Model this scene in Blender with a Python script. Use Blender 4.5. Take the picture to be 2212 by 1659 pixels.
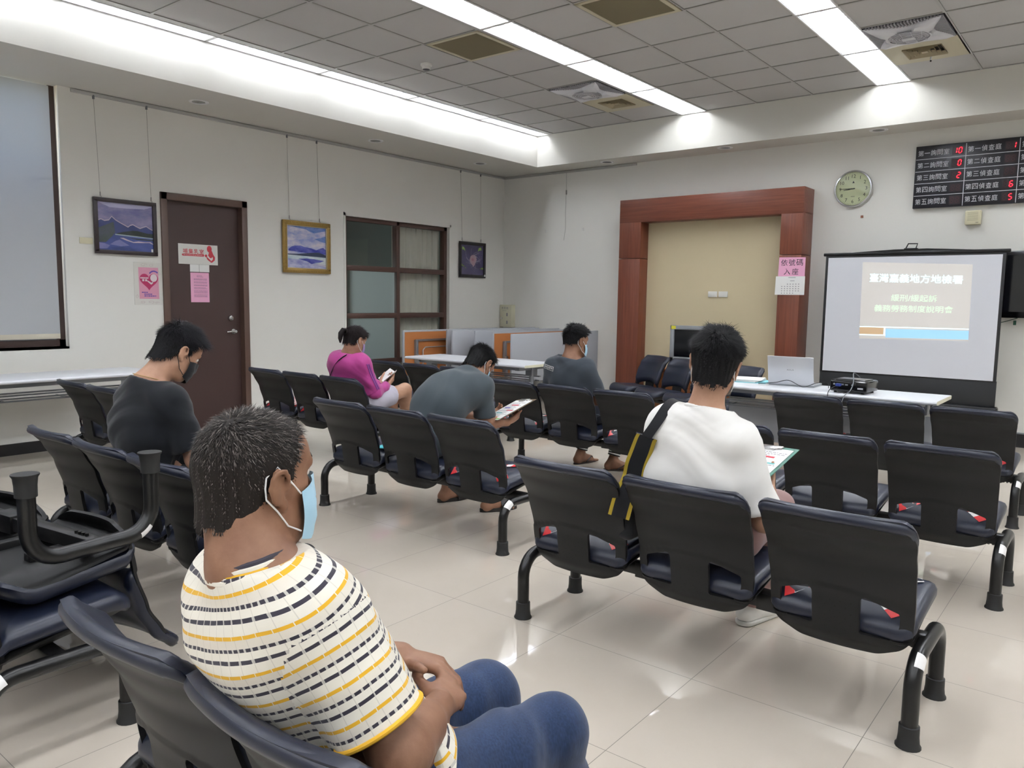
import bpy, bmesh, math, random
import numpy as np
from mathutils import Vector, Matrix, Euler, noise

random.seed(7)
rng = np.random.RandomState(11)
for o in list(bpy.data.objects):
    bpy.data.objects.remove(o, do_unlink=True)
scene = bpy.context.scene
COL = scene.collection
PI = math.pi
R = math.radians

# ------------------------------------------------------------------ camera
cam_data = bpy.data.cameras.new('camera')
cam = bpy.data.objects.new('camera', cam_data)
COL.objects.link(cam)
yaw, pitch, roll = 0.674222, 0.108357, 0.013611
cy, sy = math.cos(yaw), math.sin(yaw)
r_ = Vector((cy, sy, 0)); f_ = Vector((-sy, cy, 0)); u_ = Vector((0, 0, 1))
f2 = f_ * math.cos(pitch) - u_ * math.sin(pitch)
u2 = u_ * math.cos(pitch) + f_ * math.sin(pitch)
r3 = r_ * math.cos(roll) + u2 * math.sin(roll)
u3 = u2 * math.cos(roll) - r_ * math.sin(roll)
cam.matrix_world = Matrix(((r3.x, u3.x, -f2.x, 1.1847), (r3.y, u3.y, -f2.y, -2.5741),
                           (r3.z, u3.z, -f2.z, 1.3928), (0, 0, 0, 1)))
cam_data.sensor_fit = 'HORIZONTAL'
cam_data.sensor_width = 36.0
cam_data.lens = 1676.85 / 2212 * 36.0
cam_data.clip_start = 0.05
cam_data.clip_end = 100
scene.camera = cam

# ------------------------------------------------------------------ sky, exposure
world = bpy.data.worlds.new('world')
scene.world = world
world.use_nodes = True
wn = world.node_tree
wn.nodes.clear()
w_out = wn.nodes.new('ShaderNodeOutputWorld')
w_bg = wn.nodes.new('ShaderNodeBackground')
w_sky = wn.nodes.new('ShaderNodeTexSky')
w_sky.sky_type = 'NISHITA'
w_sky.sun_disc = False
w_sky.sun_elevation = R(35)
w_sky.sun_rotation = R(200)
wn.links.new(w_sky.outputs[0], w_bg.inputs[0])
w_bg.inputs[1].default_value = 0.6
wn.links.new(w_bg.outputs[0], w_out.inputs[0])

scene.view_settings.view_transform = 'Standard'
scene.view_settings.look = 'None'
scene.view_settings.gamma = 1.0
scene.view_settings.use_curve_mapping = False
scene.view_settings.exposure = 1.36
TUBE_STRENGTH = 26.0
cyc = scene.cycles
cyc.max_bounces = 8
cyc.diffuse_bounces = 3
cyc.adaptive_threshold = 0.02
cyc.glossy_bounces = 4
cyc.transmission_bounces = 4
cyc.transparent_max_bounces = 6
cyc.caustics_reflective = False
cyc.caustics_refractive = False
cyc.blur_glossy = 0.0
cyc.sample_clamp_indirect = 6.0
cyc.use_denoising = True

# ------------------------------------------------------------------ materials
def lin(c):
    c = c / 255.0
    return c / 12.92 if c <= 0.04045 else ((c + 0.055) / 1.055) ** 2.4

def rgb(h):
    h = h.lstrip('#')
    return (lin(int(h[0:2], 16)), lin(int(h[2:4], 16)), lin(int(h[4:6], 16)), 1.0)

class NT:
    """small helper around one material's node tree"""
    def __init__(self, m):
        self.t = m.node_tree
        self.bsdf = next(n for n in self.t.nodes if n.type == 'BSDF_PRINCIPLED')
    def n(self, typ, **kw):
        nd = self.t.nodes.new(typ)
        for k, v in kw.items():
            setattr(nd, k, v)
        return nd
    def l(self, a, b):
        self.t.links.new(a, b)
    def m(self, op, a, b=None, c=None):
        nd = self.n('ShaderNodeMath', operation=op)
        for i, v in enumerate((a, b, c)):
            if v is None:
                continue
            if isinstance(v, (int, float)):
                nd.inputs[i].default_value = v
            else:
                self.l(v, nd.inputs[i])
        return nd.outputs[0]
    def mix(self, fac, a, b):
        nd = self.n('ShaderNodeMix', data_type='RGBA')
        for s, v in ((nd.inputs[0], fac), (nd.inputs[6], a), (nd.inputs[7], b)):
            if isinstance(v, (int, float)):
                s.default_value = v
            elif isinstance(v, tuple):
                s.default_value = v
            else:
                self.l(v, s)
        return nd.outputs[2]
    def noise(self, vec, scale, detail=3, rough=0.5):
        nd = self.n('ShaderNodeTexNoise')
        nd.inputs['Scale'].default_value = scale
        nd.inputs['Detail'].default_value = detail
        nd.inputs['Roughness'].default_value = rough
        if vec is not None:
            self.l(vec, nd.inputs['Vector'])
        return nd.outputs[0]
    def obj(self):
        return self.n('ShaderNodeTexCoord').outputs['Object']
    def uv(self):
        return self.n('ShaderNodeTexCoord').outputs['UV']
    def pos(self):
        return self.n('ShaderNodeNewGeometry').outputs['Position']
    def xyz(self, v):
        nd = self.n('ShaderNodeSeparateXYZ')
        self.l(v, nd.inputs[0])
        return nd.outputs
    def scale(self, v, s):
        nd = self.n('ShaderNodeMapping')
        self.l(v, nd.inputs[0])
        nd.inputs['Scale'].default_value = s
        return nd.outputs[0]
    def ramp(self, fac, stops):
        nd = self.n('ShaderNodeValToRGB')
        el = nd.color_ramp.elements
        while len(el) < len(stops):
            el.new(0.5)
        for e, (p, c) in zip(el, stops):
            e.position = p
            e.color = c
        self.l(fac, nd.inputs[0])
        return nd.outputs[0]
    def base(self, sock):
        self.l(sock, self.bsdf.inputs['Base Color'])
    def bump(self, h, strength=0.3, dist=0.002):
        nd = self.n('ShaderNodeBump')
        nd.inputs['Strength'].default_value = strength
        nd.inputs['Distance'].default_value = dist
        self.l(h, nd.inputs['Height'])
        self.l(nd.outputs[0], self.bsdf.inputs['Normal'])

def mat(name, color, rough=0.5, metal=0.0, spec=0.5, bump=None, vary=None, emit=None, sheen=0.0):
    m = bpy.data.materials.new(name)
    m.use_nodes = True
    nt = NT(m)
    b = nt.bsdf
    col = rgb(color) if isinstance(color, str) else color
    b.inputs['Base Color'].default_value = col
    b.inputs['Roughness'].default_value = rough
    b.inputs['Metallic'].default_value = metal
    b.inputs['Specular IOR Level'].default_value = spec
    if sheen:
        b.inputs['Sheen Weight'].default_value = sheen
    if vary:                                   # (scale, amount): gentle blotches of a second tone
        n = nt.noise(nt.obj(), vary[0])
        c2 = tuple(min(1, x * (1 - vary[1])) for x in col[:3]) + (1,)
        c1 = tuple(min(1, x * (1 + vary[1])) for x in col[:3]) + (1,)
        nt.base(nt.mix(n, c2, c1))
    if bump:                                   # (scale, strength)
        nt.bump(nt.noise(nt.obj(), bump[0], 4), bump[1])
    if emit:
        b.inputs['Emission Color'].default_value = rgb(emit[0]) if isinstance(emit[0], str) else emit[0]
        b.inputs['Emission Strength'].default_value = emit[1]
    return m

M = {}
M['wall'] = mat('wall_paint', '#eae9e3', 0.75, bump=(60, 0.05), vary=(1.3, 0.015))
M['soffit'] = mat('soffit_paint', '#dad8d0', 0.8)
M['tile_panel'] = mat('ceiling_panel', '#c2c1c0', 0.9, bump=(250, 0.15), vary=(3, 0.02))
M['tbar'] = mat('ceiling_bar', '#b5b5b3', 0.5)
M['black_base'] = mat('black_baseboard', '#1d1c1f', 0.3)
M['door'] = mat('dark_brown_wood', '#43302d', 0.45, vary=(4, 0.06))
M['door_frame'] = mat('brown_door_frame', '#5d483f', 0.4)
M['chrome'] = mat('chrome', '#c8c8c8', 0.2, 1.0)
M['alu'] = mat('aluminium', '#b9bcc0', 0.35, 0.9)
M['louver'] = mat('louver_aluminium', '#dfe3ee', 0.3, 0.6)
M['white_metal'] = mat('white_metal', '#e6e6e6', 0.4)
M['white_plastic'] = mat('white_plastic', '#e4e3de', 0.4)
M['cream_plastic'] = mat('cream_plastic', '#d8d2b4', 0.45)
M['grey_plastic'] = mat('grey_plastic', '#6f7276', 0.45)
M['black_plastic'] = mat('black_plastic', '#0c0c0d', 0.5, spec=0.3, bump=(900, 0.08))
M['black_gloss'] = mat('black_gloss', '#0b0b0e', 0.15)
M['black_metal'] = mat('black_powder_metal', '#0c0c0d', 0.3, spec=0.4, bump=(700, 0.03))
M['rubber'] = mat('black_rubber', '#0d0d0e', 0.6, bump=(150, 0.1))
M['vinyl'] = mat('navy_black_vinyl', '#161b2b', 0.36, spec=0.45, bump=(420, 0.08))
M['table_top'] = mat('grey_white_laminate', '#d9dbe0', 0.35, vary=(40, 0.01))
M['table_edge'] = mat('table_edge_cream', '#d6d4bc', 0.45)
M['table_leg'] = mat('grey_table_metal', '#8b8f94', 0.35, 0.6)
M['table_under'] = mat('brown_table_underside', '#b3713f', 0.6, vary=(6, 0.05))
M['panel_grey'] = mat('grey_panel', '#a7aab0', 0.5)
M['red_tape'] = mat('red_tape', '#cf2a2e', 0.3)
M['white_tape'] = mat('white_tape', '#eceaea', 0.3)
M['paper'] = mat('white_paper', '#f0f0ee', 0.7)
M['pink_paper'] = mat('pink_paper', '#f2b3d3', 0.7)
M['ink'] = mat('black_ink', '#25222a', 0.7)
M['grey_ink'] = mat('grey_ink', '#8c8890', 0.7)
M['red_ink'] = mat('red_ink', '#c73b49', 0.6)
M['purple_ink'] = mat('purple_ink', '#4a3aa0', 0.7)
M['teal_ink'] = mat('teal_ink', '#79bcbc', 0.7)
M['cyan_paper'] = mat('cyan_paper', '#8fd6de', 0.6)
M['gold'] = mat('antique_gold_frame', '#9c8046', 0.4, 0.55, bump=(90, 0.6), vary=(50, 0.25))
M['dark_frame'] = mat('dark_picture_frame', '#2b2124', 0.35)
M['window_bronze'] = mat('bronze_window_frame', '#3b2a25', 0.4)
M['pelmet'] = mat('beige_panel', '#d2c4a2', 0.6, vary=(2.2, 0.035))
M['silver_plastic'] = mat('silver_plastic', '#9fa3a8', 0.35, 0.3)
M['screen_black'] = mat('screen_black', '#0a0b10', 0.12)
M['clock_face'] = mat('clock_face', '#dedfb4', 0.5)
M['tube'] = mat('fluorescent_tube', '#ffffff', 0.5, emit=((0.955, 0.985, 1.02, 1), TUBE_STRENGTH))
M['tube_old'] = mat('dimmer_fluorescent_tube', '#ffffff', 0.5, emit=((0.95, 0.98, 1.04, 1), TUBE_STRENGTH * 0.6))
M['wire'] = mat('steel_wire', '#8c8a84', 0.4, 0.5)
M['sole'] = mat('shoe_sole', '#d8d6d0', 0.6)

def wood_mat(name, c1, c2, scale, rough=0.4):
    m = mat(name, c1, rough)
    nt = NT(m)
    v = nt.scale(nt.obj(), scale)
    n = nt.noise(v, 6, 6, 0.6)
    nt.base(nt.mix(nt.ramp(n, [(0.35, (0, 0, 0, 1)), (0.65, (1, 1, 1, 1))]), rgb(c1), rgb(c2)))
    return m
M['redwood'] = wood_mat('red_brown_wood_upright', '#663424', '#79432f', (9, 9, 0.35))
M['redwood_h'] = wood_mat('red_brown_wood_lintel', '#633223', '#76412e', (0.35, 9, 9))
M['cabinet_wood'] = wood_mat('orange_brown_wood', '#8a4f2b', '#a1653a', (1, 6, 6))

def floor_mat():
    m = mat('polished_floor_tile', '#cbc2b4', 0.04, spec=1.0)
    nt = NT(m)
    p = nt.pos()
    x, y, z = nt.xyz(p)
    def line(c):
        d = nt.m('ABSOLUTE', nt.m('SUBTRACT', nt.m('FRACT', nt.m('ADD', nt.m('DIVIDE', c, 0.6), 0.5)), 0.5))
        return nt.m('LESS_THAN', d, 0.0019)
    g = nt.m('MAXIMUM', line(x), line(y))
    cx = nt.m('FLOOR', nt.m('DIVIDE', x, 0.6)); cyy = nt.m('FLOOR', nt.m('DIVIDE', y, 0.6))
    cv = nt.n('ShaderNodeCombineXYZ'); nt.l(cx, cv.inputs[0]); nt.l(cyy, cv.inputs[1])
    wnz = nt.n('ShaderNodeTexWhiteNoise', noise_dimensions='2D'); nt.l(cv.outputs[0], wnz.inputs[0])
    off = nt.n('ShaderNodeVectorMath', operation='ADD')
    nt.l(p, off.inputs[0]); nt.l(wnz.outputs[1], off.inputs[1])
    n = nt.noise(off.outputs[0], 2.2, 4, 0.6)
    tone = nt.mix(n, rgb('#c2b8aa'), rgb('#cfc6ba'))
    tone = nt.mix(nt.m('MULTIPLY', wnz.outputs[0], 0.25), tone, rgb('#c5bbae'))
    specks = nt.m('GREATER_THAN', nt.noise(p, 95, 1, 0.5), 0.83)
    tone = nt.mix(nt.m('MULTIPLY', specks, 0.4), tone, rgb('#8f867a'))
    nt.base(nt.mix(g, tone, rgb('#6a635a')))
    nt.l(nt.m('ADD', nt.m('MULTIPLY', g, 0.5), 0.035), nt.bsdf.inputs['Roughness'])
    return m
M['floor'] = floor_mat()

# ------------------------------------------------------------------ mesh helpers
class MB:
    """collects shapes; build() links them as ONE mesh object"""
    def __init__(self):
        self.v = []; self.f = []; self.mi = []; self.cur = 0; self.uvs = None; self.sm = []
        self.smooth = False
    def add(self, verts, faces, smooth=None):
        b = len(self.v)
        self.v.extend([tuple(p) for p in verts])
        s = self.smooth if smooth is None else smooth
        for f in faces:
            self.f.append(tuple(i + b for i in f)); self.mi.append(self.cur); self.sm.append(s)
        return self
    def mat(self, i):
        self.cur = i
        return self
    def box(self, lo, hi, rot=None, piv=None):
        x0, y0, z0 = lo; x1, y1, z1 = hi
        vs = [(x0, y0, z0), (x1, y0, z0), (x1, y1, z0), (x0, y1, z0), (x0, y0, z1), (x1, y0, z1), (x1, y1, z1), (x0, y1, z1)]
        if rot is not None:
            pv = Vector(piv if piv is not None else ((x0 + x1) / 2, (y0 + y1) / 2, (z0 + z1) / 2))
            vs = [tuple(pv + rot @ (Vector(p) - pv)) for p in vs]
        return self.add(vs, [(0, 3, 2, 1), (4, 5, 6, 7), (0, 1, 5, 4), (1, 2, 6, 5), (2, 3, 7, 6), (3, 0, 4, 7)], False)
    def rbox(self, lo, hi, r=0.005, seg=2, rot=None, piv=None):
        bm = bmesh.new()
        bmesh.ops.create_cube(bm, size=1)
        c = Vector([(a + b) / 2 for a, b in zip(lo, hi)]); s = Vector([b - a for a, b in zip(lo, hi)])
        for v in bm.verts:
            v.co = Vector((v.co.x * s.x, v.co.y * s.y, v.co.z * s.z)) + c
        r = min(r, min(s) * 0.49)
        bmesh.ops.bevel(bm, geom=bm.edges[:], offset=r, segments=seg, affect='EDGES', profile=0.5)
        vs = [v.co.copy() for v in bm.verts]
        if rot is not None:
            pv = Vector(piv) if piv is not None else c
            vs = [pv + rot @ (p - pv) for p in vs]
        bm.verts.index_update()
        fs = [[v.index for v in f.verts] for f in bm.faces]
        bm.free()
        return self.add(vs, fs, True)
    def quad(self, a, b, c, d):
        return self.add([a, b, c, d], [(0, 1, 2, 3)], False)
    def tube(self, pts, r, n=10, caps=True, closed=False, squash=None):
        pts = [Vector(p) for p in pts]
        m = len(pts)
        rr = r if isinstance(r, (list, tuple)) else [r] * m
        vs = []; fs = []
        prev = None
        for i, p in enumerate(pts):
            if closed:
                d = (pts[(i + 1) % m] - pts[i - 1]).normalized()
            else:
                d = (pts[min(i + 1, m - 1)] - pts[max(i - 1, 0)]).normalized()
            if prev is None:
                a = Vector((0, 0, 1)) if abs(d.z) < 0.9 else Vector((1, 0, 0))
                x = a.cross(d).normalized()
            else:
                x = (prev - d * prev.dot(d)).normalized()
            prev = x
            y = d.cross(x)
            for k in range(n):
                t = 2 * PI * k / n
                sx, sy_ = (1, 1) if squash is None else squash
                vs.append(p + x * math.cos(t) * rr[i] * sx + y * math.sin(t) * rr[i] * sy_)
        rng_ = range(m) if closed else range(m - 1)
        for i in rng_:
            j = (i + 1) % m
            for k in range(n):
                k2 = (k + 1) % n
                fs.append((i * n + k, i * n + k2, j * n + k2, j * n + k))
        if caps and not closed:
            fs.append(tuple(range(n - 1, -1, -1)))
            fs.append(tuple((m - 1) * n + k for k in range(n)))
        return self.add(vs, fs, True)
    def cyl(self, p0, p1, r0, r1=None, n=16):
        return self.tube([p0, p1], [r0, r0 if r1 is None else r1], n)
    def lathe(self, prof, n=20, origin=(0, 0, 0), axis='z', caps=True):
        vs = []; fs = []
        o = Vector(origin)
        for r, z in prof:
            for k in range(n):
                t = 2 * PI * k / n
                c, s = math.cos(t) * r, math.sin(t) * r
                p = {'z': (c, s, z), 'y': (c, z, s), 'x': (z, c, s)}[axis]
                vs.append(o + Vector(p))
        for i in range(len(prof) - 1):
            for k in range(n):
                k2 = (k + 1) % n
                fs.append((i * n + k, i * n + k2, (i + 1) * n + k2, (i + 1) * n + k))
        if caps:
            fs.append(tuple(range(n))[::-1]); fs.append(tuple((len(prof) - 1) * n + k for k in range(n)))
        return self.add(vs, fs, True)
    def prism(self, poly, to3, depth):
        """poly: 2D outline; to3(x, y, d) maps to 3D; extruded from d=0 to d=depth"""
        n = len(poly)
        vs = [to3(x, y, 0) for x, y in poly] + [to3(x, y, depth) for x, y in poly]
        fs = [tuple(range(n))[::-1], tuple(range(n, 2 * n))]
        fs += [(i, (i + 1) % n, n + (i + 1) % n, n + i) for i in range(n)]
        return self.add(vs, fs, False)
    def poly(self, pts):
        return self.add(pts, [tuple(range(len(pts)))], False)
    def build(self, name, mats, parent=None, loc=None, world=False):
        me = bpy.data.meshes.new(name)
        v = self.v
        if world and parent is not None:
            l = parent.location
            v = [(p[0] - l.x, p[1] - l.y, p[2] - l.z) for p in v]
        me.from_pydata([tuple(p) for p in v], [], self.f)
        if not isinstance(mats, (list, tuple)):
            mats = [mats]
        for m_ in mats:
            me.materials.append(m_)
        me.polygons.foreach_set('material_index', self.mi)
        me.polygons.foreach_set('use_smooth', self.sm)
        bm = bmesh.new(); bm.from_mesh(me)
        bmesh.ops.recalc_face_normals(bm, faces=bm.faces[:]) if len(bm.faces) < 60000 else None
        bm.to_mesh(me); bm.free()
        if any(self.sm):
            me.set_sharp_from_angle(angle=R(42))
        me.update()
        o = bpy.data.objects.new(name, me)
        COL.objects.link(o)
        if parent is not None:
            o.parent = parent
        if loc is not None:
            o.location = loc
        return o

def tag(o, label, cat, group=None):
    o['label'] = label; o['category'] = cat
    if group:
        o['group'] = group
    return o

def thing(name, label, cat, loc=(0, 0, 0), rz=0.0, group=None):
    o = bpy.data.objects.new(name, None)
    o.empty_display_size = 0.1
    COL.objects.link(o)
    o.location = loc
    o.rotation_euler = (0, 0, rz)
    return tag(o, label, cat, group)

def struct(o):
    o['kind'] = 'structure'
    return o

def dup(root, label, group=None, loc=None, rot=None):
    """a copy of a thing with copies of its parts and sub-parts"""
    def rec(o, par):
        c = o.copy(); COL.objects.link(c)
        if par is not None:
            c.parent = par
        for ch in o.children:
            rec(ch, c)
        return c
    r = rec(root, None)
    r['label'] = label
    if group:
        r['group'] = group
    if loc is not None:
        r.location = loc
    if rot is not None:
        r.rotation_euler = rot
    return r

_text_cache = {}
def text_geo(s, bold=0.0):
    """outline mesh of a string, centred, 1 unit of letter height"""
    key = (s, bold)
    if key in _text_cache:
        return _text_cache[key]
    cu = bpy.data.curves.new('txt', 'FONT')
    cu.body = s
    cu.align_x = 'CENTER'; cu.align_y = 'CENTER'
    cu.size = 1.0
    cu.resolution_u = 2
    cu.offset = bold
    ob = bpy.data.objects.new('txt', cu)
    COL.objects.link(ob)
    dg = bpy.context.evaluated_depsgraph_get()
    dg.update()
    me = bpy.data.meshes.new_from_object(ob.evaluated_get(dg))
    vs = [tuple(v.co) for v in me.vertices]
    fs = [tuple(p.vertices) for p in me.polygons]
    bpy.data.objects.remove(ob, do_unlink=True)
    bpy.data.curves.remove(cu)
    bpy.data.meshes.remove(me)
    if vs:
        xs = [v[0] for v in vs]; ys = [v[1] for v in vs]
        cx, cy_ = (min(xs) + max(xs)) / 2, (min(ys) + max(ys)) / 2
        vs = [(x - cx, y - cy_) for x, y, z in vs]
        dim = (max(xs) - min(xs), max(ys) - min(ys))
    else:
        dim = (1, 1)
    _text_cache[key] = (vs, fs, dim)
    return _text_cache[key]

def put_text(mb, s, c, right, up, w=None, h=None, bold=0.0, shear=0.0):
    """adds the letters of s to mb, centred at c, fitted to width w and/or height h"""
    vs, fs, (tw, th) = text_geo(s, bold)
    sx = (w / tw) if w else None
    sy_ = (h / th) if h else None
    if sx is None: sx = sy_
    if sy_ is None: sy_ = sx
    c = Vector(c); right = Vector(right); up = Vector(up)
    mb.add([c + right * (x * sx + shear * y * sy_) + up * (y * sy_) for x, y in vs], fs, False)

class Wall:
    """a flat place to lay things on: origin, right and up directions and outward normal"""
    def __init__(self, fn, right, up, nrm):
        self.fn = fn; self.r = Vector(right); self.u = Vector(up); self.n = Vector(nrm)
    def p(self, a, z, d=0.0):
        return Vector(self.fn(a, z)) + self.n * d
XL, YB = -6.28, 6.525
WL = Wall(lambda a, z: (XL, a, z), (0, 1, 0), (0, 0, 1), (1, 0, 0))      # left wall: right is +y
WB = Wall(lambda a, z: (a, YB, z), (1, 0, 0), (0, 0, 1), (0, -1, 0))     # back wall: right is +x
def wall_box(mb, W, a0, a1, z0, z1, d0, d1, r=0.0, seg=2):
    p, q = W.p(a0, z0, d0), W.p(a1, z1, d1)
    lo = [min(x, y) for x, y in zip(p, q)]; hi = [max(x, y) for x, y in zip(p, q)]
    return mb.rbox(lo, hi, r, seg) if r > 0 else mb.box(lo, hi)
def wall_poly(mb, W, pts, d):
    return mb.poly([W.p(a, z, d) for a, z in pts])
def wall_text(mb, W, s, a, z, d, w=None, h=None, bold=0.0):
    put_text(mb, s, W.p(a, z, d), W.r, W.u, w, h, bold)
# ================================================================== the room
ZC, ZS = 3.60, 3.19                 # ceiling and soffit heights
XC, YC = -5.345, 6.08               # inner edges of the raised ceiling
XR, YF = 5.2, -6.2                  # far right wall and the wall behind the photographer
def S(name, mb, mats):
    return struct(mb.build(name, mats))

mb = MB().box((-6.5, YF, -0.1), (XR, 6.7, 0)); S('floor', mb, M['floor'])

# raised ceiling: bars and recessed panels, cell by cell
GX = [-5.16, -5.09, -4.48, -3.87, -3.245, -3.205, -2.895, -2.30, -1.69, -1.055, -1.035, -0.745, -0.13, 0.475, 1.08, 1.12, 1.42, 2.02, 2.63, 3.24, 3.28, 3.58, 4.19]
GY = [6.08 - 0.605 * i for i in range(21)]
LIGHT_ROWS = [(-5.335, -5.165), (-3.205, -2.895), (-1.035, -0.745), (1.12, 1.42), (3.28, 3.58)]  # last two rows are out of view, added for illumination
mb = MB()
def in_light(x0, x1):
    return any(a - 0.01 <= x0 and x1 <= b + 0.01 for a, b in LIGHT_ROWS)
cells_skip = {(-3.87, 4.265), (-3.87, 4.87), (-0.745, 4.265), (-0.745, 4.87), (-3.87, 2.45), (-2.30, 2.45)}
for i in range(len(GX) - 1):
    x0, x1 = GX[i], GX[i + 1]
    if in_light(x0, x1):
        continue
    for j in range(len(GY) - 1):
        y1, y0 = GY[j], GY[j + 1]
        if any(abs(x0 - a) < 0.02 and abs(y0 - b) < 0.02 for a, b in cells_skip):
            continue
        g = 0.011
        if x1 - x0 < 0.1:
            mb.mat(1).quad((x0, y0, ZC), (x1, y0, ZC), (x1, y1, ZC), (x0, y1, ZC))
            continue
        a = [(x0, y0), (x1, y0), (x1, y1), (x0, y1)]
        b = [(x0 + g, y0 + g), (x1 - g, y0 + g), (x1 - g, y1 - g), (x0 + g, y1 - g)]
        for k in range(4):
            k2 = (k + 1) % 4
            mb.mat(1).quad((*a[k], ZC), (*a[k2], ZC), (*b[k2], ZC), (*b[k], ZC))
            mb.mat(2).quad((*b[k], ZC), (*b[k2], ZC), (*b[k2], ZC + 0.008), (*b[k], ZC + 0.008))
        mb.mat(0).quad(*[(*p, ZC + 0.008) for p in b])
mb.mat(0).box((-6.5, YF, ZC + 0.16), (XR, 6.7, ZC + 0.22))
M['reveal'] = mat('panel_reveal', '#96958f', 0.9)
S('ceiling', mb, [M['tile_panel'], M['tbar'], M['reveal']])

# soffits and the upright faces of the recess
mb = MB().box((-6.5, YF, ZS), (XC, 6.7, ZC + 0.16)); S('trim_1', mb, M['soffit'])
mb = MB().box((XC, YC, ZS), (XR, 6.7, ZC + 0.16)); S('trim_2', mb, M['soffit'])
mb = MB().box((4.19, YF, ZS), (XR, YC, ZC + 0.16)); S('trim_3', mb, M['soffit'])

# walls
mb = MB()
def lw(y0, y1, z0, z1):
    mb.box((XL - 0.16, y0, z0), (XL, y1, z1))
WY0, WY1, WZ0 = -3.2, 0.385, 0.92           # window with the blind
lw(YF, WY0, 0, ZS); lw(WY0, WY1, 0, WZ0)
lw(WY1, 1.265, 0, ZS); lw(1.265, 2.205, 2.385, ZS)
lw(2.205, 3.53, 0, ZS); lw(3.53, 5.345, 2.37, ZS); lw(5.345, 6.7, 0, ZS)
S('wall_left', mb, M['wall'])
mb = MB().box((-6.5, YB, 0), (XR, YB + 0.16, ZS)); S('wall_back', mb, M['wall'])
mb = MB().box((XR, YF, 0), (XR + 0.15, 6.7, ZC)); S('wall_right', mb, M['wall'])
mb = MB().box((-6.5, YF - 0.15, 0), (XR, YF, ZC)); S('wall_front', mb, M['wall'])
mb = MB()
for a, b in ((YF, 1.265), (2.205, 3.53), (5.345, YB)):
    mb.box((XL, a, 0), (XL + 0.012, b, 0.10))
S('baseboard_left', mb, M['black_base'])
mb = MB().box((XL, YB - 0.012, 0), (-4.09, YB, 0.13)).box((-1.757, YB - 0.012, 0), (XR, YB, 0.135))
mb.mat(1).box((-1.757, YB - 0.014, 0.135), (XR, YB, 0.148))
S('baseboard_back', mb, [M['black_base'], M['table_leg']])
mb = MB().box((-0, 0, 0), (0.015, 0.03, 0.02))
# picture rail under the soffit
mb = MB().rbox((XL, 0.49, 3.155), (XL + 0.016, YB, 3.185), 0.003)
mb.rbox((XL, YB - 0.016, 3.155), (-4.05, YB, 3.185), 0.003)
S('trim_4', mb, M['tbar'])

def pane_mat(name, clear, gloss_rough, tint):
    """window pane: partly see-through, partly hazy, with a faint mirror sheen"""
    m = bpy.data.materials.new(name); m.use_nodes = True
    t = m.node_tree; t.nodes.clear()
    o = t.nodes.new('ShaderNodeOutputMaterial'); m1 = t.nodes.new('ShaderNodeMixShader'); m2 = t.nodes.new('ShaderNodeMixShader')
    tr = t.nodes.new('ShaderNodeBsdfTransparent'); tl = t.nodes.new('ShaderNodeBsdfTranslucent'); gl = t.nodes.new('ShaderNodeBsdfGlossy')
    lw = t.nodes.new('ShaderNodeLayerWeight'); fr = t.nodes.new('ShaderNodeMath'); fr.operation = 'MULTIPLY_ADD'
    pw = t.nodes.new('ShaderNodeMath'); pw.operation = 'POWER'; pw.inputs[1].default_value = 4.0
    t.links.new(lw.outputs['Facing'], pw.inputs[0]); t.links.new(pw.outputs[0], fr.inputs[0]); fr.inputs[1].default_value = 0.6; fr.inputs[2].default_value = 0.045
    tr.inputs[0].default_value = rgb(tint); tl.inputs[0].default_value = rgb(tint); gl.inputs['Roughness'].default_value = gloss_rough
    m1.inputs[0].default_value = 1 - clear
    t.links.new(tr.outputs[0], m1.inputs[1]); t.links.new(tl.outputs[0], m1.inputs[2])
    t.links.new(fr.outputs[0], m2.inputs[0]); t.links.new(m1.outputs[0], m2.inputs[1]); t.links.new(gl.outputs[0], m2.inputs[2]); t.links.new(m2.outputs[0], o.inputs[0])
    return m
M['frosted'] = pane_mat('frosted_glass', 0.5, 0.25, '#e6eded')
M['clear'] = pane_mat('clear_glass', 1.0, 0.02, '#eef2f2')
M['glass'] = M['clear']
# ---------------------------------------------------------------- window with the roller blind
mb = MB()
xg = -6.40
mb.box((xg - 0.02, WY0, WZ0), (xg + 0.045, WY1, WZ0 + 0.06))
for y in (WY0, -1.4, WY1 - 0.05):
    mb.box((xg - 0.02, y, WZ0), (xg + 0.045, y + 0.05, ZS))
mb.mat(1).quad((xg, WY0, WZ0), (xg, WY1, WZ0), (xg, WY1, ZS), (xg, WY0, ZS))
w1 = S('window_1', mb, [M['window_bronze'], M['glass']])
mb = MB().box((XL - 0.16, WY0, WZ0 - 0.02), (XL, WY1, WZ0)); S('trim_5', mb, M['wall'])

def blind_mat():
    m = bpy.data.materials.new('blind_fabric'); m.use_nodes = True
    t = m.node_tree; t.nodes.clear()
    o = t.nodes.new('ShaderNodeOutputMaterial'); mx = t.nodes.new('ShaderNodeMixShader')
    d = t.nodes.new('ShaderNodeBsdfDiffuse'); tr = t.nodes.new('ShaderNodeBsdfTranslucent')
    d.inputs[0].default_value = rgb('#d4d6d8'); tr.inputs[0].default_value = rgb('#d9dde2')
    mx.inputs[0].default_value = 0.3
    t.links.new(d.outputs[0], mx.inputs[1]); t.links.new(tr.outputs[0], mx.inputs[2]); t.links.new(mx.outputs[0], o.inputs[0])
    return m
M['blind'] = blind_mat()
bl = thing('roller_blind', 'white roller blind pulled down over the window at the left edge', 'blind', (-6.335, 0.33, 1.0))
MB().box((-6.338, -3.1, 1.03), (-6.335, 0.335, 3.18)).build('fabric', M['blind'], bl, world=True)
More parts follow.
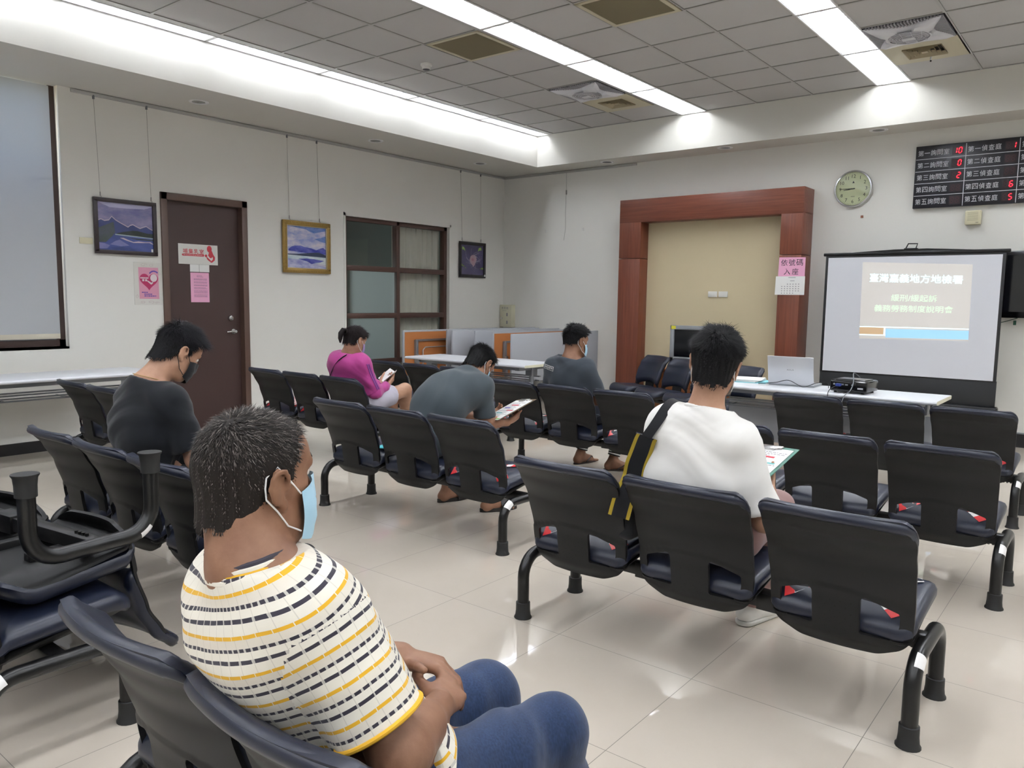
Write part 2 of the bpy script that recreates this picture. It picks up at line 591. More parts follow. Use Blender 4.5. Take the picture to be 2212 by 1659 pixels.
MB().rbox((-6.342, -3.1, 0.99), (-6.331, 0.335, 1.035), 0.003).build('bottom_rail', mat('blind_rail', '#d9d2c0', 0.6), bl, world=True)
# unseen wall added outside to keep sky light off the blind's lower part
mb = MB().box((-7.35, -4.2, -0.1), (-7.15, 1.2, 2.62)); S('added_sky_blocker', mb, mat('sky_blocker_grey', '#8b8781', 0.9))

# ---------------------------------------------------------------- door on the left wall
mb = MB()
fx = XL + 0.02
mb.rbox((XL - 0.14, 1.265, 0), (fx, 1.33, 2.385), 0.004)
mb.rbox((XL - 0.14, 2.14, 0), (fx, 2.205, 2.385), 0.004)
mb.rbox((XL - 0.14, 1.265, 2.315), (fx, 2.205, 2.385), 0.004)
mb.mat(1).box((XL - 0.10, 1.33, 0.005), (XL - 0.06, 2.14, 2.315))
door = S('door_1', mb, [M['door_frame'], M['door']])
xd = XL - 0.06
mb = MB()
mb.lathe([(0.027, 0), (0.027, 0.008), (0.012, 0.01), (0.012, 0.05), (0.014, 0.055)], 16, (xd, 2.055, 1.015), 'x')
mb.tube([(xd + 0.047, 2.055, 1.015), (xd + 0.05, 2.02, 1.016), (xd + 0.048, 1.95, 1.012)], [0.011, 0.01, 0.008], 10)
mb.build('door_handle', M['chrome'], door)
MB().lathe([(0.03, 0), (0.03, 0.018), (0.026, 0.028), (0.02, 0.03)], 18, (xd, 2.02, 1.155), 'x').build('door_lock', M['chrome'], door)

def lines(mb, W, a0, a1, z0, z1, n, d, hfrac=0.45, seed=0, mi=0):
    rr = random.Random(seed)
    mb.mat(mi)
    st = (z1 - z0) / n
    for i in range(n):
        z = z1 - (i + 0.5) * st
        e = a1 if rr.random() > 0.3 else a0 + (a1 - a0) * rr.uniform(0.35, 0.9)
        a = a0
        while a < e - 0.002:
            w = min(rr.uniform(0.006, 0.02), e - a)
            wall_poly(mb, W, [(a, z - st * hfrac / 2), (a + w, z - st * hfrac / 2), (a + w, z + st * hfrac / 2), (a, z + st * hfrac / 2)], d)
            a += w + 0.0025

WD = Wall(lambda a, z: (xd, a, z), (0, 1, 0), (0, 0, 1), (1, 0, 0))
t = thing('door_sign', 'white nursing room sign with red lettering on the brown door', 'sign', (xd, 1.68, 1.81))
mb = MB(); wall_box(mb, WD, 1.465, 1.893, 1.705, 1.908, 0.001, 0.005, 0.001, 1); mb.build('board', M['white_plastic'], t, world=True)
mb = MB()
for i, ch in enumerate('哺集乳室'):
    wall_text(mb, WD, ch, 1.54 + i * 0.058, 1.835, 0.0056, h=0.05, bold=0.012)
rr = [(1.515 + 0.008 * math.cos(k), 0) for k in ()]
pts = [(1.51, 1.787), (1.735, 1.787), (1.745, 1.798), (1.735, 1.809), (1.51, 1.809), (1.50, 1.798)]
wall_poly(mb, WD, pts, 0.0055)
# mother and child emblem
def circ(cx, cz, rx, rz, n=20, a0=0, a1=2 * PI):
    return [(cx + rx * math.cos(a0 + (a1 - a0) * k / n), cz + rz * math.sin(a0 + (a1 - a0) * k / n)) for k in range(n)]
wall_poly(mb, WD, circ(1.80, 1.867, 0.027, 0.034), 0.0056)
wall_poly(mb, WD, [(1.80, 1.86), (1.827, 1.85), (1.842, 1.815), (1.862, 1.785), (1.858, 1.755), (1.832, 1.733), (1.815, 1.728), (1.808, 1.735), (1.838, 1.765), (1.835, 1.79), (1.82, 1.775), (1.805, 1.777), (1.785, 1.80), (1.793, 1.825)], 0.0057)
wall_poly(mb, WD, circ(1.762, 1.797, 0.014, 0.014), 0.0058)
wall_poly(mb, WD, [(1.765, 1.79), (1.775, 1.785), (1.815, 1.75), (1.82, 1.742), (1.805, 1.738), (1.78, 1.755), (1.768, 1.772)], 0.0058)
mb.build('lettering', M['red_ink'], t, world=True)
mb = MB(); wall_text(mb, WD, 'Breastfeeding Room', 1.62, 1.797, 0.0062, w=0.20, h=0.014); mb.build('caption', M['white_plastic'], t, world=True)

t = thing('door_card', 'small white two panel card below the nursing room sign', 'card', (xd, 1.69, 1.66))
mb = MB(); wall_box(mb, WD, 1.585, 1.682, 1.63, 1.704, 0.001, 0.004); wall_box(mb, WD, 1.686, 1.795, 1.63, 1.704, 0.001, 0.004); mb.build('card', M['paper'], t, world=True)
t = thing('pink_notice', 'pink printed notice taped to the brown door below the white card', 'notice', (xd, 1.68, 1.47))
mb = MB(); wall_poly(mb, WD, [(1.587, 1.322), (1.79, 1.322), (1.79, 1.622), (1.587, 1.622)], 0.0015); mb.build('sheet', M['pink_paper'], t, world=True)
mb = MB()
lines(mb, WD, 1.655, 1.725, 1.575, 1.597, 2, 0.0022, 0.35, 1)
z = 1.565
for k, n in enumerate((2, 2, 2, 2, 3, 3)):
    lines(mb, WD, 1.622, 1.77, z - 0.011 * n, z, n, 0.0022, 0.4, k + 5); z -= 0.011 * n + 0.008
mb.build('print', mat('notice_print', '#9b6f8c', 0.8), t, world=True)

# ---------------------------------------------------------------- poster in clear holder
t = thing('poster', 'white scroll edged board with pink heart poster left of the door', 'poster', (XL, 1.12, 1.49))
mb = MB(); wall_box(mb, WL, 0.985, 1.255, 1.295, 1.70, 0.0, 0.004, 0.001, 1); mb.build('board', mat('poster_board', '#dfddd6', 0.5), t, world=True)
mb = MB()
for k, (a, z, s) in enumerate(((1.08, 1.675, 0.06), (1.16, 1.673, 0.05), (1.235, 1.60, 0.05), (1.01, 1.38, 0.05), (1.06, 1.322, 0.05), (1.14, 1.322, 0.06), (1.2, 1.315, 0.04))):
    ps = []
    for q in range(24):
        th = q / 23 * 4.4 * PI / 2
        rr_ = s * 0.5 * (1 - q / 30)
        ps.append(WL.p(a + rr_ * math.cos(th + k) * (1.2 if k not in (2, 3) else 0.5), z + rr_ * 0.5 * math.sin(th + k) * (1 if k not in (2, 3) else 2), 0.0045))
    mb.tube(ps, 0.0012, 4)
mb.build('scroll_print', mat('scroll_ink', '#cdbcbd', 0.6), t, world=True)
mb = MB(); wall_poly(mb, WL, [(1.032, 1.352), (1.225, 1.352), (1.222, 1.652), (1.028, 1.652)], 0.0045); mb.build('pink_sheet', mat('poster_pink', '#dd9db5', 0.6), t, world=True)
mb = MB()
hp = []
for k in range(40):
    th = 2 * PI * k / 40
    hp.append((1.128 + 0.0056 * 16 * math.sin(th) ** 3, 1.525 + 0.0056 * (13 * math.cos(th) - 5 * math.cos(2 * th) - 2 * math.cos(3 * th) - math.cos(4 * th))))
wall_poly(mb, WL, hp, 0.0050)
mb.build('heart', mat('heart_crimson', '#b3285c', 0.6), t, world=True)
mb = MB()
wall_poly(mb, WL, circ(1.175, 1.553, 0.034, 0.037), 0.0054)
wall_poly(mb, WL, [(1.105, 1.525), (1.118, 1.527), (1.15, 1.508), (1.17, 1.52), (1.165, 1.50), (1.148, 1.488)], 0.0055)
for k in range(7):
    wall_poly(mb, WL, [(1.045 + k * 0.0115, 1.545), (1.054 + k * 0.0115, 1.545), (1.054 + k * 0.0115, 1.558), (1.045 + k * 0.0115, 1.558)], 0.0054)
for k in range(2):
    wall_poly(mb, WL, [(1.063 + k * 0.028, 1.52), (1.082 + k * 0.028, 1.52), (1.082 + k * 0.028, 1.54), (1.063 + k * 0.028, 1.54)], 0.0054)
mb.build('heart_picture', mat('poster_white', '#e9dde0', 0.6), t, world=True)
mb = MB()
for k in range(7):
    th = R(140 - k * 15)
    c = (1.178 + 0.05 * math.cos(th), 1.568 + 0.05 * math.sin(th))
    wall_poly(mb, WL, [(c[0] - 0.006, c[1] - 0.007), (c[0] + 0.006, c[1] - 0.006), (c[0] + 0.006, c[1] + 0.007), (c[0] - 0.006, c[1] + 0.006)], 0.0052)
for k, (a0, a1) in enumerate(((1.055, 1.115), (1.078, 1.175), (1.078, 1.195))):
    lines(mb, WL, a0, a1, 1.408 - 0.017 * k, 1.42 - 0.017 * k, 1, 0.0052, 0.7, k)
mb.build('purple_print', M['purple_ink'], t, world=True)

mb = MB(); wall_box(mb, WL, 0.51, 0.625, 1.842, 1.898, 0, 0.008, 0.002); tag(mb.build('wall_plate', M['cream_plastic']), 'blank cream wall plate half behind the lake painting', 'wall plate')

# ---------------------------------------------------------------- window on the left wall towards the next room
mb = MB()
x0, x1 = XL - 0.13, XL - 0.045
rows = [0.0, 0.585, 1.17, 1.755, 2.36]
mb.rbox((x0, 3.535, 2.315), (x1, 5.34, 2.365), 0.003)
for y in (3.535, 4.405, 5.285):
    mb.rbox((x0, y, 0), (x1, y + 0.055, 2.365), 0.003)
for z in rows[:-1]:
    mb.rbox((x0, 3.535, z - 0.035 if z else 0), (x1 - 0.002, 5.34, z + 0.03), 0.003)
for y in (3.59, 4.46):
    for k in range(4):
        yy = (y, y + (0.815 if y < 4 else 0.825)); zz = (rows[k] + 0.03, rows[k + 1] - 0.035)
        mb.mat(2 if (k == 3 or y > 4) else 1).quad((x0 + 0.035, yy[0], zz[0]), (x0 + 0.035, yy[1], zz[0]), (x0 + 0.035, yy[1], zz[1]), (x0 + 0.035, yy[0], zz[1]))
M['sash'] = mat('brown_window_sash', '#4f3831', 0.4)
S('window_2', mb, [M['sash'], M['frosted'], M['clear']])
mb = MB()
for a, b, c, d in ((3.505, 3.535, 0, 2.40), (5.34, 5.37, 0, 2.40), (3.505, 5.37, 2.365, 2.40)):
    mb.box((XL - 0.1, a, c), (XL + 0.006, b, d))
S('trim_6', mb, M['wall'])
# the dim room behind it
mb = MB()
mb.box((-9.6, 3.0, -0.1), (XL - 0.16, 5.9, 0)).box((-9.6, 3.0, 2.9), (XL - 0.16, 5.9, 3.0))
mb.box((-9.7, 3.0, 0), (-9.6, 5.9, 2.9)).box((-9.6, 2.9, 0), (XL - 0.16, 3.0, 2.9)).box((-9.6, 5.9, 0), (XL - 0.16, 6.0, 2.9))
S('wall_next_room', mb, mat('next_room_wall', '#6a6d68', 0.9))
mb = MB()
M['panel_glow'] = mat('glow_panel_white', '#ffffff', 0.5, emit=('#dbe8e8', 3.5))  # glowing panels added in the next room for bright patches behind the panes
mb.box((-9.59, 3.05, 1.15), (-9.57, 3.55, 2.0)).box((-9.59, 3.05, 0.15), (-9.57, 3.5, 0.7))
mb.box((-8.4, 3.005, 1.2), (-7.5, 3.02, 1.9))
S('added_glow_panels', mb, M['panel_glow'])
M['curtain'] = mat('cream_curtain', '#dcd5c6', 0.8)
n = 90
vs = []; fs = []
for k in range(n + 1):
    y = 4.45 + 0.9 * k / n
    x = XL - 0.20 + 0.018 * math.sin(k * 0.62) + 0.012 * math.sin(k * 0.23 + 1)
    vs += [(x, y, 0.02), (x, y, 2.5), (x - 0.004, y, 0.02), (x - 0.004, y, 2.5)]
for k in range(n):
    a = k * 4; b = a + 4
    fs += [(a, b, b + 1, a + 1), (a + 2, a + 3, b + 3, b + 2)]
tag(MB().add(vs, fs, True).build('curtain', M['curtain']), 'cream curtain hanging behind the right half of the brown paned window', 'curtain')
vs = []; fs = []
for k in range(13):
    y = 3.56 + 0.10 * k / 12
    x = XL - 0.20 + 0.012 * math.sin(k * 0.8)
    vs += [(x, y, 0.02), (x, y, 2.5), (x - 0.004, y, 0.02), (x - 0.004, y, 2.5)]
for k in range(12):
    a = k * 4; b = a + 4
    fs += [(a, b, b + 1, a + 1), (a + 2, a + 3, b + 3, b + 2)]
tag(MB().add(vs, fs, True).build('curtain', mat('tan_curtain', '#a08a78', 0.8)), 'narrow tan curtain edge at the left side of the brown paned window', 'curtain')

# ---------------------------------------------------------------- framed pictures, wires
def frame_bars(mb, W, a0, a1, z0, z1, w, d0, d1, r=0.003):
    wall_box(mb, W, a0, a1, z1 - w, z1, d0, d1, r); wall_box(mb, W, a0, a1, z0, z0 + w, d0, d1, r)
    wall_box(mb, W, a0, a0 + w, z0 + w * .5, z1 - w * .5, d0, d1, r); wall_box(mb, W, a1 - w, a1, z0 + w * .5, z1 - w * .5, d0, d1, r)
def paint(name, c1, c2, scale, stretch=(1, 1, 1), rough=0.25):
    m = mat(name, c1, rough); nt = NT(m)
    nt.base(nt.ramp(nt.noise(nt.scale(nt.obj(), stretch), scale, 5, 0.6), [(0.35, rgb(c1)), (0.65, rgb(c2))]))
    return m

t = thing('lake_painting', 'dark framed painting of purple mountains over a lake', 'painting', (XL, 0.92, 2.02))
A0, A1, Z0, Z1 = 0.632, 1.212, 1.762, 2.268
mb = MB(); frame_bars(mb, WL, A0, A1, Z0, Z1, 0.036, 0.012, 0.036); mb.build('frame', M['dark_frame'], t, world=True)
mats_ = [paint('lake_sky', '#6c6a97', '#9c96b8', 5, (1, 1, 2.2)), paint('lake_mountain', '#3a4272', '#474f80', 6), mat('lake_rim', '#c3b2c0', 0.3),
         paint('lake_forest', '#27302f', '#333d3e', 12), paint('lake_rock', '#4f5560', '#444f4c', 9), paint('lake_water', '#3e4b80', '#5560a0', 4, (1, 1, 3)),
         mat('lake_pale', '#9fb0b8', 0.3), paint('lake_reflect', '#7478ad', '#8a89bd', 5), mat('lake_top', '#b6b4d3', 0.3), M['paper']]
mb = MB()
def pp(mi, pts, d):
    mb.mat(mi); wall_poly(mb, WL, [(A0 + 0.036 + x * (A1 - A0 - 0.072), Z0 + 0.036 + z * (Z1 - Z0 - 0.072)) for x, z in pts], d)
pp(0, [(0, 0), (1, 0), (1, 1), (0, 1)], 0.016)
pp(8, [(0, 1), (0.08, .96), (.22, .9), (.5, .9), (.85, .92), (1, .98), (1, 1)], 0.0163)
ridge = [(0, .6), (.06, .63), (.12, .6), (.2, .62), (.25, .7), (.32, .63), (.4, .58), (.47, .54), (.54, .5), (.58, .54), (.63, .56), (.7, .52), (.76, .49), (.82, .52), (.88, .545), (.94, .5), (1, .47)]
pp(2, [(x, z + 0.022) for x, z in ridge] + [(1, .3), (0, .3)], 0.0166)
pp(1, ridge + [(1, .28), (0, .28)], 0.0170)
pp(3, [(.33, .36), (.45, .4), (.62, .44), (.72, .44), (.9, .4), (1, .4), (1, .3), (.33, .34)], 0.0174)
pp(5, [(0, 0), (1, 0), (1, .32), (.3, .35), (.1, .2), (0, .2)], 0.0174)
pp(6, [(.3, .35), (1, .31), (1, .29), (.6, .31), (.3, .325)], 0.0178)
pp(3, [(.5, .285), (1, .27), (1, .245), (.7, .25)], 0.0178)
pp(2, [(.38, .27), (.45, .275), (.55, .23), (.63, .2), (.72, .22), (.85, .21), (.95, .22), (1, .18), (1, .165), (.93, .2), (.8, .19), (.63, .18), (.5, .22)], 0.0180)
pp(7, [(.2, .12), (.3, .2), (.38, .23), (.5, .15), (.55, .12), (.4, .09)], 0.0180)
pp(4, [(0, .45), (.28, .6), (.3, .38), (.25, .3), (.13, .16), (0, .16)], 0.0180)
pp(7, [(0, .15), (.1, .14), (.2, .1), (.15, .03), (0, .02)], 0.0182)
pp(9, [(.96, .0), (.995, .0), (.995, .065), (.96, .065)], 0.0186)
mb.build('canvas', mats_, t, world=True)

t = thing('gold_framed_painting', 'gold framed blue and white painting of clouds and water', 'painting', (XL, 2.95, 1.95))
A0, A1, Z0, Z1 = 2.63, 3.28, 1.66, 2.24
mb = MB(); frame_bars(mb, WL, A0, A1, Z0, Z1, 0.052, 0.012, 0.045, 0.008)
for k in range(26):
    for zz in (Z0 + 0.02, Z1 - 0.02):
        wall_box(mb, WL, A0 + 0.02 + k * 0.0244, A0 + 0.03 + k * 0.0244, zz - 0.005, zz + 0.005, 0.044, 0.05, 0.002, 1)
for k in range(23):
    for aa in (A0 + 0.02, A1 - 0.02):
        wall_box(mb, WL, aa - 0.005, aa + 0.005, Z0 + 0.02 + k * 0.0244, Z0 + 0.03 + k * 0.0244, 0.044, 0.05, 0.002, 1)
mb.build('frame', M['gold'], t, world=True)
mb = MB(); frame_bars(mb, WL, A0 + 0.048, A1 - 0.048, Z0 + 0.048, Z1 - 0.048, 0.010, 0.02, 0.038, 0.002); mb.build('inner_rim', mat('pale_gold', '#c9bb9b', 0.4, 0.3), t, world=True)
mb = MB()
mats_ = [paint('cloud', '#8f9bd0', '#d8d2dc', 7, (1, 1, 2.5)), paint('blue_hills', '#3a3f9a', '#6c72c0', 9, (1, 1, 2)), mat('dark_shore', '#39455f', 0.3),
         paint('pale_water', '#a8c4d2', '#dde3e6', 6, (1, 1, 3)), paint('blue_sky', '#4b6fb6', '#8499d0', 8, (1, 1, 2)), paint('lilac_water', '#8d91cb', '#cfd0e6', 7, (1, 1, 3))]
def pq(mi, pts, d):
    mb.mat(mi); wall_poly(mb, WL, [(A0 + 0.055 + x * (A1 - A0 - 0.11), Z0 + 0.055 + z * (Z1 - Z0 - 0.11)) for x, z in pts], d)
pq(0, [(0, 0), (1, 0), (1, 1), (0, 1)], 0.020)
pq(4, [(.1, .98), (.5, .93), (.55, .9), (.68, .86), (.75, .87), (1, .93), (1, 1), (.2, 1)], 0.0203)
pq(4, [(.7, .72), (.85, .75), (1, .8), (1, .64), (.88, .66)], 0.0203)
pq(1, [(.05, .44), (.12, .5), (.2, .53), (.35, .54), (.45, .51), (.62, .49), (.75, .45), (.85, .5), (.93, .52), (1, .47), (1, .36), (.5, .37), (.05, .4)], 0.0206)
pq(2, [(0, .33), (.3, .34), (.6, .38), (.8, .4), (1, .34), (1, .28), (.6, .29), (0, .31)], 0.0209)
pq(3, [(0, .31), (.6, .29), (1, .28), (1, .1), (.5, .16), (0, .2)], 0.0207)
pq(5, [(0, .22), (.4, .2), (.6, .1), (1, .05), (1, 0), (0, 0)], 0.0209)
pq(1, [(.28, .22), (.5, .24), (.7, .23), (.95, .2), (.85, .16), (.72, .14), (.62, .11), (.5, .17)], 0.0212)
mb.build('canvas', mats_, t, world=True)

t = thing('flower_picture', 'small dark framed picture of a pink flower on violet ground', 'picture', (XL, 5.8, 1.94))
A0, A1, Z0, Z1 = 5.52, 6.08, 1.695, 2.195
mb = MB(); frame_bars(mb, WL, A0, A1, Z0, Z1, 0.042, 0.012, 0.032); mb.build('frame', mat('black_picture_frame', '#19161a', 0.35), t, world=True)
mb = MB()
mats_ = [paint('violet', '#453f5e', '#564f74', 5), mat('leaf_green', '#86a850', 0.4), mat('petal_pink', '#b795a0', 0.4), mat('petal_white', '#b9b2c4', 0.4), mat('petal_deep', '#a5707d', 0.4), M['paper']]
def pr_(mi, pts, d):
    mb.mat(mi); wall_poly(mb, WL, [(A0 + 0.042 + x * (A1 - A0 - 0.084), Z0 + 0.042 + z * (Z1 - Z0 - 0.084)) for x, z in pts], d)
pr_(0, [(0, 0), (1, 0), (1, 1), (0, 1)], 0.016)
for ps in ([(.05, .93), (.12, .92), (.18, .85), (.19, .78), (.13, .83), (.05, .83)], [(.9, .95), (.8, .93), (.76, .85), (.76, .8), (.83, .84), (.92, .85)],
           [(0, .36), (.05, .35), (.09, .28), (.0, .3)], [(.08, .31), (.13, .3), (.17, .27), (.09, .27)], [(.86, .2), (.92, .25), (1, .26), (1, .2)], [(.17, .23), (.2, .25), (.24, .21)]):
    pr_(1, ps, 0.0164)
pr_(2, [(.42, .62), (.5, .67), (.6, .68), (.68, .62), (.7, .52), (.66, .42), (.6, .32), (.55, .27), (.5, .33), (.42, .4), (.38, .5)], 0.0164)
pr_(4, [(.48, .55), (.55, .56), (.58, .5), (.53, .46), (.47, .49)], 0.0168)
rp = random.Random(4)
mb.mat(3)
for k in range(26):
    th = rp.uniform(0, 2 * PI); l = rp.uniform(.1, .36); b = rp.uniform(-.9, .9)
    ps = []
    for q in range(9):
        s_ = q / 8
        ps.append((.54 + math.cos(th + b * s_ * 1.5) * (.1 + l * s_), .5 + math.sin(th + b * s_ * 1.5) * (.1 + l * s_)))
    ps = [(min(.98, max(.02, x)), min(.98, max(.02, z))) for x, z in ps]
    mb.tube([WL.p(A0 + 0.042 + x * (A1 - A0 - 0.084), Z0 + 0.042 + z * (Z1 - Z0 - 0.084), 0.0168) for x, z in ps], 0.0013, 4)
mb.build('canvas', mats_, t, world=True)
mb = MB(); wall_box(mb, WL, 6.045, 6.07, 1.715, 1.745, 0.032, 0.033); mb.build('price_tag', M['paper'], t, world=True)

def hang_wire(W, a_top, a_bot, z_top, z_bot, label, group):
    t = thing('hanging_wire', label, 'wire', tuple(W.p(a_bot, z_bot, 0.02)), group=group)
    mb = MB(); mb.tube([W.p(a_top, z_top, 0.012), W.p(a_bot, z_bot + 0.05, 0.02)], 0.0016, 6); mb.build('wire', M['wire'], t, world=True)
    mb = MB(); wall_box(mb, W, a_top - 0.008, a_top + 0.008, z_top - 0.03, z_top + 0.005, 0.006, 0.02, 0.002); mb.build('rail_clip', M['grey_plastic'], t, world=True)
    mb = MB(); mb.cyl(W.p(a_bot, z_bot + 0.05, 0.02), W.p(a_bot, z_bot + 0.015, 0.02), 0.005, n=8)
    mb.tube([W.p(a_bot, z_bot + 0.015, 0.02), W.p(a_bot + 0.006, z_bot + 0.004, 0.022), W.p(a_bot + 0.012, z_bot + 0.012, 0.02)], 0.002, 6); mb.build('hook', M['wire'], t, world=True)
for a, b, z, nm in ((0.68, 0.70, 2.268, 'left wire holding the lake painting'), (1.16, 1.17, 2.268, 'right wire holding the lake painting'),
                    (2.72, 2.73, 2.24, 'left wire holding the gold framed painting'), (3.12, 3.14, 2.24, 'right wire holding the gold framed painting'),
                    (5.55, 5.58, 2.195, 'left wire holding the flower picture'), (5.97, 5.98, 2.195, 'right wire holding the flower picture')):
    hang_wire(WL, a, b, 3.16, z, 'thin steel ' + nm, 'picture wires on the rail')
t = thing('hanging_wire', 'loose steel wire hanging on the back wall left of the wooden portal', 'wire', (-5.15, YB, 2.3))
MB().tube([WB.p(-5.16, 3.16, 0.012), WB.p(-5.155, 2.9, 0.012), WB.p(-5.16, 2.6, 0.014), WB.p(-5.15, 2.4, 0.02), WB.p(-5.18, 2.23, 0.012)], 0.0016, 6).build('wire', M['wire'], t, world=True)
MB().cyl(WB.p(-5.155, 2.92, 0.012), WB.p(-5.155, 2.86, 0.012), 0.008, n=8).build('hook', M['wire'], t, world=True)
for a in (-5.50, -4.86):
    mb = MB(); wall_box(mb, WB, a - 0.008, a + 0.008, 2.35, 2.39, 0, 0.02, 0.002); tag(mb.build('wall_hook', M['white_plastic']), ('small white hook on the back wall left of the loose wire' if a < -5 else 'small white hook on the back wall between loose wire and portal'), 'hook')

# ---------------------------------------------------------------- things on the back wall
FY = 6.20
t = thing('wooden_portal', 'red brown wooden surround around a beige panel on the back wall', 'surround', (-2.92, YB, 0))
ox0, ox1, ix0, ix1, oz, iz = -4.09, -1.757, -3.78, -2.003, 2.672, 2.385
for a, b, nm in ((ox0, ix0, 'upright'), (ix1, ox1, 'upright')):
    mb = MB(); mb.rbox((a, FY, 0), (b, YB - 0.001, 1.93), 0.003); mb.rbox((a, FY, 1.936), (b, YB - 0.001, iz + 0.02), 0.003); mb.build(nm, M['redwood'], t, world=True)
mb = MB().rbox((ox0, FY - 0.002, iz), (ox1, YB - 0.001, oz), 0.003); mb.build('lintel', M['redwood_h'], t, world=True)
mb = MB().box((ix0, 6.40, 0), (ix1, 6.44, iz)); mb.build('beige_panel', M['pelmet'], t, world=True)
for k, a in enumerate((-2.925, -2.79)):
    mb = MB().rbox((a, 6.385, 1.455), (a + 0.115, 6.3995, 1.525), 0.003)
    tag(mb.build('light_switch', M['white_plastic']), ('left' if k == 0 else 'right') + ' blank white plate on the beige panel', 'wall plate', 'white plates on the beige panel')
WF = Wall(lambda a, z: (a, FY, z), (1, 0, 0), (0, 0, 1), (0, -1, 0))
t = thing('pink_sign', 'pink paper with handwritten black characters on the right portal upright', 'sign', (-1.855, FY, 1.8))
mb = MB(); wall_poly(mb, WF, [(-2.005, 1.693), (-1.708, 1.691), (-1.707, 1.9), (-2.0, 1.905)], 0.002); mb.build('sheet', M['pink_paper'], t, world=True)
mb = MB()
for i, ch in enumerate('依號碼'):
    wall_text(mb, WF, ch, -1.94 + i * 0.085, 1.845, 0.0028, h=0.072)
for i, ch in enumerate('入座'):
    wall_text(mb, WF, ch, -1.905 + i * 0.09, 1.745, 0.0028, h=0.07)
mb.build('lettering', M['ink'], t, world=True)
t = thing('calendar_sheet', 'white calendar sheet below the pink sign on the portal', 'calendar', (-1.86, FY, 1.59))
vs = []
mb = MB()
n = 8
for k in range(n):
    a0 = -2.023 + 0.32 * k / n; a1 = -2.023 + 0.32 * (k + 1) / n
    d0, d1 = 0.002 + 0.016 * (1 - k / n) ** 3, 0.002 + 0.016 * (1 - (k + 1) / n) ** 3
    mb.add([WF.p(a0, 1.487, d0 * 1.6), WF.p(a1, 1.487, d1 * 1.6), WF.p(a1, 1.693, d1), WF.p(a0, 1.693, d0)], [(0, 1, 2, 3)], True)
mb.build('sheet', M['paper'], t, world=True)
mb = MB()
for r_i in range(5):
    for c_i in range(7):
        if (r_i, c_i) in ((0, 0), (0, 1), (4, 5), (4, 6)): continue
        wall_poly(mb, WF, [(-1.955 + c_i * 0.031, 1.502 + (4 - r_i) * 0.025), (-1.943 + c_i * 0.031, 1.502 + (4 - r_i) * 0.025), (-1.943 + c_i * 0.031, 1.510 + (4 - r_i) * 0.025), (-1.955 + c_i * 0.031, 1.510 + (4 - r_i) * 0.025)], 0.021)
wall_poly(mb, WF, [(-1.88, 1.676), (-1.80, 1.676), (-1.80, 1.681), (-1.88, 1.681)], 0.021)
wall_poly(mb, WF, [(-1.86, 1.64), (-1.81, 1.64), (-1.81, 1.645), (-1.86, 1.645)], 0.021)
mb.build('print', M['grey_ink'], t, world=True)

t = thing('wall_clock', 'round silver rimmed wall clock with pale yellow face', 'clock', (-1.335, YB, 2.645))
c = (-1.335, 2.645)
mb = MB()
mb.lathe([(0.175, 0), (0.198, -0.004), (0.2, -0.025), (0.192, -0.04), (0.18, -0.042), (0.174, -0.03)], 48, (c[0], YB, c[1]), 'y', False); mb.build('rim', M['chrome'], t, world=True)
mb = MB(); wall_poly(mb, WB, circ(*c, 0.177, 0.177, 48), 0.028); mb.build('face', M['clock_face'], t, world=True)
mb = MB()
for k in range(12):
    th = PI / 2 - 2 * PI * (k + 1) / 12
    wall_text(mb, WB, str(k + 1), c[0] + 0.135 * math.cos(th), c[1] + 0.135 * math.sin(th), 0.0286, h=0.036)
for k in range(60):
    th = 2 * PI * k / 60
    e = Vector((math.cos(th), math.sin(th))); q = Vector((-e.y, e.x)) * 0.001
    l = 0.012 if k % 5 == 0 else 0.007
    wall_poly(mb, WB, [(c[0] + e.x * 0.168 + q.x, c[1] + e.y * 0.168 + q.y), (c[0] + e.x * 0.168 - q.x, c[1] + e.y * 0.168 - q.y), (c[0] + e.x * (0.168 - l) - q.x, c[1] + e.y * (0.168 - l) - q.y), (c[0] + e.x * (0.168 - l) + q.x, c[1] + e.y * (0.168 - l) + q.y)], 0.0286)
wall_poly(mb, WB, [(c[0] - 0.02, c[1] - 0.085), (c[0] + 0.02, c[1] - 0.085), (c[0] + 0.02, c[1] - 0.081), (c[0] - 0.02, c[1] - 0.081)], 0.0286)
wall_poly(mb, WB, [(c[0] - 0.012, c[1] + 0.06), (c[0] + 0.012, c[1] + 0.06), (c[0], c[1] + 0.085)], 0.0286)
mb.build('numerals', M['ink'], t, world=True)
for nm, th, l, w, d in (('minute_hand', PI / 2 - 2 * PI * 45.2 / 60, 0.135, 0.0035, 0.034), ('hour_hand', PI / 2 - 2 * PI * (8.75 / 12), 0.1, 0.005, 0.031)):
    e = Vector((math.cos(th), math.sin(th))); q = Vector((-e.y, e.x)) * w
    mb = MB()
    for s0, s1 in ((-0.02, l),):
        ps = [(c[0] + e.x * s0 + q.x, c[1] + e.y * s0 + q.y), (c[0] + e.x * s0 - q.x, c[1] + e.y * s0 - q.y), (c[0] + e.x * s1 - q.x * .5, c[1] + e.y * s1 - q.y * .5), (c[0] + e.x * s1 + q.x * .5, c[1] + e.y * s1 + q.y * .5)]
        mb.prism(ps, lambda x, y, dd, d=d: WB.p(x, y, d + dd), 0.0015)
    mb.build(nm, M['ink'], t, world=True)
mb = MB(); wall_poly(mb, WB, circ(*c, 0.177, 0.177, 40), 0.040); mb.build('glass', M['clear'], t, world=True)

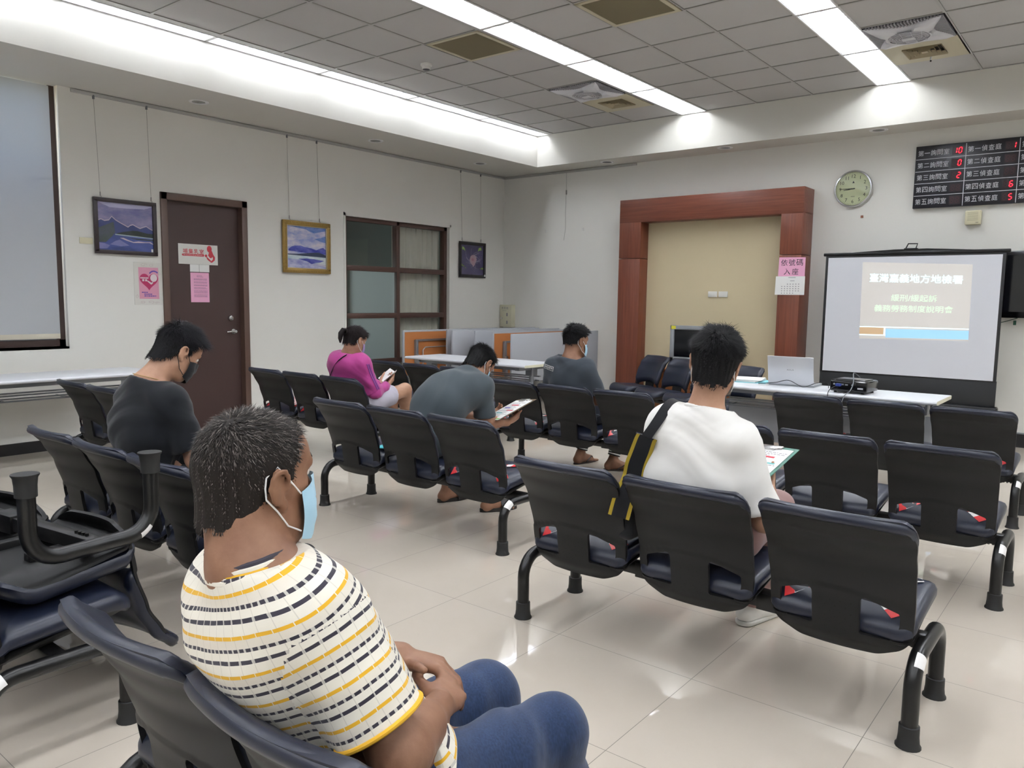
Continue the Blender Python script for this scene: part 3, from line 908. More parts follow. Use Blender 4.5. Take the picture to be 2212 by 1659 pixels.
# LED call board
t = thing('queue_display_board', 'black court call board with white characters and red digits', 'display board', (-0.05, YB, 2.7))
BX0, BX1, BZ0, BZ1 = -0.728, 0.64, 2.392, 3.02
mb = MB(); wall_box(mb, WB, BX0, BX1, BZ0, BZ1, 0.0, 0.05, 0.003); mb.build('housing', mat('board_black', '#16161e', 0.35), t, world=True)
mb = MB()
cols = [BX0 + 0.006, -0.272, 0.182, BX1 - 0.006]
rz = [BZ1 - 0.012 - 0.1225 * k for k in range(6)]
for z in rz[1:5]:
    wall_box(mb, WB, cols[0], cols[-1], z - 0.003, z + 0.003, 0.05, 0.052)
for x in cols[1:3]:
    wall_box(mb, WB, x - 0.003, x + 0.003, rz[5], rz[0], 0.05, 0.0525)
mb.build('grid_lines', mat('board_lines', '#c9c9cf', 0.5), t, world=True)
mb = MB()
for r_i, nch in enumerate('一二三四五'):
    zc = (rz[r_i] + rz[r_i + 1]) / 2
    for ci, s in ((0, '第' + nch + '詢問室'), (1, '第' + nch + '偵查庭')):
        for k, ch in enumerate(s):
            hh = 0.056 if ch not in '一二三' else {'一': 0.006, '二': 0.038, '三': 0.048}[ch]
            wall_text(mb, WB, ch, cols[ci] + 0.042 + k * 0.0585, zc, 0.0515, w=0.05, h=hh)
    wall_text(mb, WB, '第', cols[2] + 0.042, zc, 0.0515, w=0.05, h=0.056)
mb.build('lettering', mat('board_letters', '#d6d6da', 0.6), t, world=True)
SEG = {'0': 'abcdef', '1': 'bc', '2': 'abged', '5': 'afgcd', '6': 'afgedc', '8': 'abcdefg'}
def digit(mb, ch, a, z, w, h, d, slant=0.12):
    tk = 0.0075
    seg = {'a': (0, 1, 1, 1), 'b': (1, .5, 1, 1), 'c': (1, 0, 1, .5), 'd': (0, 0, 1, 0), 'e': (0, 0, 0, .5), 'f': (0, .5, 0, 1), 'g': (0, .5, 1, .5)}
    for s in SEG[ch]:
        x0_, y0_, x1_, y1_ = seg[s]
        px0, px1 = a + x0_ * w, a + x1_ * w; pz0, pz1 = z + y0_ * h, z + y1_ * h
        if x0_ == x1_:
            q = [(px0 - tk / 2, pz0 + tk * .6), (px0 + tk / 2, pz0 + tk * .6), (px0 + tk / 2, pz1 - tk * .6), (px0 - tk / 2, pz1 - tk * .6)]
        else:
            q = [(px0 + tk * .6, pz0 - tk / 2), (px1 - tk * .6, pz0 - tk / 2), (px1 - tk * .6, pz0 + tk / 2), (px0 + tk * .6, pz0 + tk / 2)]
        q = [(x + (zz - z) * slant, zz) for x, zz in q]
        wall_poly(mb, WB, q, d)
on, off, win = MB(), MB(), MB()
vals = [('10', ' 1'), (' 0', '  '), (' 2', '  '), ('  ', ' 6'), ('  ', ' 5')]
for r_i, row in enumerate(vals):
    zc = (rz[r_i] + rz[r_i + 1]) / 2
    for ci, s in enumerate(row):
        a0 = cols[ci] + (0.338 if ci == 0 else 0.345)
        wall_poly(win, WB, [(a0 - 0.012, zc - 0.042), (a0 + 0.094, zc - 0.042), (a0 + 0.094, zc + 0.042), (a0 - 0.012, zc + 0.042)], 0.0508)
        for k, ch in enumerate(s):
            digit(off, '8', a0 + k * 0.045, zc - 0.027, 0.026, 0.054, 0.0513)
            if ch != ' ':
                digit(on, ch, a0 + k * 0.045, zc - 0.027, 0.026, 0.054, 0.0518)
win.build('digit_windows', mat('digit_window', '#1c0a10', 0.3), t, world=True)
off.build('unlit_digits', mat('unlit_led', '#3a141b', 0.5), t, world=True)
on.build('lit_digits', mat('lit_led', '#ff2030', 0.5, emit=('#ff1525', 2.2)), t, world=True)

t = thing('speaker_box', 'small cream wall loudspeaker under the call board', 'speaker', (-0.168, YB, 2.27))
mb = MB(); wall_box(mb, WB, -0.238, -0.098, 2.2, 2.342, 0, 0.07, 0.012, 3); mb.build('case', M['cream_plastic'], t, world=True)
mb = MB()
for k in range(9):
    wall_box(mb, WB, -0.215, -0.121, 2.24 + k * 0.01, 2.243 + k * 0.01, 0.0695, 0.0715)
wall_box(mb, WB, -0.14, -0.115, 2.215, 2.225, 0.0695, 0.0715)
mb.build('grille', mat('grille_tan', '#a9a28a', 0.6), t, world=True)
mb = MB(); wall_box(mb, WB, -1.245, -1.22, 2.33, 2.355, 0, 0.012); tag(mb.build('anchor_block', mat('rust', '#8a5a44', 0.7)), 'tiny brown anchor block below the wall clock', 'anchor')

t = thing('wall_television', 'black flat television on the wall partly behind the projection screen', 'television', (0.7, YB, 1.6))
mb = MB(); wall_box(mb, WB, 0.12, 1.3, 1.28, 1.93, 0.03, 0.1, 0.01); wall_box(mb, WB, 0.5, 0.9, 1.45, 1.75, 0.0, 0.03); mb.build('case', M['black_gloss'], t, world=True)
mb = MB(); wall_box(mb, WB, 0.16, 1.26, 1.34, 1.89, 0.1, 0.102); mb.build('screen', M['screen_black'], t, world=True)
mb = MB(); mb.tube([WB.p(0.1, 1.22, 0.03), WB.p(0.2, 1.25, 0.04), WB.p(0.28, 1.28, 0.05)], 0.004, 6); wall_box(mb, WB, 0.245, 0.27, 1.21, 1.255, 0.03, 0.045, 0.003); mb.build('cable', mat('green_tag', '#0d4a35', 0.5), t, world=True)

t = thing('suggestion_box', 'cream metal suggestion box on the wall in the corner', 'box', (-6.16, YB, 1.15))
mb = MB(); wall_box(mb, WB, -6.268, -6.045, 0.985, 1.315, 0, 0.09, 0.004); mb.build('case', mat('suggestion_cream', '#d3cfb6', 0.45), t, world=True)
mb = MB()
for k, ch in enumerate('意見箱'):
    wall_text(mb, WB, ch, -6.215 + k * 0.045, 1.265, 0.0915, h=0.036)
wall_poly(mb, WB, [(-6.22, 1.226), (-6.14, 1.226), (-6.14, 1.229), (-6.22, 1.229)], 0.0915)
for z in (1.145, 1.03):
    wall_poly(mb, WB, [(-6.14, z), (-6.115, z), (-6.115, z + 0.048), (-6.14, z + 0.048)], 0.0915)
mb.build('lettering', M['grey_ink'], t, world=True)
MB().lathe([(0.012, 0), (0.012, -0.012), (0.006, -0.014)], 12, (-6.228, YB - 0.09, 1.115), 'y').build('lock', M['chrome'], t, world=True)
# ================================================================== lamps and devices in the ceiling
def make_fixture(x0, x1, y0, y1, label):
    cx = (x0 + x1) / 2
    t = thing('ceiling_light', label, 'ceiling light', (cx, (y0 + y1) / 2, ZC), group='louvred fluorescent lights in the ceiling')
    zt = 0.034 if (x1 - x0) > 0.24 else 0.044
    hw = (x1 - x0) / 2; hl = (y1 - y0) / 2 - 0.008
    mb = MB()
    mb.box((-hw, -hl, 0.068), (hw, hl, 0.075))
    for s in (-1, 1):
        mb.box((s * hw - 0.006, -hl, -0.004), (s * hw + 0.006, hl, 0.07))
        mb.box((-hw, s * hl - 0.010, -0.004), (hw, s * hl + 0.010, 0.07))
    mb.build('housing', M['white_metal'], t)
    mb = MB()
    # three lengthwise curved reflectors and the cross blades
    for c in (-hw + 0.006, 0, hw - 0.006):
        for s in (-1, 1):
            if (c < 0 and s < 0) or (c > 0 and s > 0 and abs(c) > 0.01): continue
            prof = [(0.004, 0.002), (0.006, 0.010), (0.012, 0.018), (0.022, 0.024)] if hw > 0.12 else [(0.004, 0.002), (0.006, 0.012), (0.012, 0.022), (0.022, 0.031)]
            sc = 1.0 if hw > 0.12 else 0.62
            vs = []; fs = []
            for px, pz in prof:
                vs += [(c + s * px * sc, -hl + 0.01, pz), (c + s * px * sc, hl - 0.01, pz)]
            for k in range(3):
                fs.append((2 * k, 2 * k + 1, 2 * k + 3, 2 * k + 2))
            mb.add(vs, fs, True)
    n = 15
    for k in range(1, n):
        y = -hl + 2 * hl * k / n
        for a, b in ((-hw + 0.008, -0.003), (0.003, hw - 0.008)):
            mb.add([(a, y - 0.004, 0.022), (b, y - 0.004, 0.022), (b, y, 0.002), (a, y, 0.002), (a, y + 0.004, 0.022), (b, y + 0.004, 0.022)],
                   [(0, 1, 2, 3), (3, 2, 5, 4)], False)
    mb.build('louver', M['louver'], t)
    for s in (-1, 1):
        MB().cyl((s * hw * 0.5, -hl + 0.03, zt), (s * hw * 0.5, hl - 0.03, zt), 0.012, n=8).build('tube', M['tube'] if hw > 0.12 else M['tube_old'], t)
    return t
wide = narrow = None
names = ['left row along the cove', 'middle row', 'row right of the middle', 'added unseen fourth row', 'added unseen fifth row']
order = ['first', 'second', 'third', 'fourth', 'fifth', 'sixth', 'seventh', 'eighth', 'ninth', 'tenth']
for ri, (x0, x1) in enumerate(LIGHT_ROWS):
    for k in range(10):  # fixtures beyond the view are added to light the room
        y1 = 6.08 - 1.21 * k; y0 = y1 - 1.21
        if y0 < -6.2: continue
        lab = 'louvred fluorescent light, %s from the back wall in the %s' % (order[k], names[ri])
        if ri == 0 and k >= 0:
            if narrow is None:
                narrow = make_fixture(x0, x1, y0, y1, lab)
            else:
                dup(narrow, lab, loc=((x0 + x1) / 2, (y0 + y1) / 2, ZC))
        else:
            if wide is None:
                wide = make_fixture(x0, x1, y0, y1, lab)
            else:
                dup(wide, lab, loc=((x0 + x1) / 2, (y0 + y1) / 2, ZC))

# recessed downlights in the soffit (switched off)
M['lens'] = mat('downlight_lens', '#8f8f90', 0.2)
d0 = None
for (x, y), lab in zip(((-5.81, 1.43), (-5.81, 3.6), (-5.80, 5.42), (-4.35, 6.27), (-2.72, 6.24), (-1.05, 6.25)),
        ('above the brown door', 'above the gold framed painting', 'above the flower picture', 'in the back corner right of the cove corner', 'above the wooden portal', 'left of the call board')):
    lab = 'round unlit downlight in the soffit ' + lab
    if d0 is None:
        d0 = thing('downlight', lab, 'downlight', (x, y, ZS), group='unlit downlights in the soffit')
        MB().lathe([(0.062, 0.0), (0.062, -0.004), (0.085, -0.006), (0.09, 0.0)], 28).build('ring', M['white_metal'], d0)
        MB().lathe([(0.06, -0.001), (0.03, -0.0015), (0.001, -0.002)], 24).build('lens', M['lens'], d0)
    else:
        dup(d0, lab, loc=(x, y, ZS))

# ceiling circulation fans with curved star shaped covers
M['fan_white'] = mat('fan_white', '#dcdde2', 0.3)
M['fan_slot'] = mat('fan_slot', '#4c4a50', 0.7)
M['fan_grille'] = mat('fan_grille', '#a8a7ad', 0.6)
def make_fan(cx, cyy, label):
    t = thing('ceiling_fan', label, 'ceiling fan', (cx, cyy, ZC), group='ceiling fans')
    h = 0.295
    MB().box((-h, -h, 0.0), (h, h, 0.03)).build('back_plate', M['fan_slot'], t)
    mb = MB()
    for k in range(4):
        rot = Matrix.Rotation(PI / 2 * k, 3, 'Z')
        for i in range(23):
            u = -0.26 + 0.52 * i / 22
            dip = 0.11 * (1 - (u / 0.29) ** 2)
            a, b = Vector((u - 0.0055, h - 0.004, -0.006)), Vector((u + 0.0055, h - dip - 0.03, -0.012))
            vs = [rot @ Vector((x, y, z)) for x in (a.x, b.x) for y in (a.y, b.y) for z in (-0.012, 0.0)]
            mb.add(vs, [(0, 1, 3, 2), (4, 6, 7, 5), (0, 4, 5, 1), (2, 3, 7, 6), (0, 2, 6, 4), (1, 5, 7, 3)], False)
    mb.build('slotted_grille', M['fan_grille'], t)
    # star shaped body: concave sides, sloping up to a ring
    n = 96
    rings = []
    for sc, z in ((1.0, -0.004), (0.99, -0.012), (0.9, -0.026), (0.8, -0.04)):
        vs = []
        for k in range(n):
            th = 2 * PI * k / n + PI / 4
            q = (th - PI / 4) % (PI / 2)            # 0 at a corner
            edge = abs(q / (PI / 4) - 1)            # 1 at corner, 0 mid side
            rad = 0.185 + (0.40 - 0.185) * edge ** 2.6
            rad = 0.185 + (rad - 0.185) * (1 if sc > 0.95 else sc ** 2)
            vs.append(Vector((math.cos(th) * rad * (sc if edge < .5 else 1), math.sin(th) * rad * (sc if edge < .5 else 1), z)))
        rings.append(vs)
    rings.append([Vector((math.cos(2 * PI * k / n + PI / 4) * 0.17, math.sin(2 * PI * k / n + PI / 4) * 0.17, -0.05)) for k in range(n)])
    rings.append([Vector((math.cos(2 * PI * k / n + PI / 4) * 0.155, math.sin(2 * PI * k / n + PI / 4) * 0.155, -0.046)) for k in range(n)])
    vs = [p for rg in rings for p in rg]; fs = []
    for i in range(len(rings) - 1):
        for k in range(n):
            k2 = (k + 1) % n
            fs.append((i * n + k, i * n + k2, (i + 1) * n + k2, (i + 1) * n + k))
    MB().add(vs, fs, True).build('cover', M['fan_white'], t)
    mb = MB()
    mb.lathe([(0.158, -0.04), (0.08, -0.05), (0.001, -0.052)], 40)
    mb.build('grille_disc', M['fan_grille'], t)
    mb = MB()
    for r_ in (0.07, 0.095, 0.12, 0.142):
        mb.tube([(r_ * math.cos(2 * PI * k / 40), r_ * math.sin(2 * PI * k / 40), -0.0535 + 0.01 * (r_ / 0.16) ** 2) for k in range(40)], 0.0022, 5, closed=True)
    for x in (-0.1, -0.035, 0.035, 0.1):
        l = math.sqrt(0.155 ** 2 - x * x)
        mb.tube([(x * 1.15, -l, -0.048), (x, 0, -0.056), (x * 1.15, l, -0.048)], 0.0025, 5)
    mb.rbox((-0.05, -0.03, -0.062), (0.05, 0.03, -0.05), 0.01)
    mb.build('ribs', M['fan_white'], t)
    mb = MB()
    for k in range(4):
        rot = Matrix.Rotation(PI / 2 * k + PI / 4, 3, 'Z')
        mb.add([rot @ Vector(p) for p in ((0.305, 0, -0.0165), (0.26, 0.03, -0.031), (0.245, 0, -0.036), (0.26, -0.03, -0.031))], [(0, 1, 2, 3)], False)
    mb.build('corner_vents', M['fan_slot'], t)
    return t
f1 = make_fan(-3.555, 4.567, 'white ceiling fan with round grille beside the middle light row')
dup(f1, 'white ceiling fan with round grille right of the right light row', loc=(-0.437, 4.567, ZC))

M['vent_beige'] = mat('vent_beige', '#c9c2a8', 0.5)
M['vent_dark'] = mat('vent_dark', '#3a3630', 0.8)
def make_diffuser(cx, cyy, label):
    t = thing('air_diffuser', label, 'air vent', (cx, cyy, ZC), group='square air diffusers')
    h = 0.295
    mb = MB()
    for a, b in (((-h, 0.155), (h, h)), ((-h, -h), (h, -0.155)), ((-h, -0.155), (-0.155, 0.155)), ((0.155, -0.155), (h, 0.155))):
        mb.box((a[0], a[1], -0.004), (b[0], b[1], 0.004))
    mb.build('plate', M['vent_beige'], t)
    MB().box((-0.155, -0.155, 0.04), (0.155, 0.155, 0.045)).build('throat', M['vent_dark'], t)
    mb = MB()
    for k, s in enumerate((0.155, 0.12, 0.085, 0.05)):
        i = s - 0.014
        o_ = [(-s, -s), (s, -s), (s, s), (-s, s)]; q_ = [(-i, -i), (i, -i), (i, i), (-i, i)]
        for j in range(4):
            j2 = (j + 1) % 4
            mb.quad((*o_[j], -0.012), (*o_[j2], -0.012), (*q_[j2], 0.02), (*q_[j], 0.02))
            mb.quad((*o_[j], -0.012), (*o_[j2], -0.012), (o_[j2][0] * .97, o_[j2][1] * .97, -0.008), (o_[j][0] * .97, o_[j][1] * .97, -0.008))
    mb.box((-0.025, -0.025, -0.012), (0.025, 0.025, -0.004))
    mb.build('louver', mat('vent_louver', '#b5a98c', 0.5), t)
    return t
v1 = make_diffuser(-3.555, 5.172, 'beige square air diffuser beside the fan near the middle light row')
v2 = dup(v1, 'beige square air diffuser beside the fan right of the right light row', loc=(-0.437, 5.172, ZC))
t = thing('probe', 'small white probe hanging below the right air diffuser', 'sensor', (-0.42, 5.34, ZC))
MB().cyl((0, 0, -0.004), (0, 0, -0.04), 0.008, n=10).build('stem', M['white_plastic'], t); MB().cyl((0, 0, -0.04), (0, 0, -0.052), 0.007, n=10).build('tip', M['vent_dark'], t)
def make_return(cx, cyy, label):
    t = thing('return_grille', label, 'air vent', (cx, cyy, ZC), group='return air grilles')
    h = 0.295
    mb = MB()
    mb.box((-h, -h, -0.004), (h, -h + 0.035, 0.006)).box((-h, h - 0.035, -0.004), (h, h, 0.006)).box((-h, -h, -0.004), (-h + 0.035, h, 0.006)).box((h - 0.035, -h, -0.004), (h, h, 0.006))
    mb.build('frame', M['vent_beige'], t)
    mb = MB()
    for k in range(34):
        y = -0.255 + 0.51 * k / 33
        mb.box((-0.262, y - 0.0035, -0.003), (0.262, y + 0.0035, 0.012), Matrix.Rotation(0.6, 3, 'X'))
    mb.build('louver', mat('return_louver', '#857c62', 0.6), t)
    MB().box((-0.262, -0.262, 0.03), (0.262, 0.262, 0.035)).build('back', M['vent_dark'], t)
    return t
g1 = make_return(-3.555, 2.752, 'tan louvred return grille left of the middle light row')
dup(g1, 'tan louvred return grille at the top edge between two light rows', loc=(-1.995, 2.752, ZC))
t = thing('smoke_detector', 'round white smoke detector on the ceiling left of the return grille', 'detector', (-4.27, 2.88, ZC + 0.008))
MB().lathe([(0.055, 0), (0.055, -0.018), (0.05, -0.022), (0.042, -0.022), (0.04, -0.045), (0.03, -0.05), (0.001, -0.052)], 24).build('body', M['white_plastic'], t)
MB().lathe([(0.034, -0.0505), (0.02, -0.0535), (0.001, -0.054)], 20).build('sensor_cap', M['fan_slot'], t)
# ================================================================== three seat waiting benches
def clip_grid(f, u0, u1, v0, v1, nu, nv):
    """marching-squares mesh of the region f(u, v) < 0 on a grid; returns 2D points and faces"""
    U = [u0 + (u1 - u0) * i / nu for i in range(nu + 1)]; V = [v0 + (v1 - v0) * j / nv for j in range(nv + 1)]
    F = [[f(u, v) for v in V] for u in U]
    pts = []; idx = {}; faces = []
    def pt(key, p):
        if key not in idx:
            idx[key] = len(pts); pts.append(p)
        return idx[key]
    for i in range(nu):
        for j in range(nv):
            c = [(i, j), (i + 1, j), (i + 1, j + 1), (i, j + 1)]
            vals = [F[a][b] for a, b in c]
            if all(x >= 0 for x in vals): continue
            poly = []
            for k in range(4):
                a, b = c[k], c[(k + 1) % 4]; fa, fb = vals[k], vals[(k + 1) % 4]
                if fa < 0: poly.append(pt(a, (U[a[0]], V[a[1]])))
                if (fa < 0) != (fb < 0):
                    t = fa / (fa - fb)
                    t = min(max(t, 0.02), 0.98)
                    key = (min(a, b), max(a, b), 'x')
                    poly.append(pt(key, (U[a[0]] + (U[b[0]] - U[a[0]]) * t, V[a[1]] + (V[b[1]] - V[a[1]]) * t)))
            if len(poly) >= 3: faces.append(tuple(poly))
    return pts, faces

def sheet(mb, pts, faces, front, back):
    """closed shell between two mapped copies of a 2D region"""
    n = len(pts)
    vs = [front(*p) for p in pts] + [back(*p) for p in pts]
    fs = list(faces) + [tuple(n + i for i in reversed(f)) for f in faces]
    cnt = {}
    for f in faces:
        for k in range(len(f)):
            a, b = f[k], f[(k + 1) % len(f)]
            cnt[(a, b)] = cnt.get((a, b), 0) + 1
    for (a, b) in cnt:
        if (b, a) not in cnt:
            fs.append((b, a, n + a, n + b))
    mb.add(vs, fs, True)

def smooth01(x):
    x = min(1, max(0, x)); return x * x * (3 - 2 * x)
def interp(x, xs, ys):
    if x <= xs[0]: return ys[0]
    for a, b, ya, yb in zip(xs, xs[1:], ys, ys[1:]):
        if x <= b: return ya + (yb - ya) * smooth01((x - a) / (b - a)) * 0.5 + (yb - ya) * 0.5 * (x - a) / (b - a)
    return ys[-1]
BZ_B, BZ_T = 0.248, 0.722
def back_surf(u, v, off=0.0):
    """rear surface of the moulded back; u -1..1 across, v 0..1 up; off moves it forward"""
    w = interp(v, (0, .3, .75, 1), (.225, .232, .238, .254))
    y = interp(v, (0, .1, .35, .65, .85, 1), (.05, .022, .006, -.035, -.085, -.138))
    y += 0.045 * u * u
    z = BZ_B + (BZ_T - BZ_B) * v
    return Vector((u * w, y + off, z + off * 0.25))
def rbox2(u, v, cu, cv, hu, hv, r):
    qx, qy = abs(u - cu) - hu + r, abs(v - cv) - hv + r
    return math.hypot(max(qx, 0), max(qy, 0)) + min(max(qx, qy), 0) - r
def back_outline(u, v):
    au = abs(u)
    vb = 0.0 + 0.075 * smooth01((au - .5) / .5)
    vt = 1.0 - 0.035 * au ** 3 - 0.22 * max(0, au - 0.86) ** 2 / 0.02 * 0.12
    d = max(au - 1, vb - v, v - vt)
    # rounded top corners
    if au > 0.86 and v > vt - 0.13:
        cx_, cv_ = au - 0.86, (v - (vt - 0.13))
        d = max(d, (math.hypot(cx_ / 0.14, cv_ / 0.13) - 1) * 0.13)
    if au > 0.8 and v < vb + 0.12:
        d = max(d, (math.hypot((au - 0.8) / 0.2, (vb + 0.12 - v) / 0.12) - 1) * 0.12)
    # the two openings
    s = au
    top = 0.435 - 0.20 * (s - 0.34)
    hole = max(0.33 - s, s - 0.83, 0.15 - 0.02 * s - v, v - top)
    if s > 0.73 and v < 0.25:
        hole = max(hole, (math.hypot((s - 0.71) / 0.12, (0.27 - v) / 0.13) - 1) * 0.1)
    if s < 0.42 and v > top - 0.06:
        hole = max(hole, (math.hypot((0.42 - s) / 0.09, (v - top + 0.06) / 0.06) - 1) * 0.07)
    return max(d, -hole)

def shell_mat():
    m = mat('moulded_black_shell', '#0b0b0c', 0.5, spec=0.3, bump=(1400, 0.05))
    nt = NT(m)
    u, v, _ = nt.xyz(nt.uv())
    def cell(c, n):
        return nt.m('SUBTRACT', nt.m('FRACT', nt.m('MULTIPLY', c, n)), 0.5)
    row = nt.m('FLOOR', nt.m('MULTIPLY', v, 24))
    sh = nt.m('MULTIPLY', nt.m('MODULO', row, 2), 0.035)
    du = nt.m('DIVIDE', cell(nt.m('ADD', u, sh), 14), 14 / 0.46)
    dv = nt.m('DIVIDE', cell(v, 24), 24 / 0.42)
    d = nt.m('SQRT', nt.m('ADD', nt.m('POWER', du, 2), nt.m('POWER', dv, 2)))
    dot = nt.m('LESS_THAN', d, 0.0026)
    inb = nt.m('MULTIPLY', nt.m('LESS_THAN', nt.m('ABSOLUTE', nt.m('SUBTRACT', u, 0.5)), 0.145), nt.m('MULTIPLY', nt.m('GREATER_THAN', v, 0.085), nt.m('LESS_THAN', v, 0.36)))
    k = nt.m('MULTIPLY', dot, inb)
    nt.base(nt.mix(k, rgb('#0d0d0e'), rgb('#010101')))
    return m
M['shell'] = shell_mat()

def uv_from(o, fn):
    me = o.data
    uvl = me.uv_layers.new(name='UVMap')
    for p in me.polygons:
        for li in p.loop_indices:
            uvl.data[li].uv = fn(me.vertices[me.loops[li].vertex_index].co, p)

# meshes shared by every bench seat
def build_seat_meshes():
    out = {}
    pts, faces = clip_grid(back_outline, -1.02, 1.02, -0.02, 1.02, 68, 60)
    def arch(u): return 0.46 - 0.10 * u * u
    def step(u, v): return 0.004 * smooth01((arch(u) - v) / 0.012)
    mb = MB()
    sheet(mb, pts, faces, lambda u, v: back_surf(u, v, 0.010 - 0.0), lambda u, v: back_surf(u, v, -step(u, v)))
    o = mb.build('backrest', M['shell'])
    allp = pts + pts
    uvl = o.data.uv_layers.new(name='UVMap')
    for p in o.data.polygons:
        for li in p.loop_indices:
            u, v = allp[o.data.loops[li].vertex_index]
            uvl.data[li].uv = ((u + 1) / 2, v)
    out['backrest'] = o
    # padded front of the back, folded over the top edge
    def pad_outline(u, v):
        au = abs(u)
        d = max(au - 0.99, 0.40 - 0.09 * u * u - v, v - 1.045)
        if au > 0.8 and v > 0.90:
            d = max(d, (math.hypot((au - 0.8) / 0.19, (v - 0.90) / 0.145) - 1) * 0.12)
        if au > 0.8 and v < 0.45:
            d = max(d, (math.hypot((au - 0.8) / 0.19, (0.45 - v) / 0.12) - 1) * 0.12)
        return d
    p2, f2_ = clip_grid(pad_outline, -1.0, 1.0, 0.28, 1.06, 44, 34)
    def fat(u, v): return min(1.0, max(0.0, -pad_outline(u, v)) / 0.10) ** 0.5
    mb = MB()
    def padback(u, v):
        p = back_surf(u, v, 0.0105)
        if v > 0.985:
            k = smooth01((v - 0.985) / 0.05)
            p = p + Vector((0, -0.014 * k, -0.002 * k))
        return p
    sheet(mb, p2, f2_, lambda u, v: back_surf(u, v, 0.014 + 0.034 * fat(u, v)), padback)
    # rolled top edge
    ps = []
    for k in range(31):
        u = -0.965 + 1.93 * k / 30
        au = abs(u)
        vv = 1.012 - 0.035 * au ** 3 - (0.09 * max(0, (au - 0.86) / 0.105) ** 2 if au > 0.86 else 0)
        ps.append(back_surf(u, vv, 0.010))
    mb.tube(ps, [0.006 + 0.0135 * min(1, (1 - abs(-1 + 2 * k / 30)) * 9) for k in range(31)], 12)
    out['cushion'] = mb.build('back_cushion', M['vinyl'])
    # seat pad
    def outline(ins, n=64, hx=0.238, y0=0.035, y1=0.475, rb=0.05, rf=0.11):
        pl = []
        hx -= ins; y0_, y1_ = y0 + ins, y1 - ins
        rb = max(0.01, rb - ins); rf = max(0.02, rf - ins)
        for (cx_, cy__, r, a0) in ((hx - rf, y1_ - rf, rf, 0), (-hx + rf, y1_ - rf, rf, 90), (-hx + rb, y0_ + rb, rb, 180), (hx - rb, y0_ + rb, rb, 270)):
            for q in range(9):
                th = R(a0 + 90 * q / 8)
                pl.append((cx_ + r * math.cos(th), cy__ + r * math.sin(th)))
        return pl
    def loft(mb, levels, zf):
        n = None
        vs = []; fs = []
        for ins, dz in levels:
            pl = outline(ins); n = len(pl)
            vs += [(x, y, zf(x, y) + dz) for x, y in pl]
        for i in range(len(levels) - 1):
            for k in range(n):
                k2 = (k + 1) % n
                fs.append((i * n + k, i * n + k2, (i + 1) * n + k2, (i + 1) * n + k))
        c0 = len(vs); vs.append((0, 0.25, zf(0, 0.25) + levels[0][1])); vs.append((0, 0.25, zf(0, 0.25) + levels[-1][1]))
        for k in range(n):
            fs.append((c0, (k + 1) % n, k)); fs.append((c0 + 1, (len(levels) - 1) * n + k, (len(levels) - 1) * n + (k + 1) % n))
        mb.add(vs, fs, True)
    zf = lambda x, y: 0.428 - 0.035 * smooth01((y - 0.38) / 0.1) - 0.012 * smooth01((0.22 - y) / 0.2) - 0.045 * smooth01((0.13 - y) / 0.10) - 0.008 * (1 - (x / 0.24) ** 2) * (1 if y < 0.4 else 0.5)
    mb = MB(); loft(mb, [(0.03, -0.058), (0.008, -0.056), (0.0, -0.045), (0.0, -0.025), (0.008, -0.010), (0.025, -0.002), (0.06, 0.0), (0.12, -0.003)], zf)
    out['pad'] = mb.build('seat', M['vinyl'])
    zf2 = lambda x, y: 0.372 - 0.02 * smooth01((y - 0.38) / 0.1) - 0.02 * smooth01((0.3 - y) / 0.3) - 0.05 * smooth01((0.16 - y) / 0.12)
    mb = MB(); loft(mb, [(0.13, -0.052), (0.09, -0.05), (0.045, -0.03), (0.02, -0.01), (0.008, 0.0), (0.006, 0.008), (0.05, 0.008)], zf2)
    for s in (-1, 1):
        mb.rbox((s * 0.10 - 0.02, 0.10, 0.295), (s * 0.10 + 0.02, 0.34, 0.33), 0.004)
    out['shell'] = mb.build('seat_shell', M['black_plastic'])
    # crossed barrier tape on an empty seat
    mb = MB()
    for s in (-1, 1):
        n = 14
        d = Vector((0.38 * s, 0.31, 0)); L = d.length; e = d / L; q = Vector((-e.y, e.x, 0)) * 0.03
        p0 = Vector((-0.19 * s, 0.075, 0))
        for k in range(n):
            a, b = p0 + e * (L * k / n), p0 + e * (L * (k + 1) / n)
            mb.mat(k % 2)
            sk = e * 0.012
            v4 = [a - q - sk, b - q - sk, b + q + sk, a + q + sk]
            lift = 0.0016 if s > 0 else 0.0022
            mb.add([(p.x, p.y, zf(p.x, p.y) + lift) for p in v4], [(0, 1, 2, 3)], True)
    out['tape'] = mb.build('warning_tape', [M['red_tape'], M['white_tape']])
    # end leg: bent tube
    def arc(cy_, cz, r, a0, a1, n=7):
        return [(0, cy_ + r * math.cos(R(a0 + (a1 - a0) * k / n)), cz + r * math.sin(R(a0 + (a1 - a0) * k / n))) for k in range(n + 1)]
    path = [(0, 0, 0.01), (0, 0, 0.10)] + arc(0.095, 0.182, 0.095, 180, 90) + arc(0.315, 0.182, 0.095, 90, 0) + [(0, 0.41, 0.10), (0, 0.41, 0.01)]
    out['leg'] = MB().tube(path, 0.0255, 14).build('leg_frame', M['black_metal'])
    out['foot'] = MB().lathe([(0.0275, 0.072), (0.031, 0.07), (0.0315, 0.035), (0.034, 0.012), (0.039, 0.004), (0.039, 0.0)], 18).build('rubber_foot', M['rubber'])
    ap = arc(0.095, 0.182, 0.095, 138, 112, 4)
    mb = MB(); vs = []; fs = []
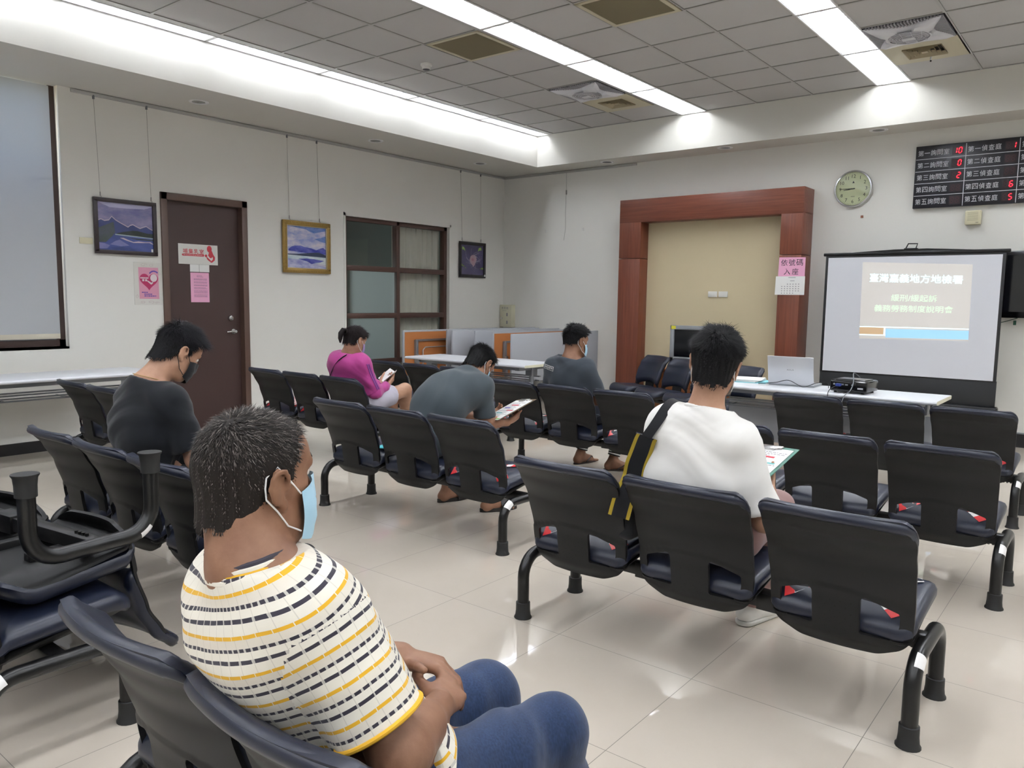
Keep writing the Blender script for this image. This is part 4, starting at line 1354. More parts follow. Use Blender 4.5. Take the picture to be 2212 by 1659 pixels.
    for (x_, y_, z_), a_ in zip(ap, (138, 131.5, 125, 118.5, 112)):
        for q in range(7):
            th = R(-5 + 95 * q / 6)           # wraps the outer upper side
            rad = Vector((0, math.cos(R(a_)), math.sin(R(a_))))
            vs.append(Vector((x_, y_, z_)) + (rad * math.sin(th) + Vector((1, 0, 0)) * math.cos(th)) * 0.0261)
    for i in range(4):
        for q in range(6):
            fs.append((i * 7 + q, i * 7 + q + 1, i * 7 + q + 8, i * 7 + q + 7))
    mb.add(vs, fs, True)
    out['sticker'] = mb.build('label_sticker', M['white_tape'])
    mb = MB(); mb.rbox((-0.775, 0.18, 0.252), (0.775, 0.23, 0.302), 0.004)
    for x in (-0.26, 0.26):
        mb.rbox((x - 0.06, 0.172, 0.245), (x + 0.06, 0.238, 0.31), 0.003)
    for x in (-0.70, 0.70):
        for q in range(4):
            mb.cyl((x - 0.03 + q * 0.02, 0.205, 0.243), (x - 0.03 + q * 0.02, 0.205, 0.252), 0.006, n=8)
    out['beam'] = mb.build('beam', M['black_metal'])
    for o in out.values():
        COL.objects.unlink(o)
    return out
SM = build_seat_meshes()

def make_bench(label, x, y, rz=0.0, taped=(), pitch=0.52, rx=0.0, z=0.0, sticker=True, cat='waiting bench'):
    t = thing('waiting_bench', label, cat, (x, y, z), rz, group='three seat waiting benches')
    if rx: t.rotation_euler = (rx, 0, rz)
    def put(key, name, loc=(0, 0, 0), par=None):
        o = SM[key].copy(); o.name = name
        COL.objects.link(o); o.parent = par or t; o.location = loc
        return o
    put('beam', 'beam')
    for s in (-1, 1):
        l = put('leg', 'leg_frame', (s * 0.775, 0, 0))
        put('foot', 'rubber_foot', (0, 0, 0), l); put('foot', 'rubber_foot', (0, 0.41, 0), l)
        if s > 0 and sticker: put('sticker', 'label_sticker', (0, 0, 0), l)['label'] = 'white label sticker'
    for i, dx in enumerate((-pitch, 0, pitch)):
        put('pad', 'seat', (dx, 0, 0)); put('shell', 'seat_shell', (dx, 0, 0))
        b = put('backrest', 'backrest', (dx, 0, 0)); put('cushion', 'back_cushion', (0, 0, 0), b)
        if i in taped:
            put('tape', 'warning_tape', (dx, 0, 0))['label'] = 'crossed red and white warning tape'
    return t

make_bench('black three seat bench nearest the camera, under the man in the striped shirt', 0.17, -1.815)
make_bench('black bench under the man in the white t-shirt, two taped seats', -0.05, 0.04, taped=(0, 2), pitch=0.528)
make_bench('black bench in front of the white t-shirt man, second row on the right', 0.0, 1.54, taped=(2,))
make_bench('black bench right before the laptop table, third row on the right', -0.10, 3.15, taped=(0, 2))
make_bench('black bench under the bent over man in the plain grey t-shirt', -2.21, 0.64, taped=(2,))
make_bench('black bench under the man whose dark t-shirt has a white box print', -2.21, 2.38, taped=(0, 2))
make_bench('black bench under the woman in the pink jacket, beside the brown door', -4.40, 1.57, taped=(0, 1))
make_bench('black bench in front of the woman in pink, close to the stored grey tables', -4.34, 2.95, taped=(0, 1, 2))
make_bench('black bench under the man in the black t-shirt', -2.31, -1.0)
make_bench('black bench with taped seats along the white wall table at the left', -4.46, -0.04, taped=(0, 1, 2))
make_bench('black bench at the left picture edge showing only a taped seat corner', -4.40, -1.50, taped=(0, 1, 2))
make_bench('black bench at the lower left carrying the upturned bench', -2.075, -1.87)
make_bench('upside down black bench stacked on another bench, its feet in the air', -2.196, -1.405, rz=R(8), rx=PI, z=0.855)
make_bench('navy padded bench before the beige panel, facing the camera', -2.80, 5.42, rz=PI - R(27), pitch=0.54, sticker=False)
# ================================================================== tables and what stands on them
def make_table(label, x, y, rz=0.0, L=1.8, D=0.6, panel=True, name='folding_table'):
    """long folding table, local x along its length, +y its rear side with the modesty panel"""
    t = thing(name, label, 'table', (x, y, 0), rz)
    h = L / 2; d = D / 2
    mb = MB()
    n = 8
    prof = []                           # bull-nosed long edges
    for k in range(n + 1):
        th = R(90 + 180 * k / n); prof.append((-d + 0.014 + 0.014 * math.cos(th), 0.716 + 0.014 * math.sin(th)))
    for k in range(n + 1):
        th = R(-90 + 180 * k / n); prof.append((d - 0.014 + 0.014 * math.cos(th), 0.716 + 0.014 * math.sin(th)))
    m_ = len(prof)
    vs = [(-h, a, b) for a, b in prof] + [(h, a, b) for a, b in prof]
    fs = [(k, (k + 1) % m_, m_ + (k + 1) % m_, m_ + k) for k in range(m_)]
    mb.add(vs, fs, True)
    mb.mat(1); mb.add(vs, [tuple(range(m_))[::-1], tuple(range(m_, 2 * m_))], False)
    mb.build('tabletop', [M['table_top'], M['table_edge']], t)
    mb = MB()
    mb.box((-h + 0.12, -d + 0.09, 0.665), (h - 0.12, -d + 0.13, 0.70)); mb.box((-h + 0.12, d - 0.13, 0.665), (h - 0.12, d - 0.09, 0.70))
    mb.build('rail', M['table_leg'], t)
    for s in (-1, 1):
        mb = MB()
        x_ = s * (h - 0.14)
        mb.cyl((x_, 0.0, 0.69), (x_, 0.0, 0.06), 0.025, n=14)
        mb.rbox((x_ - 0.03, -d + 0.05, 0.665), (x_ + 0.03, d - 0.05, 0.70), 0.006)
        mb.rbox((x_ - 0.045, -0.05, 0.60), (x_ + 0.045, 0.05, 0.69), 0.01)
        mb.rbox((x_ - 0.022, -d + 0.04, 0.045), (x_ + 0.022, d - 0.04, 0.085), 0.01)
        l = mb.build('leg', M['table_leg'], t)
        for q in (-1, 1):
            mb = MB(); mb.cyl((x_ - 0.012, q * (d - 0.07), 0.024), (x_ + 0.012, q * (d - 0.07), 0.024), 0.024, n=14); mb.build('caster', M['black_plastic'], l)
    mb = MB()
    for z in (0.53, 0.575):
        mb.box((-h + 0.14, -0.02, z), (h - 0.14, 0.01, z + 0.012))
        mb.box((-h + 0.14, d - 0.16, z), (h - 0.14, d - 0.13, z + 0.012))
    for k in range(5):
        xx = -h + 0.2 + (L - 0.4) * k / 4
        mb.box((xx - 0.006, -0.02, 0.535), (xx + 0.006, d - 0.13, 0.545))
    mb.build('shelf_rack', M['table_leg'], t)
    if panel:
        mb = MB().rbox((-h + 0.1, d - 0.06, 0.22), (h - 0.1, d - 0.045, 0.56), 0.003); mb.build('modesty_panel', M['panel_grey'], t)
    return t
make_table('white table with the laptop and projector before the projection screen', -0.74, 3.67, 0.0, 1.8, 0.55)
make_table('white folding table in front of the stored grey tables', -4.46, 3.90, 0.0, 1.74, 0.6, panel=False)
make_table('long white table along the left wall under the blind', -5.72, -0.35, PI / 2, 2.25, 0.62, panel=False)

# flip-top tables pushed together, tops standing upright
def make_flip_table(label, x, y0, side, L=1.8, z1=1.0, frame=False):
    """top plane at x, running from y0 in +y; side=+1: brown underside seen from +x, -1: grey top seen from +x"""
    t = thing('nested_flip_table', label, 'folded table', (x, y0 + L / 2, 0), group='flip top tables parked in the corner')
    h = L / 2; z0 = z1 - 0.58
    mb = MB()
    mb.rbox((-0.013, -h, z0), (0.013, h, z1), 0.004)
    mb.mat(1)
    s = side
    xx = 0.0135 * s
    mb.quad((xx, -h + 0.022, z0 + 0.022), (xx, h - 0.022, z0 + 0.022), (xx, h - 0.022, z1 - 0.022), (xx, -h + 0.022, z1 - 0.022))
    mb.build('tabletop', [M['panel_grey'], M['table_under']], t)
    for q in (-1, 1):
        yy = q * (h - 0.2)
        mb = MB()
        mb.rbox((s * 0.02 - 0.005, yy - 0.02, z0 + 0.06), (s * 0.05 + 0.005, yy + 0.02, z1 - 0.12), 0.004)
        mb.cyl((s * 0.06, yy, z0 + 0.28), (s * 0.06, yy, 0.06), 0.022, n=12)
        mb.rbox((s * 0.06 - 0.2, yy - 0.022, 0.045), (s * 0.06 + 0.2, yy + 0.022, 0.085), 0.008)
        l = mb.build('leg', M['table_leg'], t)
        for e in (-1, 1):
            MB().cyl((s * 0.06 + e * 0.17, yy - 0.012, 0.023), (s * 0.06 + e * 0.17, yy + 0.012, 0.023), 0.023, n=12).build('caster', M['black_plastic'], l)
    mb = MB()
    mb.box((s * 0.025 - 0.006, -h + 0.2, z1 - 0.14), (s * 0.025 + 0.03 * 0 + 0.006, h - 0.2, z1 - 0.115))
    mb.tube([(s * 0.05, -h + 0.30, z0 + 0.1), (s * 0.05, -h + 0.30, z1 - 0.25), (s * 0.05, -h + 0.34, z1 - 0.215), (s * 0.05, h - 0.34, z1 - 0.215), (s * 0.05, h - 0.30, z1 - 0.25), (s * 0.05, h - 0.30, z0 + 0.1)], 0.007, 8)
    mb.tube([(s * 0.05, -h + 0.30, z1 - 0.33), (s * 0.05, h - 0.30, z1 - 0.30)], 0.006, 8)
    mb.build('shelf_rack', M['table_leg'] if not frame else M['alu'], t)
    return t
make_flip_table('brown backed table with a metal rack, leftmost of the stored upright tables', -5.79, 4.00, 1, frame=True)
make_flip_table('grey upright stored table, second from the left', -5.62, 4.60, -1, 1.85)
make_flip_table('grey upright stored table, third from the left', -5.45, 4.52, -1)
make_flip_table('grey upright stored table in the middle of the parked row', -5.20, 4.66, -1)
make_flip_table('brown backed stored table just behind the frontmost grey one', -4.88, 4.62, 1)
make_flip_table('large plain grey upright table, frontmost of the stored tables', -4.45, 4.45, -1, 1.85, 0.995)

# low wooden cabinet with a silver television
t = thing('low_cabinet', 'low orange brown wooden cabinet before the beige panel', 'cabinet', (-3.0, 6.05, 0))
mb = MB().rbox((-0.45, -0.17, 0.56), (0.72, 0.12, 0.59), 0.004).rbox((-0.43, -0.14, 0.0), (0.70, 0.11, 0.56), 0.003); mb.build('body', M['cabinet_wood'], t)
for k in range(2):
    d_ = MB().rbox((-0.41 + k * 0.56, -0.158, 0.07), (0.12 + k * 0.56, -0.14, 0.54), 0.003).build('door', M['cabinet_wood'], t)
    MB().rbox((0.07 + k * 0.06, -0.172, 0.33), (0.09 + k * 0.06, -0.158, 0.43), 0.003).build('handle', M['alu'], d_)
t = thing('silver_monitor', 'silver bezel television with a yellow sticker on the low wooden cabinet', 'monitor', (-2.83, 6.05, 0.59))
mb = MB()
mb.rbox((-0.39, -0.05, 0.47), (0.39, 0.02, 0.52), 0.006).rbox((-0.39, -0.05, 0.06), (0.39, 0.02, 0.14), 0.006).rbox((-0.39, -0.05, 0.06), (-0.34, 0.02, 0.52), 0.006).rbox((0.34, -0.05, 0.06), (0.39, 0.02, 0.52), 0.006)
mb.rbox((-0.36, 0.0, 0.08), (0.36, 0.06, 0.5), 0.02); mb.build('bezel', M['silver_plastic'], t)
MB().box((-0.34, -0.03, 0.14), (0.34, -0.02, 0.47)).build('screen', M['screen_black'], t)
MB().rbox((-0.16, -0.1, 0), (0.16, 0.08, 0.015), 0.006).rbox((-0.06, -0.03, 0.01), (0.06, 0.03, 0.08), 0.005).build('stand', M['silver_plastic'], t)
MB().box((-0.375, -0.0515, 0.475), (-0.315, -0.0505, 0.515)).build('sticker', mat('yellow_sticker', '#d9d23c', 0.5), t)

# single chair behind the laptop table
t = thing('padded_chair', 'single navy padded chair behind the laptop table', 'chair', (-1.93, 5.02, 0), PI - R(12))
for key, nm in (('pad', 'seat'), ('shell', 'seat_shell'), ('backrest', 'backrest')):
    o = SM[key].copy(); o.name = nm; COL.objects.link(o); o.parent = t
    if nm == 'backrest':
        c = SM['cushion'].copy(); c.name = 'back_cushion'; COL.objects.link(c); c.parent = o
for s in (-1, 1):
    MB().tube([(s * 0.21, -0.02, 0.01), (s * 0.21, 0.02, 0.30), (s * 0.2, 0.08, 0.335), (s * 0.2, 0.36, 0.335), (s * 0.21, 0.42, 0.30), (s * 0.21, 0.45, 0.01)], 0.012, 10).build('leg', M['black_metal'], t)

# projection screen
SY = 6.16
t = thing('projection_screen', 'free standing projection screen showing a slide with Chinese text', 'projection screen', (-0.64, SY, 0))
MB().rbox((-1.475, SY - 0.012, 0.66), (0.18, SY + 0.004, 1.905), 0.002).build('border', mat('screen_border', '#131316', 0.6), t, world=True)
MB().box((-1.447, SY - 0.0145, 0.672), (0.153, SY - 0.0125, 1.883)).build('fabric', mat('screen_fabric', '#d9dbe2', 0.8), t, world=True)
MB().rbox((-1.475, SY - 0.006, 0.42), (0.185, SY + 0.002, 0.67), 0.002).build('skirt', mat('screen_skirt', '#17181b', 0.6), t, world=True)
MB().rbox((-1.50, SY - 0.05, 0.30), (0.21, SY + 0.06, 0.42), 0.02, 3).build('case', M['black_metal'], t, world=True)
mb = MB(); mb.rbox((-1.50, SY - 0.02, 1.90), (0.215, SY + 0.02, 1.935), 0.008)
mb.prism([(-1.30, 1.93), (-0.8, 1.955), (-0.5, 1.958), (0.0, 1.93)], lambda x, z, d: Vector((x, SY - 0.012 + d, z)), 0.024); mb.build('top_bar', M['black_metal'], t, world=True)
mb = MB()
mb.tube([(-0.70, SY, 1.955), (-0.675, SY, 2.01), (-0.59, SY, 2.008), (-0.605, SY, 1.955)], 0.007, 8); mb.rbox((-0.71, SY - 0.02, 1.945), (-0.585, SY + 0.02, 1.965), 0.004); mb.build('handle', M['black_metal'], t, world=True)
mb = MB(); mb.cyl((-0.64, SY + 0.09, 0.32), (-0.64, SY + 0.06, 1.95), 0.014)
for k in range(3):
    th = R(90 + 120 * k); mb.cyl((-0.64, SY + 0.08, 0.32), (-0.64 + 0.5 * math.cos(th) * (0.4 if k == 0 else 1), SY + 0.08 + 0.5 * math.sin(th) * (0.4 if k == 0 else 1), 0.01), 0.012)
mb.build('tripod', M['black_metal'], t, world=True)
# the projected slide: light thrown on the fabric
QC = [(-1.087, 1.034), (-0.079, 1.049), (-0.090, 1.792), (-1.097, 1.833)]
def quadp(s, t_):
    a = Vector(QC[0]).lerp(Vector(QC[1]), s); b = Vector(QC[3]).lerp(Vector(QC[2]), s)
    return a.lerp(b, t_)
def slide(mb, s, t_, d): 
    q = quadp(s, t_); return Vector((q.x, SY - 0.0147 - d, q.y))
def slide_rect(mb, s0, s1, t0, t1, d):
    mb.add([slide(mb, s0, t0, d), slide(mb, s1, t0, d), slide(mb, s1, t1, d), slide(mb, s0, t1, d)], [(0, 1, 2, 3)], False)
def slide_text(mb, s, s0, s1, tc, th, d, bold=0.0):
    vs, fs, (tw, thh) = text_geo(s, bold)
    mb.add([slide(mb, (s0 + s1) / 2 + x / tw * (s1 - s0), tc + y / thh * th, d) for x, y in vs], fs, False)
mb = MB(); slide_rect(mb, 0, 1, 0, 1, 0.0003); mb.build('slide', mat('slide_ground', '#d6d4d0', 0.8, emit=('#d8cfc6', 0.10)), t, world=True)
mb = MB(); slide_text(mb, '臺灣嘉義地方地檢署', 0.075, 0.925, 0.80, 0.115, 0.0008, 0.012); mb.build('slide_title', mat('slide_cyan', '#d5f0f4', 0.8, emit=('#c8f4ff', 0.42)), t, world=True)
mb = MB(); slide_text(mb, '緩刑/緩起訴', 0.29, 0.71, 0.545, 0.092, 0.0008, 0.008); slide_text(mb, '義務勞務制度說明會', 0.135, 0.855, 0.405, 0.092, 0.0008, 0.008); mb.build('slide_lines', mat('slide_green', '#d3e6d0', 0.8, emit=('#d0f4d0', 0.27)), t, world=True)
mb = MB(); slide_rect(mb, 0, 0.235, 0.06, 0.15, 0.0008); mb.build('slide_tan_bar', mat('slide_tan', '#d3b795', 0.8, emit=('#d8b080', 0.10)), t, world=True)
mb = MB(); slide_rect(mb, 0.255, 1, 0.02, 0.135, 0.0008); mb.build('slide_blue_bar', mat('slide_blue', '#a5cdf0', 0.8, emit=('#88c4ff', 0.22)), t, world=True)
mb = MB(); slide_rect(mb, 0, 1, 0.15, 0.163, 0.0007); slide_rect(mb, 0, 1, 0.045, 0.058, 0.0007); slide_rect(mb, 0.235, 0.25, 0.05, 0.155, 0.0009); mb.build('slide_rules', mat('slide_white', '#e0f2f6', 0.8, emit=('#d0f4ff', 0.42)), t, world=True)

# laptop (its lid towards the camera), projector, papers, cables
TZ = 0.731
t = thing('laptop', 'silver laptop standing open on the white table, lid towards the camera', 'laptop', (-0.945, 3.69, TZ), R(3))
MB().rbox((-0.18, 0.0, 0.0), (0.18, 0.25, 0.016), 0.005).build('base', M['silver_plastic'], t)
rot = Matrix.Rotation(R(14), 3, 'X')
mb = MB().rbox((-0.18, -0.006, 0.0), (0.18, 0.002, 0.235), 0.004, rot=rot, piv=(0, 0, 0)); lid = mb.build('lid', mat('laptop_silver', '#d5d7db', 0.35, 0.4), t, loc=(0, 0.0, 0.012))
mb = MB()
put_text(mb, 'ASUS', rot @ Vector((0, -0.0068, 0.125)), Vector((1, 0, 0)), rot @ Vector((0, 0, 1)), w=0.055, h=0.012, shear=0.1); mb.build('emblem', M['grey_plastic'], lid)
MB().rbox((-0.17, 0.0025, 0.012), (0.17, 0.004, 0.225), 0.001, rot=rot, piv=(0, 0, 0)).build('screen', M['screen_black'], lid)
t = thing('projector', 'black projector with glossy top on the white table beside the laptop', 'projector', (-0.44, 3.60, TZ), R(-4))
MB().rbox((-0.135, -0.13, 0.012), (0.135, 0.13, 0.095), 0.014, 3).build('case', M['black_gloss'], t)
MB().rbox((-0.11, -0.08, 0.092), (0.11, 0.09, 0.102), 0.02, 3).build('top_plate', M['black_gloss'], t)
mb = MB()
for x in (-0.1, 0.1):
    for y in (-0.1, 0.1): mb.cyl((x, y, 0), (x, y, 0.014), 0.01, n=10)
mb.build('foot', M['rubber'], t)
mb = MB()
mb.box((-0.05, -0.132, 0.06), (-0.03, -0.129, 0.07)).box((-0.02, -0.132, 0.06), (0.0, -0.129, 0.068)).cyl((-0.1, -0.131, 0.065), (-0.1, -0.129, 0.065), 0.007, n=10).cyl((0.03, -0.131, 0.065), (0.03, -0.129, 0.065), 0.005, n=10)
mb.build('ports', M['silver_plastic'], t)
MB().rbox((-0.08, -0.165, 0.052), (-0.045, -0.13, 0.072), 0.003).build('video_plug', mat('blue_plug', '#2a3f8f', 0.5), t)
MB().box((0.07, -0.1315, 0.036), (0.11, -0.129, 0.048)).build('label', mat('projector_label', '#b5b5b8', 0.5), t)
MB().lathe([(0.001, 0.16), (0.03, 0.158), (0.035, 0.13)], 18, (0.06, 0, 0.055), 'y').build('lens', M['glass'], t)
def cable(label, pts, r=0.0028, color='black_plastic'):
    P = [Vector(p) for p in pts]; out = []
    for i in range(len(P) - 1):
        a, b, c, d = P[max(i - 1, 0)], P[i], P[i + 1], P[min(i + 2, len(P) - 1)]
        for k in range(6):
            s = k / 6
            out.append(0.5 * ((2 * b) + (c - a) * s + (2 * a - 5 * b + 4 * c - d) * s * s + (3 * b - a - 3 * c + d) * s ** 3))
    out.append(P[-1])
    return tag(MB().tube(out, r, 6).build('cable', M[color]), label, 'cable')
z = TZ + 0.003
cable('black cable looping over the table edge in front of the laptop', [(-1.12, 3.80, z), (-1.2, 3.66, z), (-1.02, 3.56, z + .03), (-0.9, 3.50, z + .06), (-0.78, 3.48, z + .02), (-0.70, 3.55, z + 0.05), (-0.64, 3.62, z + 0.05), (-0.66, 3.72, z)])
cable('black cable arching from the projector down behind the chairs', [(-0.52, 3.455, z + .055), (-0.56, 3.40, z + .02), (-0.56, 3.365, z - 0.05), (-0.55, 3.35, 0.5), (-0.52, 3.36, 0.3), (-0.50, 3.42, 0.06), (-0.45, 3.5, 0.006)])
cable('grey power cable bent over the projector top', [(-0.40, 3.60, z + .11), (-0.42, 3.50, z + .15), (-0.40, 3.43, z + .09), (-0.41, 3.40, z + 0.03), (-0.45, 3.36, z - 0.04), (-0.47, 3.35, 0.45), (-0.40, 3.38, 0.2), (-0.42, 3.46, 0.006)], 0.0035, 'grey_plastic')
t = thing('computer_mouse', 'black computer mouse beside the laptop', 'mouse', (-1.12, 3.78, TZ))
MB().rbox((-0.03, -0.045, 0), (0.03, 0.045, 0.032), 0.014, 4).build('body', M['black_plastic'], t)
t = thing('paper_stack', 'stack of white papers with a cyan folder on the table left of the laptop', 'papers', (-1.33, 3.80, TZ), R(8))
MB().box((-0.12, -0.14, 0), (0.16, 0.16, 0.004)).build('folder', M['cyan_paper'], t)
mb = MB()
for k in range(5):
    mb.box((-0.15 + k * 0.004, -0.12, 0.005 + k * 0.004), (0.09 + k * 0.004, 0.17, 0.0075 + k * 0.004), Matrix.Rotation(R(k * 3 - 6), 3, 'Z'))
mb.build('sheets', M['paper'], t)
t = thing('leaflet', 'colourful leaflet on a cyan folder on the seat left of the bent over man', 'leaflet', (-2.55, 0.90, 0.425), R(20))
MB().box((-0.10, -0.13, 0.0), (0.10, 0.13, 0.004)).build('folder', mat('bright_cyan', '#5fd6e0', 0.5), t)
MB().box((-0.07, -0.05, 0.0045), (0.09, 0.12, 0.007)).build('sheet', paint('leaflet_print', '#3c3a70', '#d8d0dc', 60), t)
# ================================================================== people: bodies as one smooth surface each
def V3(*a): return np.array(a, dtype=float)
def unit(v):
    v = np.asarray(v, float); return v / (np.linalg.norm(v) + 1e-9)

class Field:
    """blended distance field on a grid, turned into a surface-net mesh"""
    def __init__(self, h):
        self.h = h; self.ops = []
    def cap(self, a, b, ra, rb=None, k=0.02, sub=False):
        self.ops.append(('cap', np.asarray(a, float), np.asarray(b, float), ra, ra if rb is None else rb, k, sub)); return self
    def ell(self, c, r, rot=None, k=0.02, sub=False):
        self.ops.append(('ell', np.asarray(c, float), np.asarray(r, float), np.eye(3) if rot is None else np.asarray(rot, float), None, k, sub)); return self
    def plane(self, p, n, reg=None):
        """cuts away the side n points to; reg = (centre, radius) limits the cut"""
        self.ops.append(('plane', np.asarray(p, float), unit(n), reg, None, 0, True)); return self
    def bounds(self, op, m):
        if op[0] == 'cap':
            r = max(op[3], op[4]) + m
            return np.minimum(op[1], op[2]) - r, np.maximum(op[1], op[2]) + r
        if op[0] == 'ell':
            e = np.sqrt(((op[3] * op[2][None, :]) ** 2).sum(1)) + m
            return op[1] - e, op[1] + e
    def mesh(self, disp=None, smooth=1):
        h = self.h
        lo = np.array([1e9] * 3); hi = -lo
        for op in self.ops:
            if op[0] == 'plane' or op[6]: continue
            a, b = self.bounds(op, 0.03)
            lo = np.minimum(lo, a); hi = np.maximum(hi, b)
        n = np.ceil((hi - lo) / h).astype(int) + 2
        ax = [lo[i] + h * np.arange(n[i]) for i in range(3)]
        F = np.full(n, 0.15, np.float32)
        for op in self.ops:
            if op[0] == 'plane':
                p, nr, reg = op[1], op[2], op[3]
                d = ((ax[0] - p[0]) * nr[0])[:, None, None] + ((ax[1] - p[1]) * nr[1])[None, :, None] + ((ax[2] - p[2]) * nr[2])[None, None, :]
                if reg is not None:
                    c, r = reg
                    q = ((ax[0] - c[0]) ** 2)[:, None, None] + ((ax[1] - c[1]) ** 2)[None, :, None] + ((ax[2] - c[2]) ** 2)[None, None, :]
                    d = np.where(q < r * r, d, -1)
                F = np.maximum(F, d.astype(np.float32)); continue
            k = op[5]
            a, b = self.bounds(op, max(k, 0.0) + 3 * h + 0.02)
            i0 = np.maximum(0, np.floor((a - lo) / h).astype(int)); i1 = np.minimum(n, np.ceil((b - lo) / h).astype(int) + 1)
            if np.any(i1 <= i0): continue
            X = ax[0][i0[0]:i1[0]][:, None, None]; Y = ax[1][i0[1]:i1[1]][None, :, None]; Z = ax[2][i0[2]:i1[2]][None, None, :]
            if op[0] == 'cap':
                A, B, ra, rb = op[1], op[2], op[3], op[4]
                ab = B - A; L2 = max(ab @ ab, 1e-12)
                t = np.clip(((X - A[0]) * ab[0] + (Y - A[1]) * ab[1] + (Z - A[2]) * ab[2]) / L2, 0, 1)
                d = np.sqrt((X - A[0] - t * ab[0]) ** 2 + (Y - A[1] - t * ab[1]) ** 2 + (Z - A[2] - t * ab[2]) ** 2) - (ra + (rb - ra) * t)
            else:
                c, r, Rm = op[1], op[2], op[3]
                dx, dy, dz = X - c[0], Y - c[1], Z - c[2]
                q = [dx * Rm[0, i] + dy * Rm[1, i] + dz * Rm[2, i] for i in range(3)]
                k0 = np.sqrt(sum((q[i] / r[i]) ** 2 for i in range(3))); k1 = np.sqrt(sum((q[i] / r[i] ** 2) ** 2 for i in range(3)))
                d = k0 * (k0 - 1) / np.maximum(k1, 1e-6)
            d = d.astype(np.float32)
            S_ = F[i0[0]:i1[0], i0[1]:i1[1], i0[2]:i1[2]]
            if op[6]:
                d = -d
                if k > 0:
                    hh = np.clip(0.5 - 0.5 * (S_ - d) / k, 0, 1); S_[...] = S_ + (d - S_) * hh + k * hh * (1 - hh)
                else: S_[...] = np.maximum(S_, d)
            else:
                if k > 0:
                    hh = np.clip(0.5 + 0.5 * (S_ - d) / k, 0, 1); S_[...] = S_ + (d - S_) * hh - k * hh * (1 - hh)
                else: S_[...] = np.minimum(S_, d)
        for s in (np.s_[0, :, :], np.s_[-1, :, :], np.s_[:, 0, :], np.s_[:, -1, :], np.s_[:, :, 0], np.s_[:, :, -1]):
            F[s] = np.maximum(F[s], 0.01)
        return surface_net(F, lo, h, smooth, disp)

def surface_net(F, lo, h, smooth, disp):
    s = F < 0
    c = np.zeros(np.array(F.shape) - 1, np.int8)
    for i in (0, 1):
        for j in (0, 1):
            for k in (0, 1):
                c += s[i:F.shape[0] - 1 + i, j:F.shape[1] - 1 + j, k:F.shape[2] - 1 + k]
    act = np.argwhere((c > 0) & (c < 8))
    cid = np.full(c.shape, -1, np.int64); cid[tuple(act.T)] = np.arange(len(act))
    acc = np.zeros((len(act), 3)); w = np.zeros(len(act))
    cor = [np.array((i, j, k)) for i in (0, 1) for j in (0, 1) for k in (0, 1)]
    for a in cor:
        for ax_ in range(3):
            if a[ax_] == 1: continue
            b = a.copy(); b[ax_] = 1
            pa, pb = act + a, act + b
            fa = F[tuple(pa.T)]; fb = F[tuple(pb.T)]
            m = (fa < 0) != (fb < 0)
            t = fa[m] / (fa[m] - fb[m])
            acc[m] += pa[m] + t[:, None] * (b - a); w[m] += 1
    v = lo + h * acc / w[:, None]
    quads = []
    for ax_ in range(3):
        sl0 = [slice(None)] * 3; sl1 = [slice(None)] * 3
        sl0[ax_] = slice(0, -1); sl1[ax_] = slice(1, None)
        A = s[tuple(sl0)]; B = s[tuple(sl1)]
        o1, o2 = [(1, 2), (2, 0), (0, 1)][ax_]
        e = np.argwhere(A != B)
        e = e[(e[:, o1] > 0) & (e[:, o2] > 0)]
        inside = A[tuple(e.T)]
        d1 = np.zeros(3, int); d1[o1] = 1; d2 = np.zeros(3, int); d2[o2] = 1
        ok = (e[:, o1] < c.shape[o1]) & (e[:, o2] < c.shape[o2])
        e = e[ok]; inside = inside[ok]
        q = np.stack([cid[tuple((e - d1 - d2).T)], cid[tuple((e - d2).T)], cid[tuple(e.T)], cid[tuple((e - d1).T)]], 1)
        q[~inside] = q[~inside][:, ::-1]
        quads.append(q)
    q = np.concatenate(quads)
    q = q[(q >= 0).all(1)]
    for _ in range(smooth):
        v = relax(v, q, 0.5)
    if disp is not None:
        v = v + vnormals(v, q) * disp(v)[:, None]
    return v, q
def relax(v, q, f):
    acc = np.zeros_like(v); w = np.zeros(len(v))
    for i in range(4):
        a, b = q[:, i], q[:, (i + 1) % 4]
        np.add.at(acc, a, v[b]); np.add.at(acc, b, v[a]); np.add.at(w, a, 1); np.add.at(w, b, 1)
    return v + f * (acc / np.maximum(w, 1)[:, None] - v)
def vnormals(v, q):
    nrm = np.cross(v[q[:, 2]] - v[q[:, 0]], v[q[:, 3]] - v[q[:, 1]])
    out = np.zeros_like(v)
    for i in range(4): np.add.at(out, q[:, i], nrm)
    return out / (np.linalg.norm(out, axis=1)[:, None] + 1e-12)

def np_mesh(name, v, q, m, parent, loc):
    me = bpy.data.meshes.new(name)
    v = v - np.asarray(loc)
    me.vertices.add(len(v)); me.vertices.foreach_set('co', v.astype(np.float32).ravel())
    q = np.asarray(q)
    me.loops.add(q.size); me.loops.foreach_set('vertex_index', q.astype(np.int32).ravel())
    me.polygons.add(len(q))
    me.polygons.foreach_set('loop_start', np.arange(0, q.size, q.shape[1], dtype=np.int32))
    me.polygons.foreach_set('use_smooth', np.ones(len(q), bool))
    me.update(calc_edges=True)
    me.validate()
    for m_ in (m if isinstance(m, (list, tuple)) else [m]):
        me.materials.append(m_)
    o = bpy.data.objects.new(name, me); COL.objects.link(o)
    o.parent = parent
    return o

